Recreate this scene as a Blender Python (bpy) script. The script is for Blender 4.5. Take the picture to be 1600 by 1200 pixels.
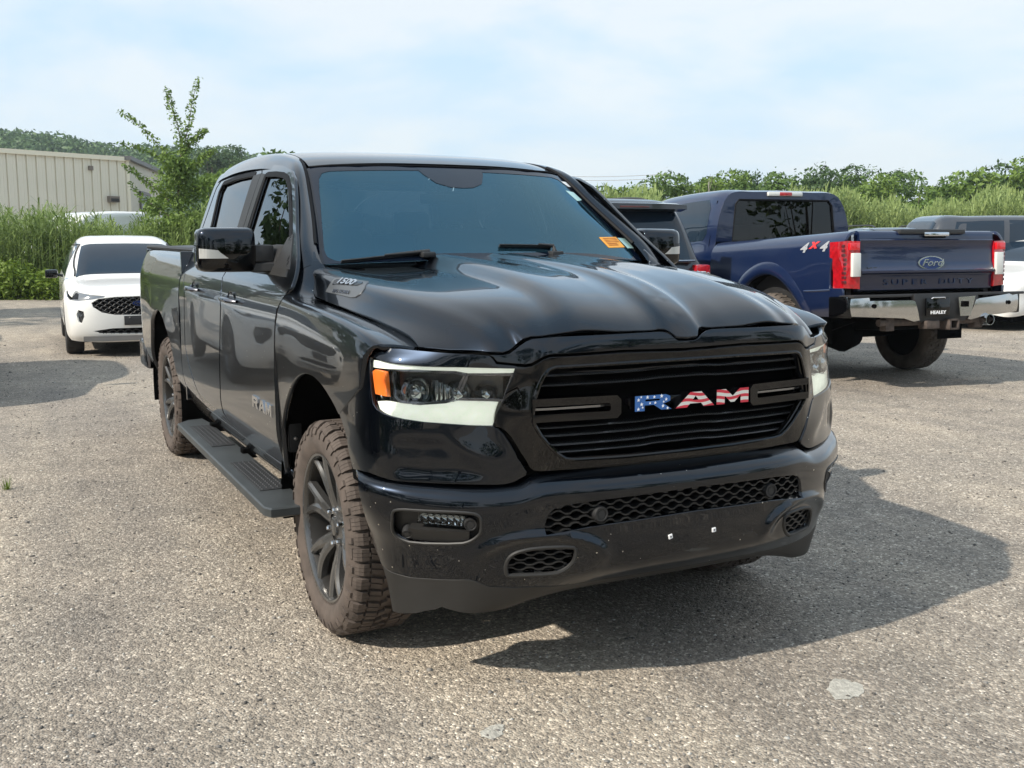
import bpy, bmesh, math, random
import numpy as np
from mathutils import Vector, Matrix, Euler
from mathutils.geometry import delaunay_2d_cdt
random.seed(7); RNG = np.random.default_rng(7)
PI = math.pi; R = math.radians
for _o in list(bpy.data.objects): bpy.data.objects.remove(_o)
sc = bpy.context.scene
COL = sc.collection

# ------------------------------------------------------------------ camera
cam_d = bpy.data.cameras.new('camera'); cam = bpy.data.objects.new('camera', cam_d); COL.objects.link(cam)
cam_d.sensor_width = 36.0; cam_d.lens = 36.708; cam_d.clip_start = .05; cam_d.clip_end = 3000
_f = Vector((-0.8838, 0.4460, -0.1414)).normalized()
cam.location = (3.7676, -2.0668, 1.5125)
cam.rotation_euler = _f.to_track_quat('-Z', 'Y').to_euler()
sc.camera = cam

# ------------------------------------------------------------------ daylight (sun from the pickup's right, a bit ahead)
SUN = Vector((0.13, -1.20, 1.0)).normalized()
sun_el = math.asin(SUN.z); sun_az = math.atan2(SUN.x, SUN.y)      # azimuth clockwise from +Y
W = bpy.data.worlds.new('World'); sc.world = W; W.use_nodes = True
nt = W.node_tree; nt.nodes.clear()
def _n(t, **k):
    n = nt.nodes.new(t)
    for a, b in k.items(): setattr(n, a, b)
    return n
out = _n('ShaderNodeOutputWorld'); bg = _n('ShaderNodeBackground'); bg.inputs[1].default_value = 1.0
sky = _n('ShaderNodeTexSky', sky_type='NISHITA', sun_disc=False, sun_elevation=sun_el, sun_rotation=sun_az, air_density=1.2, dust_density=2.0, ozone_density=1.0)
sc_sky = _n('ShaderNodeVectorMath', operation='SCALE'); sc_sky.inputs['Scale'].default_value = 0.10
nt.links.new(sky.outputs[0], sc_sky.inputs[0])
tc = _n('ShaderNodeTexCoord')
sep = _n('ShaderNodeSeparateXYZ'); nt.links.new(tc.outputs['Generated'], sep.inputs[0])
mx = _n('ShaderNodeMath', operation='MAXIMUM'); mx.inputs[1].default_value = .0; nt.links.new(sep.outputs[2], mx.inputs[0])
ad = _n('ShaderNodeMath', operation='ADD'); ad.inputs[1].default_value = .22; nt.links.new(mx.outputs[0], ad.inputs[0])
dv = _n('ShaderNodeVectorMath', operation='DIVIDE'); nt.links.new(tc.outputs['Generated'], dv.inputs[0])
cb = _n('ShaderNodeCombineXYZ')
for k in range(3): nt.links.new(ad.outputs[0], cb.inputs[k])
nt.links.new(cb.outputs[0], dv.inputs[1])
mp = _n('ShaderNodeMapping'); mp.inputs['Scale'].default_value = (1, 1, .0); mp.inputs['Location'].default_value = (3.1, 1.7, 0); nt.links.new(dv.outputs[0], mp.inputs[0])
n1 = _n('ShaderNodeTexNoise'); n1.inputs['Scale'].default_value = 1.35; n1.inputs['Detail'].default_value = 7; n1.inputs['Roughness'].default_value = .52; n1.inputs['Distortion'].default_value = .25
nt.links.new(mp.outputs[0], n1.inputs['Vector'])
cr = _n('ShaderNodeValToRGB'); cr.color_ramp.elements[0].position = .38; cr.color_ramp.elements[1].position = .57
cr.color_ramp.elements[0].color = (.53, .74, .95, 1); cr.color_ramp.elements[1].color = (.80, .86, .91, 1)
nt.links.new(n1.outputs[0], cr.inputs[0])
hz = _n('ShaderNodeMapRange'); hz.inputs[1].default_value = 0; hz.inputs[2].default_value = .22; hz.inputs[3].default_value = .75; hz.inputs[4].default_value = .0; nt.links.new(mx.outputs[0], hz.inputs[0])
hm = _n('ShaderNodeMix', data_type='RGBA'); hm.inputs[7].default_value = (.76, .86, .93, 1); nt.links.new(hz.outputs[0], hm.inputs[0]); nt.links.new(cr.outputs[0], hm.inputs[6])
mix = _n('ShaderNodeMix', data_type='RGBA'); mix.inputs[0].default_value = .82
nt.links.new(sc_sky.outputs[0], mix.inputs[6]); nt.links.new(hm.outputs[2], mix.inputs[7])
nt.links.new(mix.outputs[2], bg.inputs[0]); nt.links.new(bg.outputs[0], out.inputs[0])
sun_d = bpy.data.lights.new('sun', 'SUN'); sun_d.energy = 4.5; sun_d.angle = R(.9); sun_d.color = (1, .93, .82)
sun_o = bpy.data.objects.new('sun', sun_d); COL.objects.link(sun_o); sun_o.rotation_euler = SUN.to_track_quat('Z', 'Y').to_euler()
sc.view_settings.view_transform = 'Standard'; sc.view_settings.look = 'None'; sc.view_settings.exposure = .30; sc.view_settings.gamma = 1
sc.view_settings.use_curve_mapping = False
sc.cycles.max_bounces = 10; sc.cycles.transparent_max_bounces = 24
# ------------------------------------------------------------------ helpers: materials
def nodes(m): return m.node_tree.nodes, m.node_tree.links
def pmat(name, col, rough=.5, metal=0, coat=0, coat_rough=.03, spec=.5, bump=0, bump_scale=200, bump_dist=.002, var=0, var_scale=8, emit=None):
    m = bpy.data.materials.new(name); m.use_nodes = True; N, L = nodes(m); b = N['Principled BSDF']
    b.inputs['Base Color'].default_value = (*col, 1); b.inputs['Roughness'].default_value = rough; b.inputs['Metallic'].default_value = metal
    b.inputs['Coat Weight'].default_value = coat; b.inputs['Coat Roughness'].default_value = coat_rough; b.inputs['Specular IOR Level'].default_value = spec; b.inputs['Coat IOR'].default_value = 1.5
    tcn = N.new('ShaderNodeTexCoord')
    if bump:
        t = N.new('ShaderNodeTexNoise'); t.inputs['Scale'].default_value = bump_scale; t.inputs['Detail'].default_value = 4; L.new(tcn.outputs['Object'], t.inputs['Vector'])
        bp = N.new('ShaderNodeBump'); bp.inputs['Strength'].default_value = bump; bp.inputs['Distance'].default_value = bump_dist
        L.new(t.outputs[0], bp.inputs['Height']); L.new(bp.outputs[0], b.inputs['Normal'])
    if var:
        t = N.new('ShaderNodeTexNoise'); t.inputs['Scale'].default_value = var_scale; t.inputs['Detail'].default_value = 6; L.new(tcn.outputs['Object'], t.inputs['Vector'])
        r = N.new('ShaderNodeValToRGB'); r.color_ramp.elements[0].position = .3; r.color_ramp.elements[1].position = .7
        r.color_ramp.elements[0].color = (*[c * (1 - var) for c in col], 1); r.color_ramp.elements[1].color = (*[min(1, c * (1 + var)) for c in col], 1)
        L.new(t.outputs[0], r.inputs[0]); L.new(r.outputs[0], b.inputs['Base Color'])
    if emit:
        b.inputs['Emission Color'].default_value = (*emit[0], 1); b.inputs['Emission Strength'].default_value = emit[1]
    return m
def paint(name, col, rough=.35, dust=.0, dustcol=(.30, .27, .22), metal=.0, coat=1.0, specks=False, lowdust=0, spec=.3):
    """clear-coated car paint with a thin uneven film of road dust and small stone marks"""
    m = pmat(name, col, rough, metal, coat, .015, spec=spec); N, L = nodes(m); b = N['Principled BSDF']; tcn = N.new('ShaderNodeTexCoord')
    src = None
    if dust or specks:
        t = N.new('ShaderNodeTexNoise'); t.inputs['Scale'].default_value = 5; t.inputs['Detail'].default_value = 8; t.inputs['Roughness'].default_value = .7; L.new(tcn.outputs['Object'], t.inputs['Vector'])
        r = N.new('ShaderNodeMapRange'); r.inputs[1].default_value = .3; r.inputs[2].default_value = .75; r.inputs[3].default_value = dust * .4; r.inputs[4].default_value = dust * 1.6; L.new(t.outputs[0], r.inputs[0])
        fac = r.outputs[0]
        if lowdust:
            g = N.new('ShaderNodeNewGeometry'); s_ = N.new('ShaderNodeSeparateXYZ'); L.new(g.outputs['Position'], s_.inputs[0])
            r2 = N.new('ShaderNodeMapRange'); r2.inputs[1].default_value = 1.0; r2.inputs[2].default_value = .35; r2.inputs[3].default_value = 0; r2.inputs[4].default_value = lowdust; L.new(s_.outputs[2], r2.inputs[0])
            a = N.new('ShaderNodeMath'); a.operation = 'MULTIPLY_ADD'; L.new(r2.outputs[0], a.inputs[0]); L.new(t.outputs[0], a.inputs[1]); L.new(fac, a.inputs[2]); fac = a.outputs[0]
        mixn = N.new('ShaderNodeMix'); mixn.data_type = 'RGBA'; mixn.inputs[6].default_value = (*col, 1); mixn.inputs[7].default_value = (*dustcol, 1); L.new(fac, mixn.inputs[0]); src = mixn.outputs[2]
        cw = N.new('ShaderNodeMath'); cw.operation = 'SUBTRACT'; cw.inputs[0].default_value = 1.0; cw.use_clamp = True; L.new(fac, cw.inputs[1]); L.new(cw.outputs[0], b.inputs['Coat Weight'])
    if specks:
        v = N.new('ShaderNodeTexVoronoi'); v.inputs['Scale'].default_value = 42; L.new(tcn.outputs['Object'], v.inputs['Vector'])
        rr = N.new('ShaderNodeMath'); rr.operation = 'MULTIPLY_ADD'; s3 = N.new('ShaderNodeSeparateColor'); L.new(v.outputs['Color'], s3.inputs[0])
        # a small dot in some of the cells
        q = N.new('ShaderNodeMapRange'); q.inputs[1].default_value = .80; q.inputs[2].default_value = 1.0; q.inputs[3].default_value = 0; q.inputs[4].default_value = .13; L.new(s3.outputs[0], q.inputs[0])
        lt = N.new('ShaderNodeMath'); lt.operation = 'LESS_THAN'; L.new(v.outputs['Distance'], lt.inputs[0]); L.new(q.outputs[0], lt.inputs[1])
        m2 = N.new('ShaderNodeMix'); m2.data_type = 'RGBA'; L.new(lt.outputs[0], m2.inputs[0]); L.new(src, m2.inputs[6]); m2.inputs[7].default_value = (.55, .53, .48, 1); src = m2.outputs[2]
    if src: L.new(src, b.inputs['Base Color'])
    return m
def glass(name, tint=(.6, .7, .7), ior=1.5, rough=0.0, veil=None, gcol=(1, 1, 1)):
    """thin sheet of glass: tinted see-through plus Fresnel reflection"""
    m = bpy.data.materials.new(name); m.use_nodes = True; N, L = nodes(m); N.clear()
    o = N.new('ShaderNodeOutputMaterial'); t = N.new('ShaderNodeBsdfTransparent'); t.inputs[0].default_value = (*tint, 1)
    g = N.new('ShaderNodeBsdfGlossy'); g.inputs['Roughness'].default_value = rough; g.inputs[0].default_value = (*gcol, 1); f = N.new('ShaderNodeFresnel'); f.inputs[0].default_value = ior
    x = N.new('ShaderNodeMixShader'); L.new(f.outputs[0], x.inputs[0]); base = t.outputs[0]
    if veil:
        d = N.new('ShaderNodeBsdfDiffuse'); d.inputs[0].default_value = (*veil[:3], 1); y = N.new('ShaderNodeMixShader'); y.inputs[0].default_value = veil[3]
        L.new(t.outputs[0], y.inputs[1]); L.new(d.outputs[0], y.inputs[2]); base = y.outputs[0]
    L.new(base, x.inputs[1]); L.new(g.outputs[0], x.inputs[2]); L.new(x.outputs[0], o.inputs[0]); return m

# ------------------------------------------------------------------ helpers: meshes and objects
def link(name, me, mat=None, parent=None):
    o = bpy.data.objects.new(name, me); COL.objects.link(o)
    if mat is not None:
        for mm in (mat if isinstance(mat, (list, tuple)) else [mat]): me.materials.append(mm)
    if parent is not None: o.parent = parent
    return o
def thing(name, label, cat, loc=(0, 0, 0), rz=0, group=None, kind=None):
    o = bpy.data.objects.new(name, None); COL.objects.link(o); o.empty_display_size = .1
    o.location = loc; o.rotation_euler = (0, 0, rz); tag(o, label, cat, group, kind); return o
def tag(o, label=None, cat=None, group=None, kind=None):
    if label: o['label'] = label
    if cat: o['category'] = cat
    if group: o['group'] = group
    if kind: o['kind'] = kind
    return o
def copy_tree(o, parent=None):
    c = o.copy(); COL.objects.link(c)
    if parent is not None: c.parent = parent
    for ch in [x for x in bpy.data.objects if x.parent == o]: copy_tree(ch, c)
    return c
def npmesh(name, V, Fc, smooth=True, normals=None, auto=None):
    me = bpy.data.meshes.new(name); me.from_pydata([tuple(map(float, v)) for v in V], [], [tuple(int(i) for i in f) for f in Fc]); me.update()
    if smooth and auto is None: me.polygons.foreach_set('use_smooth', [True] * len(me.polygons))
    if auto is not None:
        me.polygons.foreach_set('use_smooth', [True] * len(me.polygons)); me.set_sharp_from_angle(angle=R(auto))
    if normals is not None: me.normals_split_custom_set_from_vertices([tuple(map(float, n)) for n in normals])
    return me
class MB:
    """collects pieces into one mesh"""
    def __init__(s): s.v = []; s.f = []; s.n = 0
    def add(s, V, Fc):
        V = np.asarray(V, float); s.v.append(V); s.f += [tuple(i + s.n for i in f) for f in Fc]; s.n += len(V); return s
    def box(s, lo, hi, bev=0, M=None, taper=None):
        bm = bmesh.new(); bmesh.ops.create_cube(bm, size=1)
        lo = np.array(lo, float); hi = np.array(hi, float)
        for v in bm.verts: v.co = Vector([lo[i] + (v.co[i] + .5) * (hi[i] - lo[i]) for i in range(3)])
        if bev: bmesh.ops.bevel(bm, geom=bm.edges[:] , offset=bev, segments=2, profile=.6, affect='EDGES')
        if M is not None: bmesh.ops.transform(bm, matrix=M, verts=bm.verts)
        bm.verts.index_update(); s.add([v.co[:] for v in bm.verts], [[v.index for v in f.verts] for f in bm.faces]); bm.free(); return s
    def tube(s, pts, r, seg=8, caps=True, squash=None):
        P = [Vector(p) for p in pts]; n = len(P); rr = [float(q) for q in (r if isinstance(r, (list, tuple)) else [r] * n)]; V = []; up = Vector((0, 0, 1))
        a = None
        for i, p in enumerate(P):
            d = (P[min(i + 1, n - 1)] - P[max(i - 1, 0)]).normalized()
            if a is None: a = d.cross(up if abs(d.z) < .9 else Vector((1, 0, 0))).normalized()
            else: a = (a - d * a.dot(d)).normalized()
            b = d.cross(a)
            for k in range(seg):
                t = 2 * PI * k / seg; V.append(p + rr[i] * (math.cos(t) * a + math.sin(t) * b * (squash or 1)))
        Fc = [(i * seg + k, i * seg + (k + 1) % seg, (i + 1) * seg + (k + 1) % seg, (i + 1) * seg + k) for i in range(n - 1) for k in range(seg)]
        if caps: Fc += [tuple(range(seg))[::-1], tuple((n - 1) * seg + k for k in range(seg))]
        return s.add([v[:] for v in V], Fc)
    def prism(s, poly, f0, f1):
        """poly: 2D points; f0/f1 map (a,b)->3D for the two caps"""
        n = len(poly); V = [f0(*p) for p in poly] + [f1(*p) for p in poly]
        return s.add(V, [tuple(range(n))[::-1], tuple(range(n, 2 * n))] + [(i, (i + 1) % n, n + (i + 1) % n, n + i) for i in range(n)])
    def lathe(s, prof, seg=48, axis='y', c=(0, 0, 0), close=False):
        """prof: (radius, along axis)"""
        V = []; m = len(prof)
        for k in range(seg):
            t = 2 * PI * k / seg
            for r_, h in prof:
                p = (r_ * math.cos(t), h, r_ * math.sin(t)) if axis == 'y' else ((h, r_ * math.cos(t), r_ * math.sin(t)) if axis == 'x' else (r_ * math.cos(t), r_ * math.sin(t), h))
                V.append((p[0] + c[0], p[1] + c[1], p[2] + c[2]))
        mm = m if close else m - 1
        return s.add(V, [(k * m + j, k * m + (j + 1) % m, ((k + 1) % seg) * m + (j + 1) % m, ((k + 1) % seg) * m + j) for k in range(seg) for j in range(mm)])
    def arr(s): return np.concatenate(s.v) if s.v else np.zeros((0, 3))
    def xf(s, fn): A = s.arr(); s.v = [np.array([fn(*p) for p in A])]; return s
    def mirror(s):
        A = s.arr(); s.v = [A]; n0 = s.n; s.v.append(A * [1, -1, 1]); s.f += [tuple(i + n0 for i in f)[::-1] for f in list(s.f)]; s.n *= 2; return s
    def build(s, name, mat, parent=None, auto=35, fix=True):
        me = npmesh(name, s.arr(), s.f, auto=None, smooth=False)
        bm = bmesh.new(); bm.from_mesh(me)
        if fix: bmesh.ops.recalc_face_normals(bm, faces=bm.faces)
        bm.to_mesh(me); bm.free()
        me.polygons.foreach_set('use_smooth', [True] * len(me.polygons)); me.set_sharp_from_angle(angle=R(auto))
        return link(name, me, mat, parent)
def half(A): return np.asarray(A, float) * [1, -1, 1]
def pip(P, poly):
    P = np.asarray(P); poly = np.asarray(poly); x, y = P[:, 0], P[:, 1]; ins = np.zeros(len(P), bool); n = len(poly); j = n - 1
    for i in range(n):
        xi, yi = poly[i]; xj, yj = poly[j]
        c = ((yi > y) != (yj > y)); 
        with np.errstate(divide='ignore', invalid='ignore'): c &= x < (xj - xi) * (y - yi) / (yj - yi + 1e-15) + xi
        ins ^= c; j = i
    return ins
def segdist(P, poly):
    P = np.asarray(P); a = np.asarray(poly); b = np.roll(a, -1, 0); d = np.full(len(P), 1e9)
    for p, q in zip(a, b):
        e = q - p; t = np.clip(((P - p) @ e) / (e @ e + 1e-15), 0, 1); d = np.minimum(d, np.linalg.norm(P - p - t[:, None] * e, axis=1))
    return d
def resample(poly, res, smooth=False):
    out = []; n = len(poly)
    for i in range(n):
        p = np.array(poly[i]); q = np.array(poly[(i + 1) % n]); k = max(1, int(np.ceil(np.linalg.norm(q - p) / res)))
        out += [p + (q - p) * t / k for t in range(k)]
    return np.array(out)
def roundpoly(poly, it=1, keep=1e9):
    """Chaikin smoothing that keeps long straight runs"""
    P = [np.array(p, float) for p in poly]
    for _ in range(it):
        Q = []; n = len(P)
        for i in range(n):
            a = P[i]; b = P[(i + 1) % n]; L_ = np.linalg.norm(b - a) + 1e-12; f = min(.25, keep / L_)
            Q += [a + (b - a) * f, b - (b - a) * f]
        P = Q
    return P
def sheet(surf, poly, holes=(), res=.03, rim=.012, off=0.0, centre=False, rimholes=True, relief=None):
    """triangulated skin of a surface inside an outline; returns V, N, F (y>0 half)"""
    S = np.array(surf.scale); loops = [resample(np.array(p) * S, res) for p in [poly] + list(holes)]
    lo = loops[0].min(0); hi = loops[0].max(0); gx = np.arange(lo[0], hi[0], res); gy = np.arange(lo[1], hi[1], res)
    Gd = np.stack(np.meshgrid(gx, gy, indexing='ij'), -1).reshape(-1, 2); ins = pip(Gd, loops[0])
    for h in loops[1:]: ins &= ~pip(Gd, h)
    Gd = Gd[ins]
    for l in loops: Gd = Gd[segdist(Gd, l) > res * .45]
    allp = np.concatenate(loops + [Gd]); edges = []; n0 = 0
    for l in loops: edges += [(n0 + i, n0 + (i + 1) % len(l)) for i in range(len(l))]; n0 += len(l)
    r_ = delaunay_2d_cdt([Vector(p) for p in allp], edges, [], 0, 1e-6, True)
    vv = np.array([p[:] for p in r_[0]]); Fc = [tuple(f) for f in r_[2]]
    cen = np.array([vv[list(f)].mean(0) for f in Fc]); ok = pip(cen, loops[0])
    for h in loops[1:]: ok &= ~pip(cen, h)
    Fc = [f for f, k in zip(Fc, ok) if k]
    uv = vv / S; P = surf.pos(uv); Nn = surf.nor(uv)
    if relief is not None: P, Nn = relief(P, Nn)
    if off: P = P + Nn * off
    # orient faces to the normals
    FF = []
    for f in Fc:
        n = np.cross(P[f[1]] - P[f[0]], P[f[2]] - P[f[0]]); FF.append(f if n @ Nn[f[0]] > 0 else f[::-1])
    if centre:
        c = P[:, 1] < .03
        bset = set(i for e in [(e[0], e[1]) for e in []] for i in e)
    cnt = {}
    for f in FF:
        for a, b in ((f[0], f[1]), (f[1], f[2]), (f[2], f[0])): cnt[(a, b)] = 1
    bd = [(a, b) for (a, b) in cnt if (b, a) not in cnt]
    if centre:
        for a, b in bd:
            if P[a, 1] < .035 and P[b, 1] < .035 and abs(P[a, 1] - P[b, 1]) < .025:
                for k in (a, b): P[k, 1] = 0; Nn[k, 1] = 0
        for a, b in bd:
            for k in (a, b):
                if P[k, 1] < .004: P[k, 1] = 0
        bd = [(a, b) for a, b in bd if not (P[a, 1] == 0 and P[b, 1] == 0)]
    if rim and bd:
        V = [p for p in P]; NN = [n for n in Nn]; od = {}
        for a, b in bd:
            e = P[b] - P[a]; o_ = np.cross(e, Nn[a]); o_ /= np.linalg.norm(o_) + 1e-12
            for k in (a, b): od[k] = od.get(k, 0) + o_
        m1 = {}; m2 = {}
        for k, o_ in od.items():
            o_ = o_ / (np.linalg.norm(o_) + 1e-12)
            if centre and P[k, 1] == 0: o_ = o_ * [1, 0, 1]; o_ = o_ / (np.linalg.norm(o_) + 1e-12)
            m1[k] = len(V); V.append(P[k] + o_ * .0012 - Nn[k] * .0016); q = Nn[k] + o_; NN.append(q / np.linalg.norm(q))
            m2[k] = len(V); V.append(P[k] + o_ * .0014 - Nn[k] * rim); NN.append(o_)
        for a, b in bd: FF += [(b, a, m1[a], m1[b]), (m1[b], m1[a], m2[a], m2[b])]
        P = np.array(V); Nn = np.array(NN)
    return P, Nn, FF
def panel(name, key, mat, parent, holes=(), res=.03, rim=.012, off=0.0, mode='both', rnd=0, poly=None, surf=None, relief=None):
    """mode 'both': two mirrored objects (right one first); 'centre': one object across the middle; 'right': only y<0"""
    sname, pts = DATA[key] if poly is None else (surf, poly)
    H = [DATA[h][1] if isinstance(h, str) else h for h in holes]
    if rnd: H = [roundpoly(h, rnd) for h in H]
    P, Nn, Fc = sheet(PATCHES[sname], pts, H, res, rim, off, mode == 'centre', relief=relief)
    Pm, Nm = half(P), half(Nn); Fm = [f[::-1] for f in Fc]
    if mode == 'centre':
        n = len(P); idx = {}; mp_ = np.arange(n) + n; 
        for i in range(n):
            if abs(P[i, 1]) < 1e-9: mp_[i] = i
        V = np.concatenate([P, Pm]); NN = np.concatenate([Nn, Nm]); FF = list(Fc) + [tuple(int(mp_[i]) for i in f) for f in Fm]
        return [link(name, npmesh(name, V, FF, normals=NN), mat, parent)]
    res_ = [link(name, npmesh(name, Pm, Fm, normals=Nm), mat, parent)]
    if mode == 'both': res_.append(link(name, npmesh(name, P, Fc, normals=Nn), mat, parent))
    return res_
def text_mesh(txt, size=1.0, extrude=.01, bold=0.0, align='CENTER', shear=0, spacing=1.0):
    cu = bpy.data.curves.new('txt', 'FONT'); cu.body = txt; cu.size = size; cu.extrude = extrude; cu.offset = bold; cu.align_x = align; cu.align_y = 'CENTER'; cu.shear = shear; cu.space_character = spacing; cu.resolution_u = 3
    o = bpy.data.objects.new('txt', cu); COL.objects.link(o); dg = bpy.context.evaluated_depsgraph_get(); me = bpy.data.meshes.new_from_object(o.evaluated_get(dg)); bpy.data.objects.remove(o); bpy.data.curves.remove(cu)
    V = np.array([v.co[:] for v in me.vertices]); Fc = [tuple(p.vertices) for p in me.polygons]; bpy.data.meshes.remove(me); return V, Fc
def frame_on(origin, xdir, ydir):
    """4x4 placing local x,y (z outwards) at a spot"""
    x = Vector(xdir).normalized(); z = x.cross(Vector(ydir)).normalized(); y = z.cross(x)
    M = Matrix((x, y, z)).transposed().to_4x4(); M.translation = Vector(origin); return M
def xfm(V, M): A = np.asarray(V, float); Mn = np.array(M); return A @ Mn[:3, :3].T + Mn[:3, 3]

# ------------------------------------------------------------------ body surfaces
def _pchip(x,y,xn):
    # y: (n,...) monotone cubic
    x=np.asarray(x,float);y=np.asarray(y,float);n=len(x)
    h=np.diff(x);sh=(-1,)+(1,)*(y.ndim-1);H=h.reshape(sh)
    d=np.diff(y,axis=0)/H;m=np.zeros_like(y)
    if n>2:
        w1=2*H[1:]+H[:-1];w2=H[1:]+2*H[:-1];a=d[:-1];b=d[1:]
        ok=(a*b)>0
        with np.errstate(divide='ignore',invalid='ignore'):
            q=(w1+w2)/(w1/np.where(ok,a,1)+w2/np.where(ok,b,1))
        hm=np.where(ok,q,0)
        avg=(a*H[1:]+b*H[:-1])/(H[1:]+H[:-1])
        m[1:-1]=np.where(ok,0.5*hm+0.5*avg,avg*0.5)
    m[0]=d[0];m[-1]=d[-1]
    i=np.clip(np.searchsorted(x,xn)-1,0,n-2);t=((xn-x[i])/h[i]).reshape(sh);hh=h[i].reshape(sh)
    t2=t*t;t3=t2*t
    return (2*t3-3*t2+1)*y[i]+(t3-2*t2+t)*hh*m[i]+(-2*t3+3*t2)*y[i+1]+(t3-t2)*hh*m[i+1]
class Patch:
    """smooth surface through a grid of section points; rows run along u, columns along v; y >= 0 half"""
    def __init__(s,rows,nu=180,nv=180,su=3,sv=3,mirror_v0=False,uk=None,vk=None):
        P=np.array(rows,float);R,Cn=P.shape[:2]
        if uk is None:
            d=np.linalg.norm(np.diff(P,axis=0),axis=2).mean(1);uk=np.concatenate([[0],np.cumsum(d)])
        if vk is None:
            d=np.linalg.norm(np.diff(P,axis=1),axis=2).mean(0);vk=np.concatenate([[0],np.cumsum(d)])
        s.uk=np.array(uk,float)/uk[-1];s.vk=np.array(vk,float)/vk[-1]
        U=np.linspace(0,1,nu);V=np.linspace(0,1,nv)
        G=_pchip(s.uk,P,U);G=_pchip(s.vk,G.transpose(1,0,2),V).transpose(1,0,2)
        def blur(G,sg,mir):
            if sg<=0:return G
            k=int(3*sg);w=np.exp(-.5*(np.arange(-k,k+1)/sg)**2);w/=w.sum()
            lo=(G[1:k+1][::-1]*[1,-1,1]) if mir else 2*G[:1]-G[1:k+1][::-1]
            hi=2*G[-1:]-G[-k-1:-1][::-1]
            E=np.concatenate([lo,G,hi]);return sum(w[j]*E[j:j+len(G)] for j in range(2*k+1))
        G=blur(G,su,False);G=blur(G.transpose(1,0,2),sv,mirror_v0).transpose(1,0,2)
        s.G=G;s.nu=nu;s.nv=nv
        du=np.gradient(G,axis=0);dv=np.gradient(G,axis=1)
        N=np.cross(du,dv);N/=np.linalg.norm(N,axis=2,keepdims=True)+1e-12
        if mirror_v0:
            N[:,0,1]=0;N[:,0]/=np.linalg.norm(N[:,0],axis=1,keepdims=True)
        s.N=N;s.flip=1
        s.scale=(np.linalg.norm(du,axis=2).mean()*(nu-1),np.linalg.norm(dv,axis=2).mean()*(nv-1))
    def _s(s,A,uv):
        uv=np.atleast_2d(np.asarray(uv,float));a=np.clip(uv[:,0],0,1)*(s.nu-1);b=np.clip(uv[:,1],0,1)*(s.nv-1)
        i=np.minimum(a.astype(int),s.nu-2);j=np.minimum(b.astype(int),s.nv-2);f=(a-i)[:,None];g=(b-j)[:,None]
        return A[i,j]*(1-f)*(1-g)+A[i+1,j]*f*(1-g)+A[i,j+1]*(1-f)*g+A[i+1,j+1]*f*g
    def pos(s,uv):return s._s(s.G,uv)
    def nor(s,uv):
        n=s._s(s.N,uv);return s.flip*n/np.linalg.norm(n,axis=1,keepdims=True)
    def near(s,q,axes=(0,1,2)):
        """(u,v) of the surface point nearest to q measured on the given axes"""
        q=np.asarray(q,float);a=list(axes);D=((s.G[:,:,a]-q[a])**2).sum(2)
        i,j=np.unravel_index(D.argmin(),D.shape);uv=np.array([i/(s.nu-1),j/(s.nv-1)])
        e=1e-3
        for _ in range(12):
            p=s.pos(uv)[0][a];u1=np.clip(uv+[e,0],0,1);v1=np.clip(uv+[0,e],0,1)
            Ju=(s.pos(uv+[e,0] if uv[0]<1-e else uv-[e,0])[0][a]-p)/(e if uv[0]<1-e else -e)
            Jv=(s.pos(uv+[0,e] if uv[1]<1-e else uv-[0,e])[0][a]-p)/(e if uv[1]<1-e else -e)
            J=np.stack([Ju,Jv],1);d,*_=np.linalg.lstsq(J,q[a]-p,rcond=None)
            uv=np.clip(uv+np.clip(d,-.05,.05),0,1)
        return uv

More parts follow.
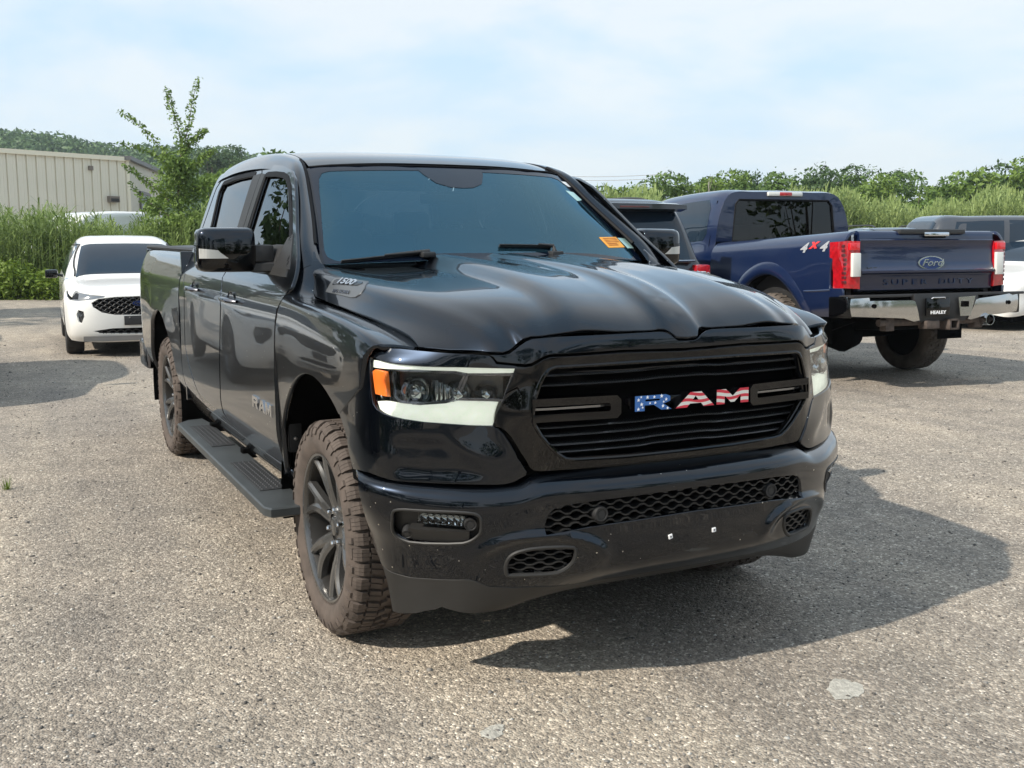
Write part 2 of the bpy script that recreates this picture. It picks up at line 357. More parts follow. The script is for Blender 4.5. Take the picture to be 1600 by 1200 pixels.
# ---------------- main pickup surfaces (truck frame: x forward, y left, z up; half y>0) -------------
X0=[-.70,-.4,-.1,.2,.45,.65,.80,.90,.975]
def _col(x,y,z):
    n=len(X0);f=lambda a:a if isinstance(a,(list,tuple)) else [a]*n
    return np.stack([f(x),f(y),f(z)],1)
zc=[1.44,1.431,1.42,1.402,1.378,1.342,1.295,1.243,1.165]
_XA=[-.70,-.4,-.1,.2,.45,.65,.80,.89,.96]
_XB=[-.70,-.4,-.1,.2,.45,.65,.79,.875,.94]
_h=[_col(X0,0,zc),
    _col(X0,.040,[a+.001 for a in zc]),
    _col(X0,.052,[a-.001 for a in zc]),
    _col(X0,.085,[a-.013 for a in zc]),
    _col(X0,.20,[a-.010 for a in zc]),
    _col(_XA,[.285,.295,.31,.325,.335,.345,.36,.375,.385],[1.438,1.429,1.415,1.396,1.372,1.338,1.291,1.242,1.163]),
    _col(_XA,[.31,.32,.335,.35,.36,.37,.385,.40,.41],[1.435,1.426,1.412,1.392,1.369,1.335,1.288,1.239,1.159]),
    _col(_XB,[.40,.41,.42,.43,.435,.44,.455,.475,.485],[1.390,1.377,1.366,1.350,1.333,1.309,1.270,1.224,1.152]),
    _col(_XB,[.43,.44,.45,.46,.465,.47,.485,.50,.51],[1.387,1.374,1.363,1.347,1.330,1.306,1.266,1.219,1.148]),
    _col([-.70,-.4,-.1,.2,.45,.63,.765,.85,.91],[.62,.62,.62,.61,.60,.58,.565,.56,.56],[1.384,1.368,1.351,1.332,1.314,1.288,1.247,1.207,1.146]),
    _col([-.70,-.4,-.1,.2,.42,.60,.73,.81,.865],[.84,.832,.812,.775,.73,.675,.635,.61,.60],[1.394,1.372,1.348,1.321,1.294,1.267,1.232,1.197,1.145]),
    _col([-.70,-.4,-.1,.2,.42,.60,.73,.81,.865],[.857,.852,.832,.797,.752,.697,.657,.635,.625],[1.385,1.364,1.341,1.313,1.286,1.259,1.225,1.190,1.140]),
    _col([-.70,-.4,-.1,.2,.40,.56,.67,.74,.79],[.877,.874,.866,.845,.81,.775,.748,.73,.72],[1.335,1.315,1.292,1.262,1.235,1.208,1.18,1.155,1.12]),
    _col([-.70,-.4,-.1,.15,.36,.5,.6,.66,.70],[.90,.895,.895,.89,.87,.855,.845,.83,.82],[1.27,1.255,1.243,1.228,1.205,1.180,1.152,1.125,1.09])]
HOOD=Patch(np.stack(_h,1),220,420,5,2.6,mirror_v0=True)
# fender: rows along x, columns from sill up to the hood seam
_fx=[-.70,-.53,-.45,-.38,-.30,-.1,.15,.38,.52,.60,.66,.72]
def _fr(x,ys,crest):
    zs=[.35,.6,.8,.98,1.12]
    r=[(x,y,z) for y,z in zip(ys,zs)]+[(x,c[0],c[1]) for c in crest]
    return r+[(x,r[-1][1]-.07,r[-1][2]+(.01 if x>-.4 else 0))]
_f=[_fr(-.70,[.95,.985,.995,1.0,1.004],[(.999,1.20),(.985,1.272),(.945,1.345),(.91,1.41),(.86,1.53)]),
    _fr(-.53,[.955,.985,.995,1.0,1.004],[(.999,1.20),(.985,1.268),(.945,1.34),(.90,1.405),(.82,1.445)]),
    _fr(-.45,[.96,.985,.995,1.0,1.004],[(.999,1.20),(.985,1.264),(.945,1.315),(.895,1.36),(.83,1.385)]),
    _fr(-.38,[.96,.985,.995,1.0,1.003],[(.998,1.20),(.984,1.260),(.945,1.287),(.90,1.303),(.86,1.31)]),
    _fr(-.30,[.96,.985,.997,1.002,1.003],[(.998,1.195),(.984,1.256),(.945,1.263),(.90,1.262),(.865,1.260)]),
    _fr(-.1,[.96,.985,.998,1.006,1.004],[(.998,1.19),(.982,1.249),(.945,1.251),(.905,1.248),(.87,1.243)]),
    _fr(.15,[.96,.985,.998,1.006,1.002],[(.995,1.18),(.977,1.236),(.94,1.237),(.90,1.232),(.865,1.226)]),
    _fr(.38,[.955,.98,.994,1.0,.995],[(.988,1.165),(.97,1.213),(.93,1.213),(.885,1.208),(.85,1.20)]),
    _fr(.52,[.945,.97,.985,.99,.987],[(.98,1.145),(.963,1.190),(.92,1.190),(.875,1.184),(.835,1.175)]),
    _fr(.60,[.93,.96,.972,.978,.975],[(.968,1.125),(.952,1.167),(.91,1.167),(.865,1.160),(.82,1.152)]),
    _fr(.66,[.915,.945,.955,.96,.958],[(.95,1.10),(.935,1.140),(.90,1.14),(.86,1.135),(.81,1.127)]),
    _fr(.72,[.89,.92,.93,.935,.933],[(.925,1.07),(.91,1.105),(.88,1.105),(.84,1.10),(.80,1.09)])]
FENDER=Patch(_f,260,220,4,2.2)
# body side (doors, cab side, up to the roof seam)
_sz=[.42,.50,.56,.62,.68,.76,.88,1.0,1.1,1.18,1.235,1.29,1.345,1.40,1.46,1.55,1.65,1.75,1.82,1.87,1.90]
_sy=[.91,.950,.975,.994,1.004,1.006,1.006,1.006,1.006,1.005,.996,.976,.945,.922,.900,.868,.833,.797,.768,.738,.70]
def _srow(x,w=0,top=0):
    return [(x,y+w-(top*max(0,z-1.35)/.5),z) for y,z in zip(_sy,_sz)]
SIDE=Patch([_srow(-.3,0,.03),_srow(-.6,0,.02),_srow(-1.1,.003,.006),_srow(-1.6,.005,0),_srow(-2.2,.005,0),_srow(-2.6,.002,.003),_srow(-2.95,-.002,.008)],200,320,3,3)
# bed side
_bz=[.42,.50,.56,.62,.70,.80,.92,1.02,1.1,1.18,1.235,1.29,1.345,1.385,1.408,1.415]
_by=[.91,.950,.975,.994,1.004,1.006,1.008,1.010,1.008,1.005,.998,.98,.958,.935,.905,.86]
def _brow(x,w,fl=0):return [(x,y+w+fl*np.exp(-((z-.92)/.12)**2),z) for y,z in zip(_by,_bz)]
BED=Patch([_brow(-2.80,0),_brow(-3.1,.0,.004),_brow(-3.4,.0,.012),_brow(-3.672,0,.014),_brow(-4.0,0,.012),_brow(-4.3,-.004,.004),_brow(-4.6,-.012),_brow(-4.82,-.03),_brow(-4.90,-.055),_brow(-4.935,-.11)],240,220,3,3)
# upper fascia: rows z, columns along the plan from the centre out to the arch
def _up(z,pts):return [(x,y,z) for x,y in pts]
FASC=Patch([
 _up(.66,[(.93,0),(.925,.2),(.91,.4),(.885,.53),(.86,.62),(.80,.74),(.72,.85),(.63,.945),(.52,.985),(.28,.985)]),
 _up(.72,[(.94,0),(.935,.2),(.92,.4),(.90,.53),(.875,.62),(.815,.74),(.735,.85),(.64,.95),(.53,.99),(.28,.995)]),
 _up(.80,[(.955,0),(.95,.2),(.935,.4),(.91,.53),(.88,.62),(.815,.75),(.74,.86),(.645,.955),(.53,.995),(.28,1.0)]),
 _up(.88,[(.965,0),(.96,.2),(.945,.4),(.92,.54),(.865,.64),(.79,.77),(.72,.87),(.63,.955),(.53,.992),(.28,1.0)]),
 _up(.95,[(.97,0),(.965,.2),(.95,.4),(.925,.56),(.855,.65),(.785,.77),(.71,.87),(.62,.953),(.53,.985),(.28,.998)]),
 _up(1.03,[(.965,0),(.96,.2),(.948,.4),(.925,.54),(.865,.63),(.785,.76),(.705,.86),(.61,.945),(.52,.978),(.28,.99)]),
 _up(1.10,[(.96,0),(.955,.2),(.945,.4),(.93,.52),(.885,.60),(.80,.74),(.715,.845),(.61,.94),(.52,.967),(.28,.98)]),
 _up(1.15,[(.963,0),(.958,.2),(.945,.4),(.928,.52),(.885,.59),(.80,.73),(.70,.83),(.60,.915),(.52,.955),(.28,.97)]),
 _up(1.20,[(.955,0),(.95,.2),(.935,.4),(.905,.53),(.86,.59),(.78,.70),(.68,.81),(.58,.895),(.51,.935),(.28,.955)]),
 _up(1.25,[(.90,0),(.895,.2),(.88,.4),(.85,.53),(.82,.58),(.74,.69),(.64,.79),(.55,.87),(.49,.91),(.28,.93)])],200,260,3,3)
# bumper: rows from shelf back down to the lip
def _bp(pts):return pts
BUMP=Patch([
 [(.90,0,.775),(.895,.2,.775),(.875,.42,.772),(.855,.53,.765),(.83,.60,.735),(.775,.72,.728),(.69,.84,.73),(.60,.935,.735),(.50,.985,.738),(.42,.99,.74)],
 [(.965,0,.757),(.96,.2,.757),(.935,.42,.755),(.905,.53,.750),(.89,.60,.722),(.83,.72,.715),(.75,.84,.716),(.66,.935,.724),(.56,.995,.733),(.46,1.01,.738)],
 [(1.012,0,.728),(1.005,.2,.728),(.98,.42,.726),(.948,.53,.718),(.915,.62,.694),(.86,.73,.690),(.78,.84,.692),(.69,.94,.704),(.59,1.005,.72),(.47,1.025,.728)],
 [(1.022,0,.705),(1.015,.2,.705),(.988,.42,.703),(.955,.53,.694),(.922,.62,.672),(.868,.73,.665),(.79,.84,.667),(.70,.94,.68),(.60,1.008,.698),(.47,1.028,.71)],
 [(1.018,0,.65),(1.010,.2,.65),(.984,.42,.648),(.95,.53,.64),(.917,.62,.628),(.865,.73,.62),(.79,.835,.62),(.70,.933,.63),(.60,1.0,.645),(.47,1.02,.655)],
 [(1.016,0,.585),(1.008,.2,.583),(.982,.42,.58),(.948,.53,.577),(.912,.62,.57),(.855,.73,.56),(.78,.82,.56),(.69,.915,.565),(.59,.975,.575),(.46,.99,.585)],
 [(1.014,0,.52),(1.006,.2,.52),(.98,.42,.52),(.944,.53,.52),(.902,.62,.51),(.84,.73,.50),(.76,.815,.50),(.67,.895,.50),(.575,.945,.505),(.45,.96,.515)],
 [(.995,0,.44),(.99,.2,.44),(.965,.42,.44),(.93,.53,.44),(.885,.62,.43),(.82,.73,.42),(.74,.81,.42),(.65,.88,.42),(.56,.925,.42),(.44,.935,.43)],
 [(.948,0,.388),(.943,.2,.388),(.923,.42,.383),(.898,.53,.378),(.86,.62,.368),(.80,.73,.355),(.725,.80,.355),(.64,.868,.352),(.55,.91,.35),(.43,.92,.35)],
 [(.905,0,.357),(.90,.2,.357),(.888,.42,.350),(.868,.53,.335),(.835,.62,.317),(.78,.73,.30),(.71,.80,.30),(.63,.865,.30),(.545,.905,.30),(.42,.91,.30)],
 [(.84,0,.350),(.835,.2,.350),(.832,.42,.338),(.825,.53,.312),(.805,.62,.278),(.76,.73,.25),(.70,.80,.243),(.62,.862,.240),(.54,.90,.240),(.42,.905,.240)]],260,300,3,3)
# windscreen
WIND=Patch([
 [(-.36,0,1.385),(-.365,.25,1.383),(-.385,.5,1.378),(-.42,.68,1.37),(-.47,.80,1.362),(-.50,.86,1.36)],
 [(-.46,0,1.452),(-.465,.25,1.450),(-.485,.5,1.444),(-.52,.68,1.435),(-.565,.79,1.428),(-.60,.845,1.425)],
 [(-.62,0,1.570),(-.625,.25,1.568),(-.645,.5,1.562),(-.68,.66,1.553),(-.725,.755,1.545),(-.755,.81,1.54)],
 [(-.80,0,1.697),(-.805,.25,1.695),(-.825,.48,1.688),(-.86,.62,1.679),(-.905,.72,1.670),(-.935,.765,1.665)],
 [(-1.04,0,1.850),(-1.045,.25,1.848),(-1.065,.46,1.841),(-1.095,.59,1.834),(-1.135,.68,1.826),(-1.165,.72,1.82)],
 [(-1.12,0,1.895),(-1.125,.25,1.893),(-1.145,.46,1.886),(-1.175,.58,1.878),(-1.215,.67,1.87),(-1.245,.71,1.865)]],160,160,4,4,mirror_v0=True)
# roof between the ditches
ROOF=Patch([
 [(-1.03,0,1.846),(-1.035,.25,1.845),(-1.06,.45,1.839),(-1.09,.57,1.832),(-1.13,.66,1.824)],
 [(-1.14,0,1.886),(-1.145,.25,1.884),(-1.165,.45,1.878),(-1.195,.57,1.871),(-1.235,.655,1.863)],
 [(-1.32,0,1.918),(-1.325,.25,1.916),(-1.34,.45,1.911),(-1.365,.57,1.904),(-1.40,.65,1.897)],
 [(-1.6,0,1.945),(-1.6,.25,1.943),(-1.6,.45,1.938),(-1.6,.57,1.930),(-1.6,.645,1.922)],
 [(-2.0,0,1.960),(-2.0,.25,1.958),(-2.0,.45,1.953),(-2.0,.57,1.944),(-2.0,.64,1.935)],
 [(-2.5,0,1.952),(-2.5,.25,1.950),(-2.5,.45,1.945),(-2.5,.57,1.936),(-2.5,.635,1.927)],
 [(-2.78,0,1.925),(-2.78,.25,1.923),(-2.78,.45,1.918),(-2.78,.57,1.909),(-2.78,.63,1.90)],
 [(-2.88,0,1.86),(-2.88,.25,1.858),(-2.88,.45,1.853),(-2.88,.57,1.846),(-2.88,.63,1.84)]],160,120,4,4,mirror_v0=True)
# A pillar running on into the roof side rail: inner edge (screen / ditch), crest, outer edge
def _rl(w,c1,c2,d):return [w,c1,c2,d]
RAIL=Patch([
 _rl((-.47,.80,1.385),(-.465,.845,1.392),(-.47,.895,1.375),(-.48,.935,1.34)),
 _rl((-.55,.80,1.442),(-.54,.85,1.455),(-.55,.893,1.438),(-.57,.912,1.40)),
 _rl((-.70,.765,1.545),(-.69,.812,1.560),(-.70,.852,1.545),(-.73,.872,1.505)),
 _rl((-.90,.722,1.675),(-.89,.765,1.693),(-.90,.800,1.680),(-.93,.822,1.640)),
 _rl((-1.13,.680,1.828),(-1.13,.720,1.842),(-1.14,.752,1.820),(-1.15,.772,1.780)),
 _rl((-1.25,.664,1.872),(-1.26,.705,1.876),(-1.27,.740,1.852),(-1.28,.765,1.810)),
 _rl((-1.42,.655,1.902),(-1.43,.700,1.902),(-1.43,.738,1.875),(-1.44,.765,1.832)),
 _rl((-1.7,.650,1.930),(-1.7,.700,1.924),(-1.7,.740,1.893),(-1.7,.768,1.848)),
 _rl((-2.1,.646,1.940),(-2.1,.700,1.933),(-2.1,.740,1.900),(-2.1,.768,1.855)),
 _rl((-2.5,.642,1.932),(-2.5,.698,1.923),(-2.5,.738,1.890),(-2.5,.766,1.845)),
 _rl((-2.80,.635,1.900),(-2.80,.690,1.890),(-2.80,.733,1.86),(-2.80,.762,1.815)),
 _rl((-2.90,.62,1.83),(-2.90,.68,1.82),(-2.90,.725,1.79),(-2.90,.755,1.75))],240,60,5,5)
for _p,_d in((HOOD,(0,0,1)),(FENDER,(0,1,0)),(SIDE,(0,1,0)),(BED,(0,1,0)),(FASC,(1,0,0)),(BUMP,(1,0,0)),(WIND,(1,0,1)),(ROOF,(0,0,1)),(RAIL,(0,1,1))):
    if (_p.N.mean((0,1))@np.array(_d))<0:_p.flip=-1
PATCHES=dict(HOOD=HOOD,FENDER=FENDER,SIDE=SIDE,BED=BED,FASC=FASC,BUMP=BUMP,WIND=WIND,ROOF=ROOF,RAIL=RAIL)
# outlines of the panels on those surfaces, in (u, v)
DATA = {
 'hood': ('HOOD', [(0.1469, 0), (0.1439, 0.2935), (0.1379, 0.5564), (0.1259, 0.7031), (0.1169, 0.78), (0.1199, 0.8281), (0.1918, 0.8357), (0.1977, 0.9017), (0.2133, 0.9531), (0.2348, 0.9681), (0.3224, 0.972), (0.5121, 0.9688), (0.6217, 0.9628), (0.7074, 0.9635), (0.7682, 0.9609), (0.8187, 0.9607), (0.8565, 0.9667), (0.8925, 0.9761), (0.9125, 0.9518), (0.9362, 0.9229), (0.976, 0.8486), (0.9872, 0.8117), (0.988, 0.7912), (0.9748, 0.7365), (0.9579, 0.6477), (0.9537, 0.5817), (0.9606, 0.4523), (0.9649, 0.2647), (0.9597, 0.0939), (0.9649, 0.0739), (0.9741, 0.0607), (0.9878, 0.044), (0.9904, 0.0356), (0.9913, 0.0148)]),
 'fender': ('FENDER', [(0.1231, 0.1452), (0.1209, 0.272), (0.1195, 0.4074), (0.1195, 0.5247), (0.1267, 0.637), (0.1411, 0.7092), (0.1593, 0.7547), (0.1885, 0.7936), (0.1934, 0.8361), (0.1678, 0.8602), (0.1465, 0.8757), (0.1011, 0.8964), (0.1025, 0.9031), (0.1123, 0.9181), (0.1192, 0.9365), (0.1436, 0.9346), (0.1646, 0.9437), (0.1794, 0.962), (0.1938, 0.9367), (0.2089, 0.9283), (0.2332, 0.9197), (0.2596, 0.9052), (0.2842, 0.9004), (0.3164, 0.9445), (0.5309, 0.9507), (0.6533, 0.9578), (0.7435, 0.96), (0.802, 0.9639), (0.8481, 0.9642), (0.8805, 0.9567), (0.9108, 0.9446), (0.9105, 0.9122), (0.9117, 0.8783), (0.9136, 0.8193), (0.9068, 0.7961), (0.8985, 0.7821), (0.8833, 0.7602), (0.8748, 0.734), (0.8692, 0.6843), (0.8622, 0.6455), (0.8562, 0.6023), (0.7189, 0.4977), (0.6922, 0.5194), (0.6643, 0.5382), (0.6354, 0.5542), (0.6056, 0.5672), (0.5752, 0.5771), (0.5443, 0.5839), (0.5131, 0.5876), (0.4818, 0.5879), (0.4506, 0.585), (0.4196, 0.5788), (0.3893, 0.5694), (0.3597, 0.5569), (0.3307, 0.5415), (0.3024, 0.5232), (0.2748, 0.502), (0.2481, 0.4782), (0.2221, 0.4517), (0.1971, 0.4229), (0.1742, 0.3919), (0.154, 0.3588), (0.1363, 0.324), (0.1339, 0.2268), (0.1303, 0.1543)]),
 'front_door': ('SIDE', [(0.0887, 0.0811), (0.0898, 0.1575), (0.0906, 0.2531), (0.0906, 0.3357), (0.0868, 0.4119), (0.0792, 0.4691), (0.0706, 0.5138), (0.051, 0.5446), (0.0298, 0.5774), (0.0394, 0.6062), (0.0509, 0.6289), (0.0707, 0.6599), (0.1308, 0.7346), (0.1695, 0.7888), (0.2121, 0.8493), (0.2455, 0.8924), (0.2861, 0.9221), (0.3558, 0.9443), (0.4397, 0.9574), (0.5219, 0.9681), (0.4857, 0.9287), (0.4822, 0.7542), (0.5082, 0.5955), (0.5109, 0.5731), (0.4854, 0.5387), (0.4751, 0.4779), (0.4903, 0.3941), (0.5055, 0.2876), (0.5101, 0.2024), (0.5224, 0.1229), (0.4755, 0.0811), (0.3019, 0.0776)]),
 'rear_door': ('SIDE', [(0.483, 0.0811), (0.5338, 0.1174), (0.5196, 0.2003), (0.5148, 0.2858), (0.4994, 0.3928), (0.484, 0.4769), (0.4938, 0.5381), (0.5192, 0.5726), (0.5164, 0.595), (0.4903, 0.7544), (0.494, 0.9295), (0.5349, 0.9699), (0.6135, 0.9784), (0.707, 0.9862), (0.7832, 0.9811), (0.8556, 0.9697), (0.8828, 0.943), (0.9117, 0.9105), (0.914, 0.8378), (0.9206, 0.7619), (0.9264, 0.6674), (0.9462, 0.5948), (0.8809, 0.4938), (0.8945, 0.3861), (0.9006, 0.2875), (0.863, 0.2281), (0.8151, 0.1818), (0.7547, 0.0811)]),
 'glass_front': ('SIDE', [(0.4493, 0.9192), (0.3804, 0.9144), (0.3237, 0.906), (0.2872, 0.8927), (0.2491, 0.8565), (0.1996, 0.7898), (0.1558, 0.7255), (0.1218, 0.6709), (0.097, 0.6173), (0.1132, 0.6212), (0.2264, 0.6261), (0.3396, 0.6303), (0.4528, 0.6344), (0.4466, 0.7459)]),
 'glass_rear': ('SIDE', [(0.5504, 0.9314), (0.7005, 0.9319), (0.8461, 0.9212), (0.8583, 0.8912), (0.8346, 0.8143), (0.8191, 0.7591), (0.8302, 0.6727), (0.8377, 0.6454), (0.7547, 0.642), (0.6038, 0.6385), (0.4981, 0.6358), (0.5384, 0.7562)]),
 'rocker': ('SIDE', [(0.0755, 0.0742), (0.3019, 0.0721), (0.4906, 0.0742), (0.7547, 0.0742), (0.9811, 0.0776), (0.9811, 0.0143), (0.4906, 0.0143), (0.0755, 0.0143)]),
 'bed': ('BED', [(0.0277, 0.0519), (0.0277, 0.3684), (0.0277, 0.6464), (0.0277, 0.8352), (0.0277, 0.9624), (0.0277, 0.9908), (0.2765, 0.9908), (0.6452, 0.9888), (0.8755, 0.9893), (0.96, 0.9742), (0.9955, 0.8956), (0.9955, 0.739), (0.9955, 0.5537), (0.9955, 0.3684), (0.8296, 0.2011), (0.7005, 0.1429), (0.6719, 0.1013), (0.6642, 0.1708), (0.6525, 0.2351), (0.6372, 0.2946), (0.6185, 0.3498), (0.5965, 0.4001), (0.5717, 0.4446), (0.5443, 0.4828), (0.5149, 0.514), (0.4838, 0.5378), (0.4515, 0.5538), (0.4185, 0.5619), (0.3852, 0.5619), (0.3522, 0.5538), (0.3199, 0.5378), (0.2888, 0.514), (0.2594, 0.4828), (0.2321, 0.4446), (0.2072, 0.4001), (0.1853, 0.3498), (0.1665, 0.2946), (0.1512, 0.2351), (0.1396, 0.1708), (0.1318, 0.1013), (0.129, 0.0519)]),
 'cab_rear_side': ('SIDE', [(0.9604, 0.0568), (0.9604, 0.3166), (0.9604, 0.5744), (0.9604, 0.7812), (0.9604, 0.9459), (0.9604, 0.979), (0.8679, 0.9946), (0.7547, 0.9893), (0.7242, 0.9929), (0.8077, 0.9889), (0.8765, 0.976), (0.8968, 0.947), (0.9244, 0.914), (0.9257, 0.8409), (0.9307, 0.7633), (0.9349, 0.6672), (0.9528, 0.5945), (0.8879, 0.4932), (0.9018, 0.3852), (0.908, 0.2863), (0.8723, 0.2239), (0.8253, 0.1773), (0.7585, 0.0811), (0.7623, 0.0568)]),
 'windscreen': ('WIND', [(0.0516, 0), (0.0519, 0.3091), (0.0453, 0.5987), (0.0514, 0.7914), (0.0549, 0.9023), (0.0515, 0.9306), (0.0985, 0.9438), (0.1544, 0.9473), (0.274, 0.9464), (0.4878, 0.9434), (0.6899, 0.9376), (0.8834, 0.9258), (0.889, 0.897), (0.8888, 0.8722), (0.8806, 0.5831), (0.8742, 0.2463), (0.8725, 0.019)]),
 'screen_clear': ('WIND', [(0.0907, 0), (0.0975, 0.3091), (0.0909, 0.5987), (0.0605, 0.8214), (0.0813, 0.8691), (0.1094, 0.8936), (0.1603, 0.9011), (0.3713, 0.8943), (0.6518, 0.8772), (0.7693, 0.8622), (0.8231, 0.8354), (0.8379, 0.7884), (0.8315, 0.4301), (0.8309, 0.1822), (0.8285, 0.0619)]),
 'fascia': ('FASC', [(0.5745, 0.8381), (0.6502, 0.8394), (0.7056, 0.8387), (0.757, 0.8241), (0.7915, 0.8029), (0.803, 0.767), (0.8048, 0.7189), (0.799, 0.6735), (0.792, 0.6019), (0.7871, 0.545), (0.7813, 0.5144), (0.7665, 0.5073), (0.7386, 0.4975), (0.7301, 0.456), (0.7186, 0.4519), (0.5544, 0.4471), (0.4097, 0.4674), (0.4019, 0.4589), (0.3758, 0.4513), (0.3393, 0.4458), (0.2443, 0.4357), (0.1745, 0.4164), (0.1576, 0.4182), (0.1257, 0.4454), (0.1165, 0.4634), (0.1138, 0.4837), (0.1147, 0.5891), (0.1142, 0.6928), (0.117, 0.73), (0.1269, 0.7634), (0.1378, 0.7963), (0.1329, 0.8332), (0.1231, 0.87), (0.1312, 0.8734), (0.2615, 0.9009), (0.2951, 0.9089), (0.3913, 0.9621), (0.4711, 0.919)]),
 'lens': ('FASC', [(0.7502, 0.8092), (0.7556, 0.7978), (0.7475, 0.776), (0.7376, 0.7425), (0.7328, 0.7142), (0.7264, 0.6587), (0.7248, 0.5821), (0.7223, 0.5146), (0.7202, 0.4562), (0.6444, 0.4519), (0.5575, 0.4501), (0.4712, 0.456), (0.4162, 0.4689), (0.4185, 0.5193), (0.4249, 0.5791), (0.4313, 0.6399), (0.4416, 0.6898), (0.4524, 0.7238), (0.4649, 0.7484), (0.481, 0.7676), (0.5111, 0.7816), (0.5692, 0.7897), (0.6359, 0.796)]),
 'header': ('FASC', [(0.7863, 0.5135), (0.785, 0.486), (0.7935, 0.4733), (0.8137, 0.4623), (0.8339, 0.4504), (0.8581, 0.4301), (0.8726, 0.4094), (0.8836, 0.3449), (0.8865, 0.2009), (0.8894, 0.077), (0.884, 0.0613), (0.8674, 0.048), (0.8384, 0.0327), (0.8303, 0.0237), (0.8268, 0.0072), (0.7937, 0.0108), (0.801, 0.178), (0.7962, 0.3035), (0.796, 0.363), (0.7934, 0.3771), (0.7823, 0.3946), (0.7625, 0.4111), (0.7491, 0.423), (0.7437, 0.4375), (0.748, 0.4661), (0.7557, 0.4965), (0.7804, 0.5058)]),
 'surround': ('FASC', [(0.7133, 0.4504), (0.7266, 0.4515), (0.7237, 0.4357), (0.729, 0.4202), (0.7424, 0.4089), (0.7621, 0.3932), (0.773, 0.3761), (0.7756, 0.3638), (0.7755, 0.3037), (0.7798, 0.1777), (0.7718, 0.0102), (0.7304, 0), (0.7297, 0.1594), (0.7258, 0.3606), (0.7137, 0.3772), (0.6792, 0.3867), (0.6329, 0.3899), (0.5579, 0.3902), (0.4766, 0.3881), (0.4293, 0.3869), (0.3698, 0.3796), (0.3083, 0.3617), (0.2632, 0.341), (0.2356, 0.3209), (0.2283, 0.2962), (0.2206, 0.1524), (0.2205, 0), (0.1691, 0.0001), (0.1691, 0.1454), (0.1675, 0.1492), (0.1772, 0.3184), (0.1776, 0.3825), (0.1828, 0.398), (0.1976, 0.4072), (0.278, 0.4251), (0.3631, 0.4357), (0.3944, 0.4434), (0.4121, 0.4515), (0.418, 0.4653), (0.5544, 0.4471)]),
 'grille_opening': ('FASC', [(0.7258, 0.3606), (0.7297, 0.1594), (0.7304, 0), (0.2205, 0), (0.2206, 0.1524), (0.2283, 0.2962), (0.2356, 0.3209), (0.2632, 0.341), (0.3083, 0.3617), (0.3698, 0.3796), (0.4293, 0.3869), (0.4766, 0.3881), (0.5579, 0.3902), (0.6329, 0.3899), (0.6792, 0.3867), (0.7137, 0.3772)]),
 'bumper': ('BUMP', [(0.0079, 0), (0.0044, 0.3265), (0.0035, 0.4586), (0.01, 0.5495), (0, 0.6481), (0.0039, 0.7523), (0.0009, 0.8418), (0.007, 0.9416), (0.142, 0.928), (0.2242, 0.9265), (0.3143, 0.9248), (0.4184, 0.9353), (0.5862, 0.9556), (0.6695, 0.9372), (0.706, 0.9204), (0.7195, 0.8825), (0.7277, 0.8096), (0.7099, 0.7024), (0.6895, 0.6207), (0.6972, 0.6042), (0.7087, 0.5914), (0.7465, 0.5607), (0.7687, 0.5022), (0.7934, 0.4001), (0.8019, 0.3431), (0.8066, 0.163), (0.8067, 0), (0.4019, 0), (0.4121, 0.2818), (0.428, 0.4034), (0.4327, 0.4348), (0.3903, 0.436), (0.338, 0.4306), (0.3103, 0.4244), (0.2889, 0.4117), (0.276, 0.3806), (0.2682, 0.2849), (0.2549, 0)]),
 'valance': ('BUMP', [(0.714, 0.9201), (0.7285, 0.8838), (0.7365, 0.8104), (0.7192, 0.7027), (0.6984, 0.622), (0.7061, 0.6055), (0.7177, 0.5926), (0.7561, 0.56), (0.779, 0.5014), (0.8063, 0.3983), (0.8092, 0.3431), (0.8144, 0.163), (0.8145, 0), (0.9391, 0), (0.939, 0.163), (0.9478, 0.3431), (0.956, 0.4959), (0.8953, 0.6989), (0.9174, 0.721), (0.9409, 0.7662), (0.9595, 0.7899), (0.982, 0.8559), (0.9849, 0.89)]),
 'mesh_hole': ('BUMP', [(0.4327, 0.4348), (0.3903, 0.436), (0.338, 0.4306), (0.3103, 0.4244), (0.2889, 0.4117), (0.276, 0.3806), (0.2682, 0.2849), (0.2549, 0), (0.4019, 0), (0.4121, 0.2818), (0.428, 0.4034)]),
 'fog_hole': ('BUMP', [(0.3581, 0.8313), (0.3161, 0.8268), (0.2892, 0.8167), (0.2695, 0.7769), (0.2528, 0.6828), (0.257, 0.6268), (0.2696, 0.6108), (0.2962, 0.602), (0.3846, 0.5994), (0.4176, 0.6102), (0.4457, 0.6265), (0.4665, 0.6526), (0.4957, 0.7866), (0.4783, 0.829), (0.4483, 0.8403), (0.4151, 0.8394)]),
 'intake_hole': ('BUMP', [(0.6471, 0.5251), (0.6062, 0.5269), (0.5674, 0.5211), (0.5439, 0.5091), (0.5307, 0.4904), (0.5236, 0.4591), (0.525, 0.3603), (0.5507, 0.3494), (0.5973, 0.3515), (0.6281, 0.357), (0.6659, 0.3719), (0.7013, 0.4012), (0.684, 0.5129), (0.6733, 0.5214)]),
 'drl_lower': ('FASC', [(0.523, 0.7725), (0.5301, 0.7428), (0.5236, 0.7064), (0.5154, 0.6564), (0.5285, 0.5834), (0.543, 0.5528), (0.5386, 0.462), (0.4211, 0.4691), (0.4217, 0.5191), (0.4282, 0.579), (0.4346, 0.6398), (0.4449, 0.6898), (0.4559, 0.722), (0.4686, 0.7463), (0.4852, 0.7632)]),
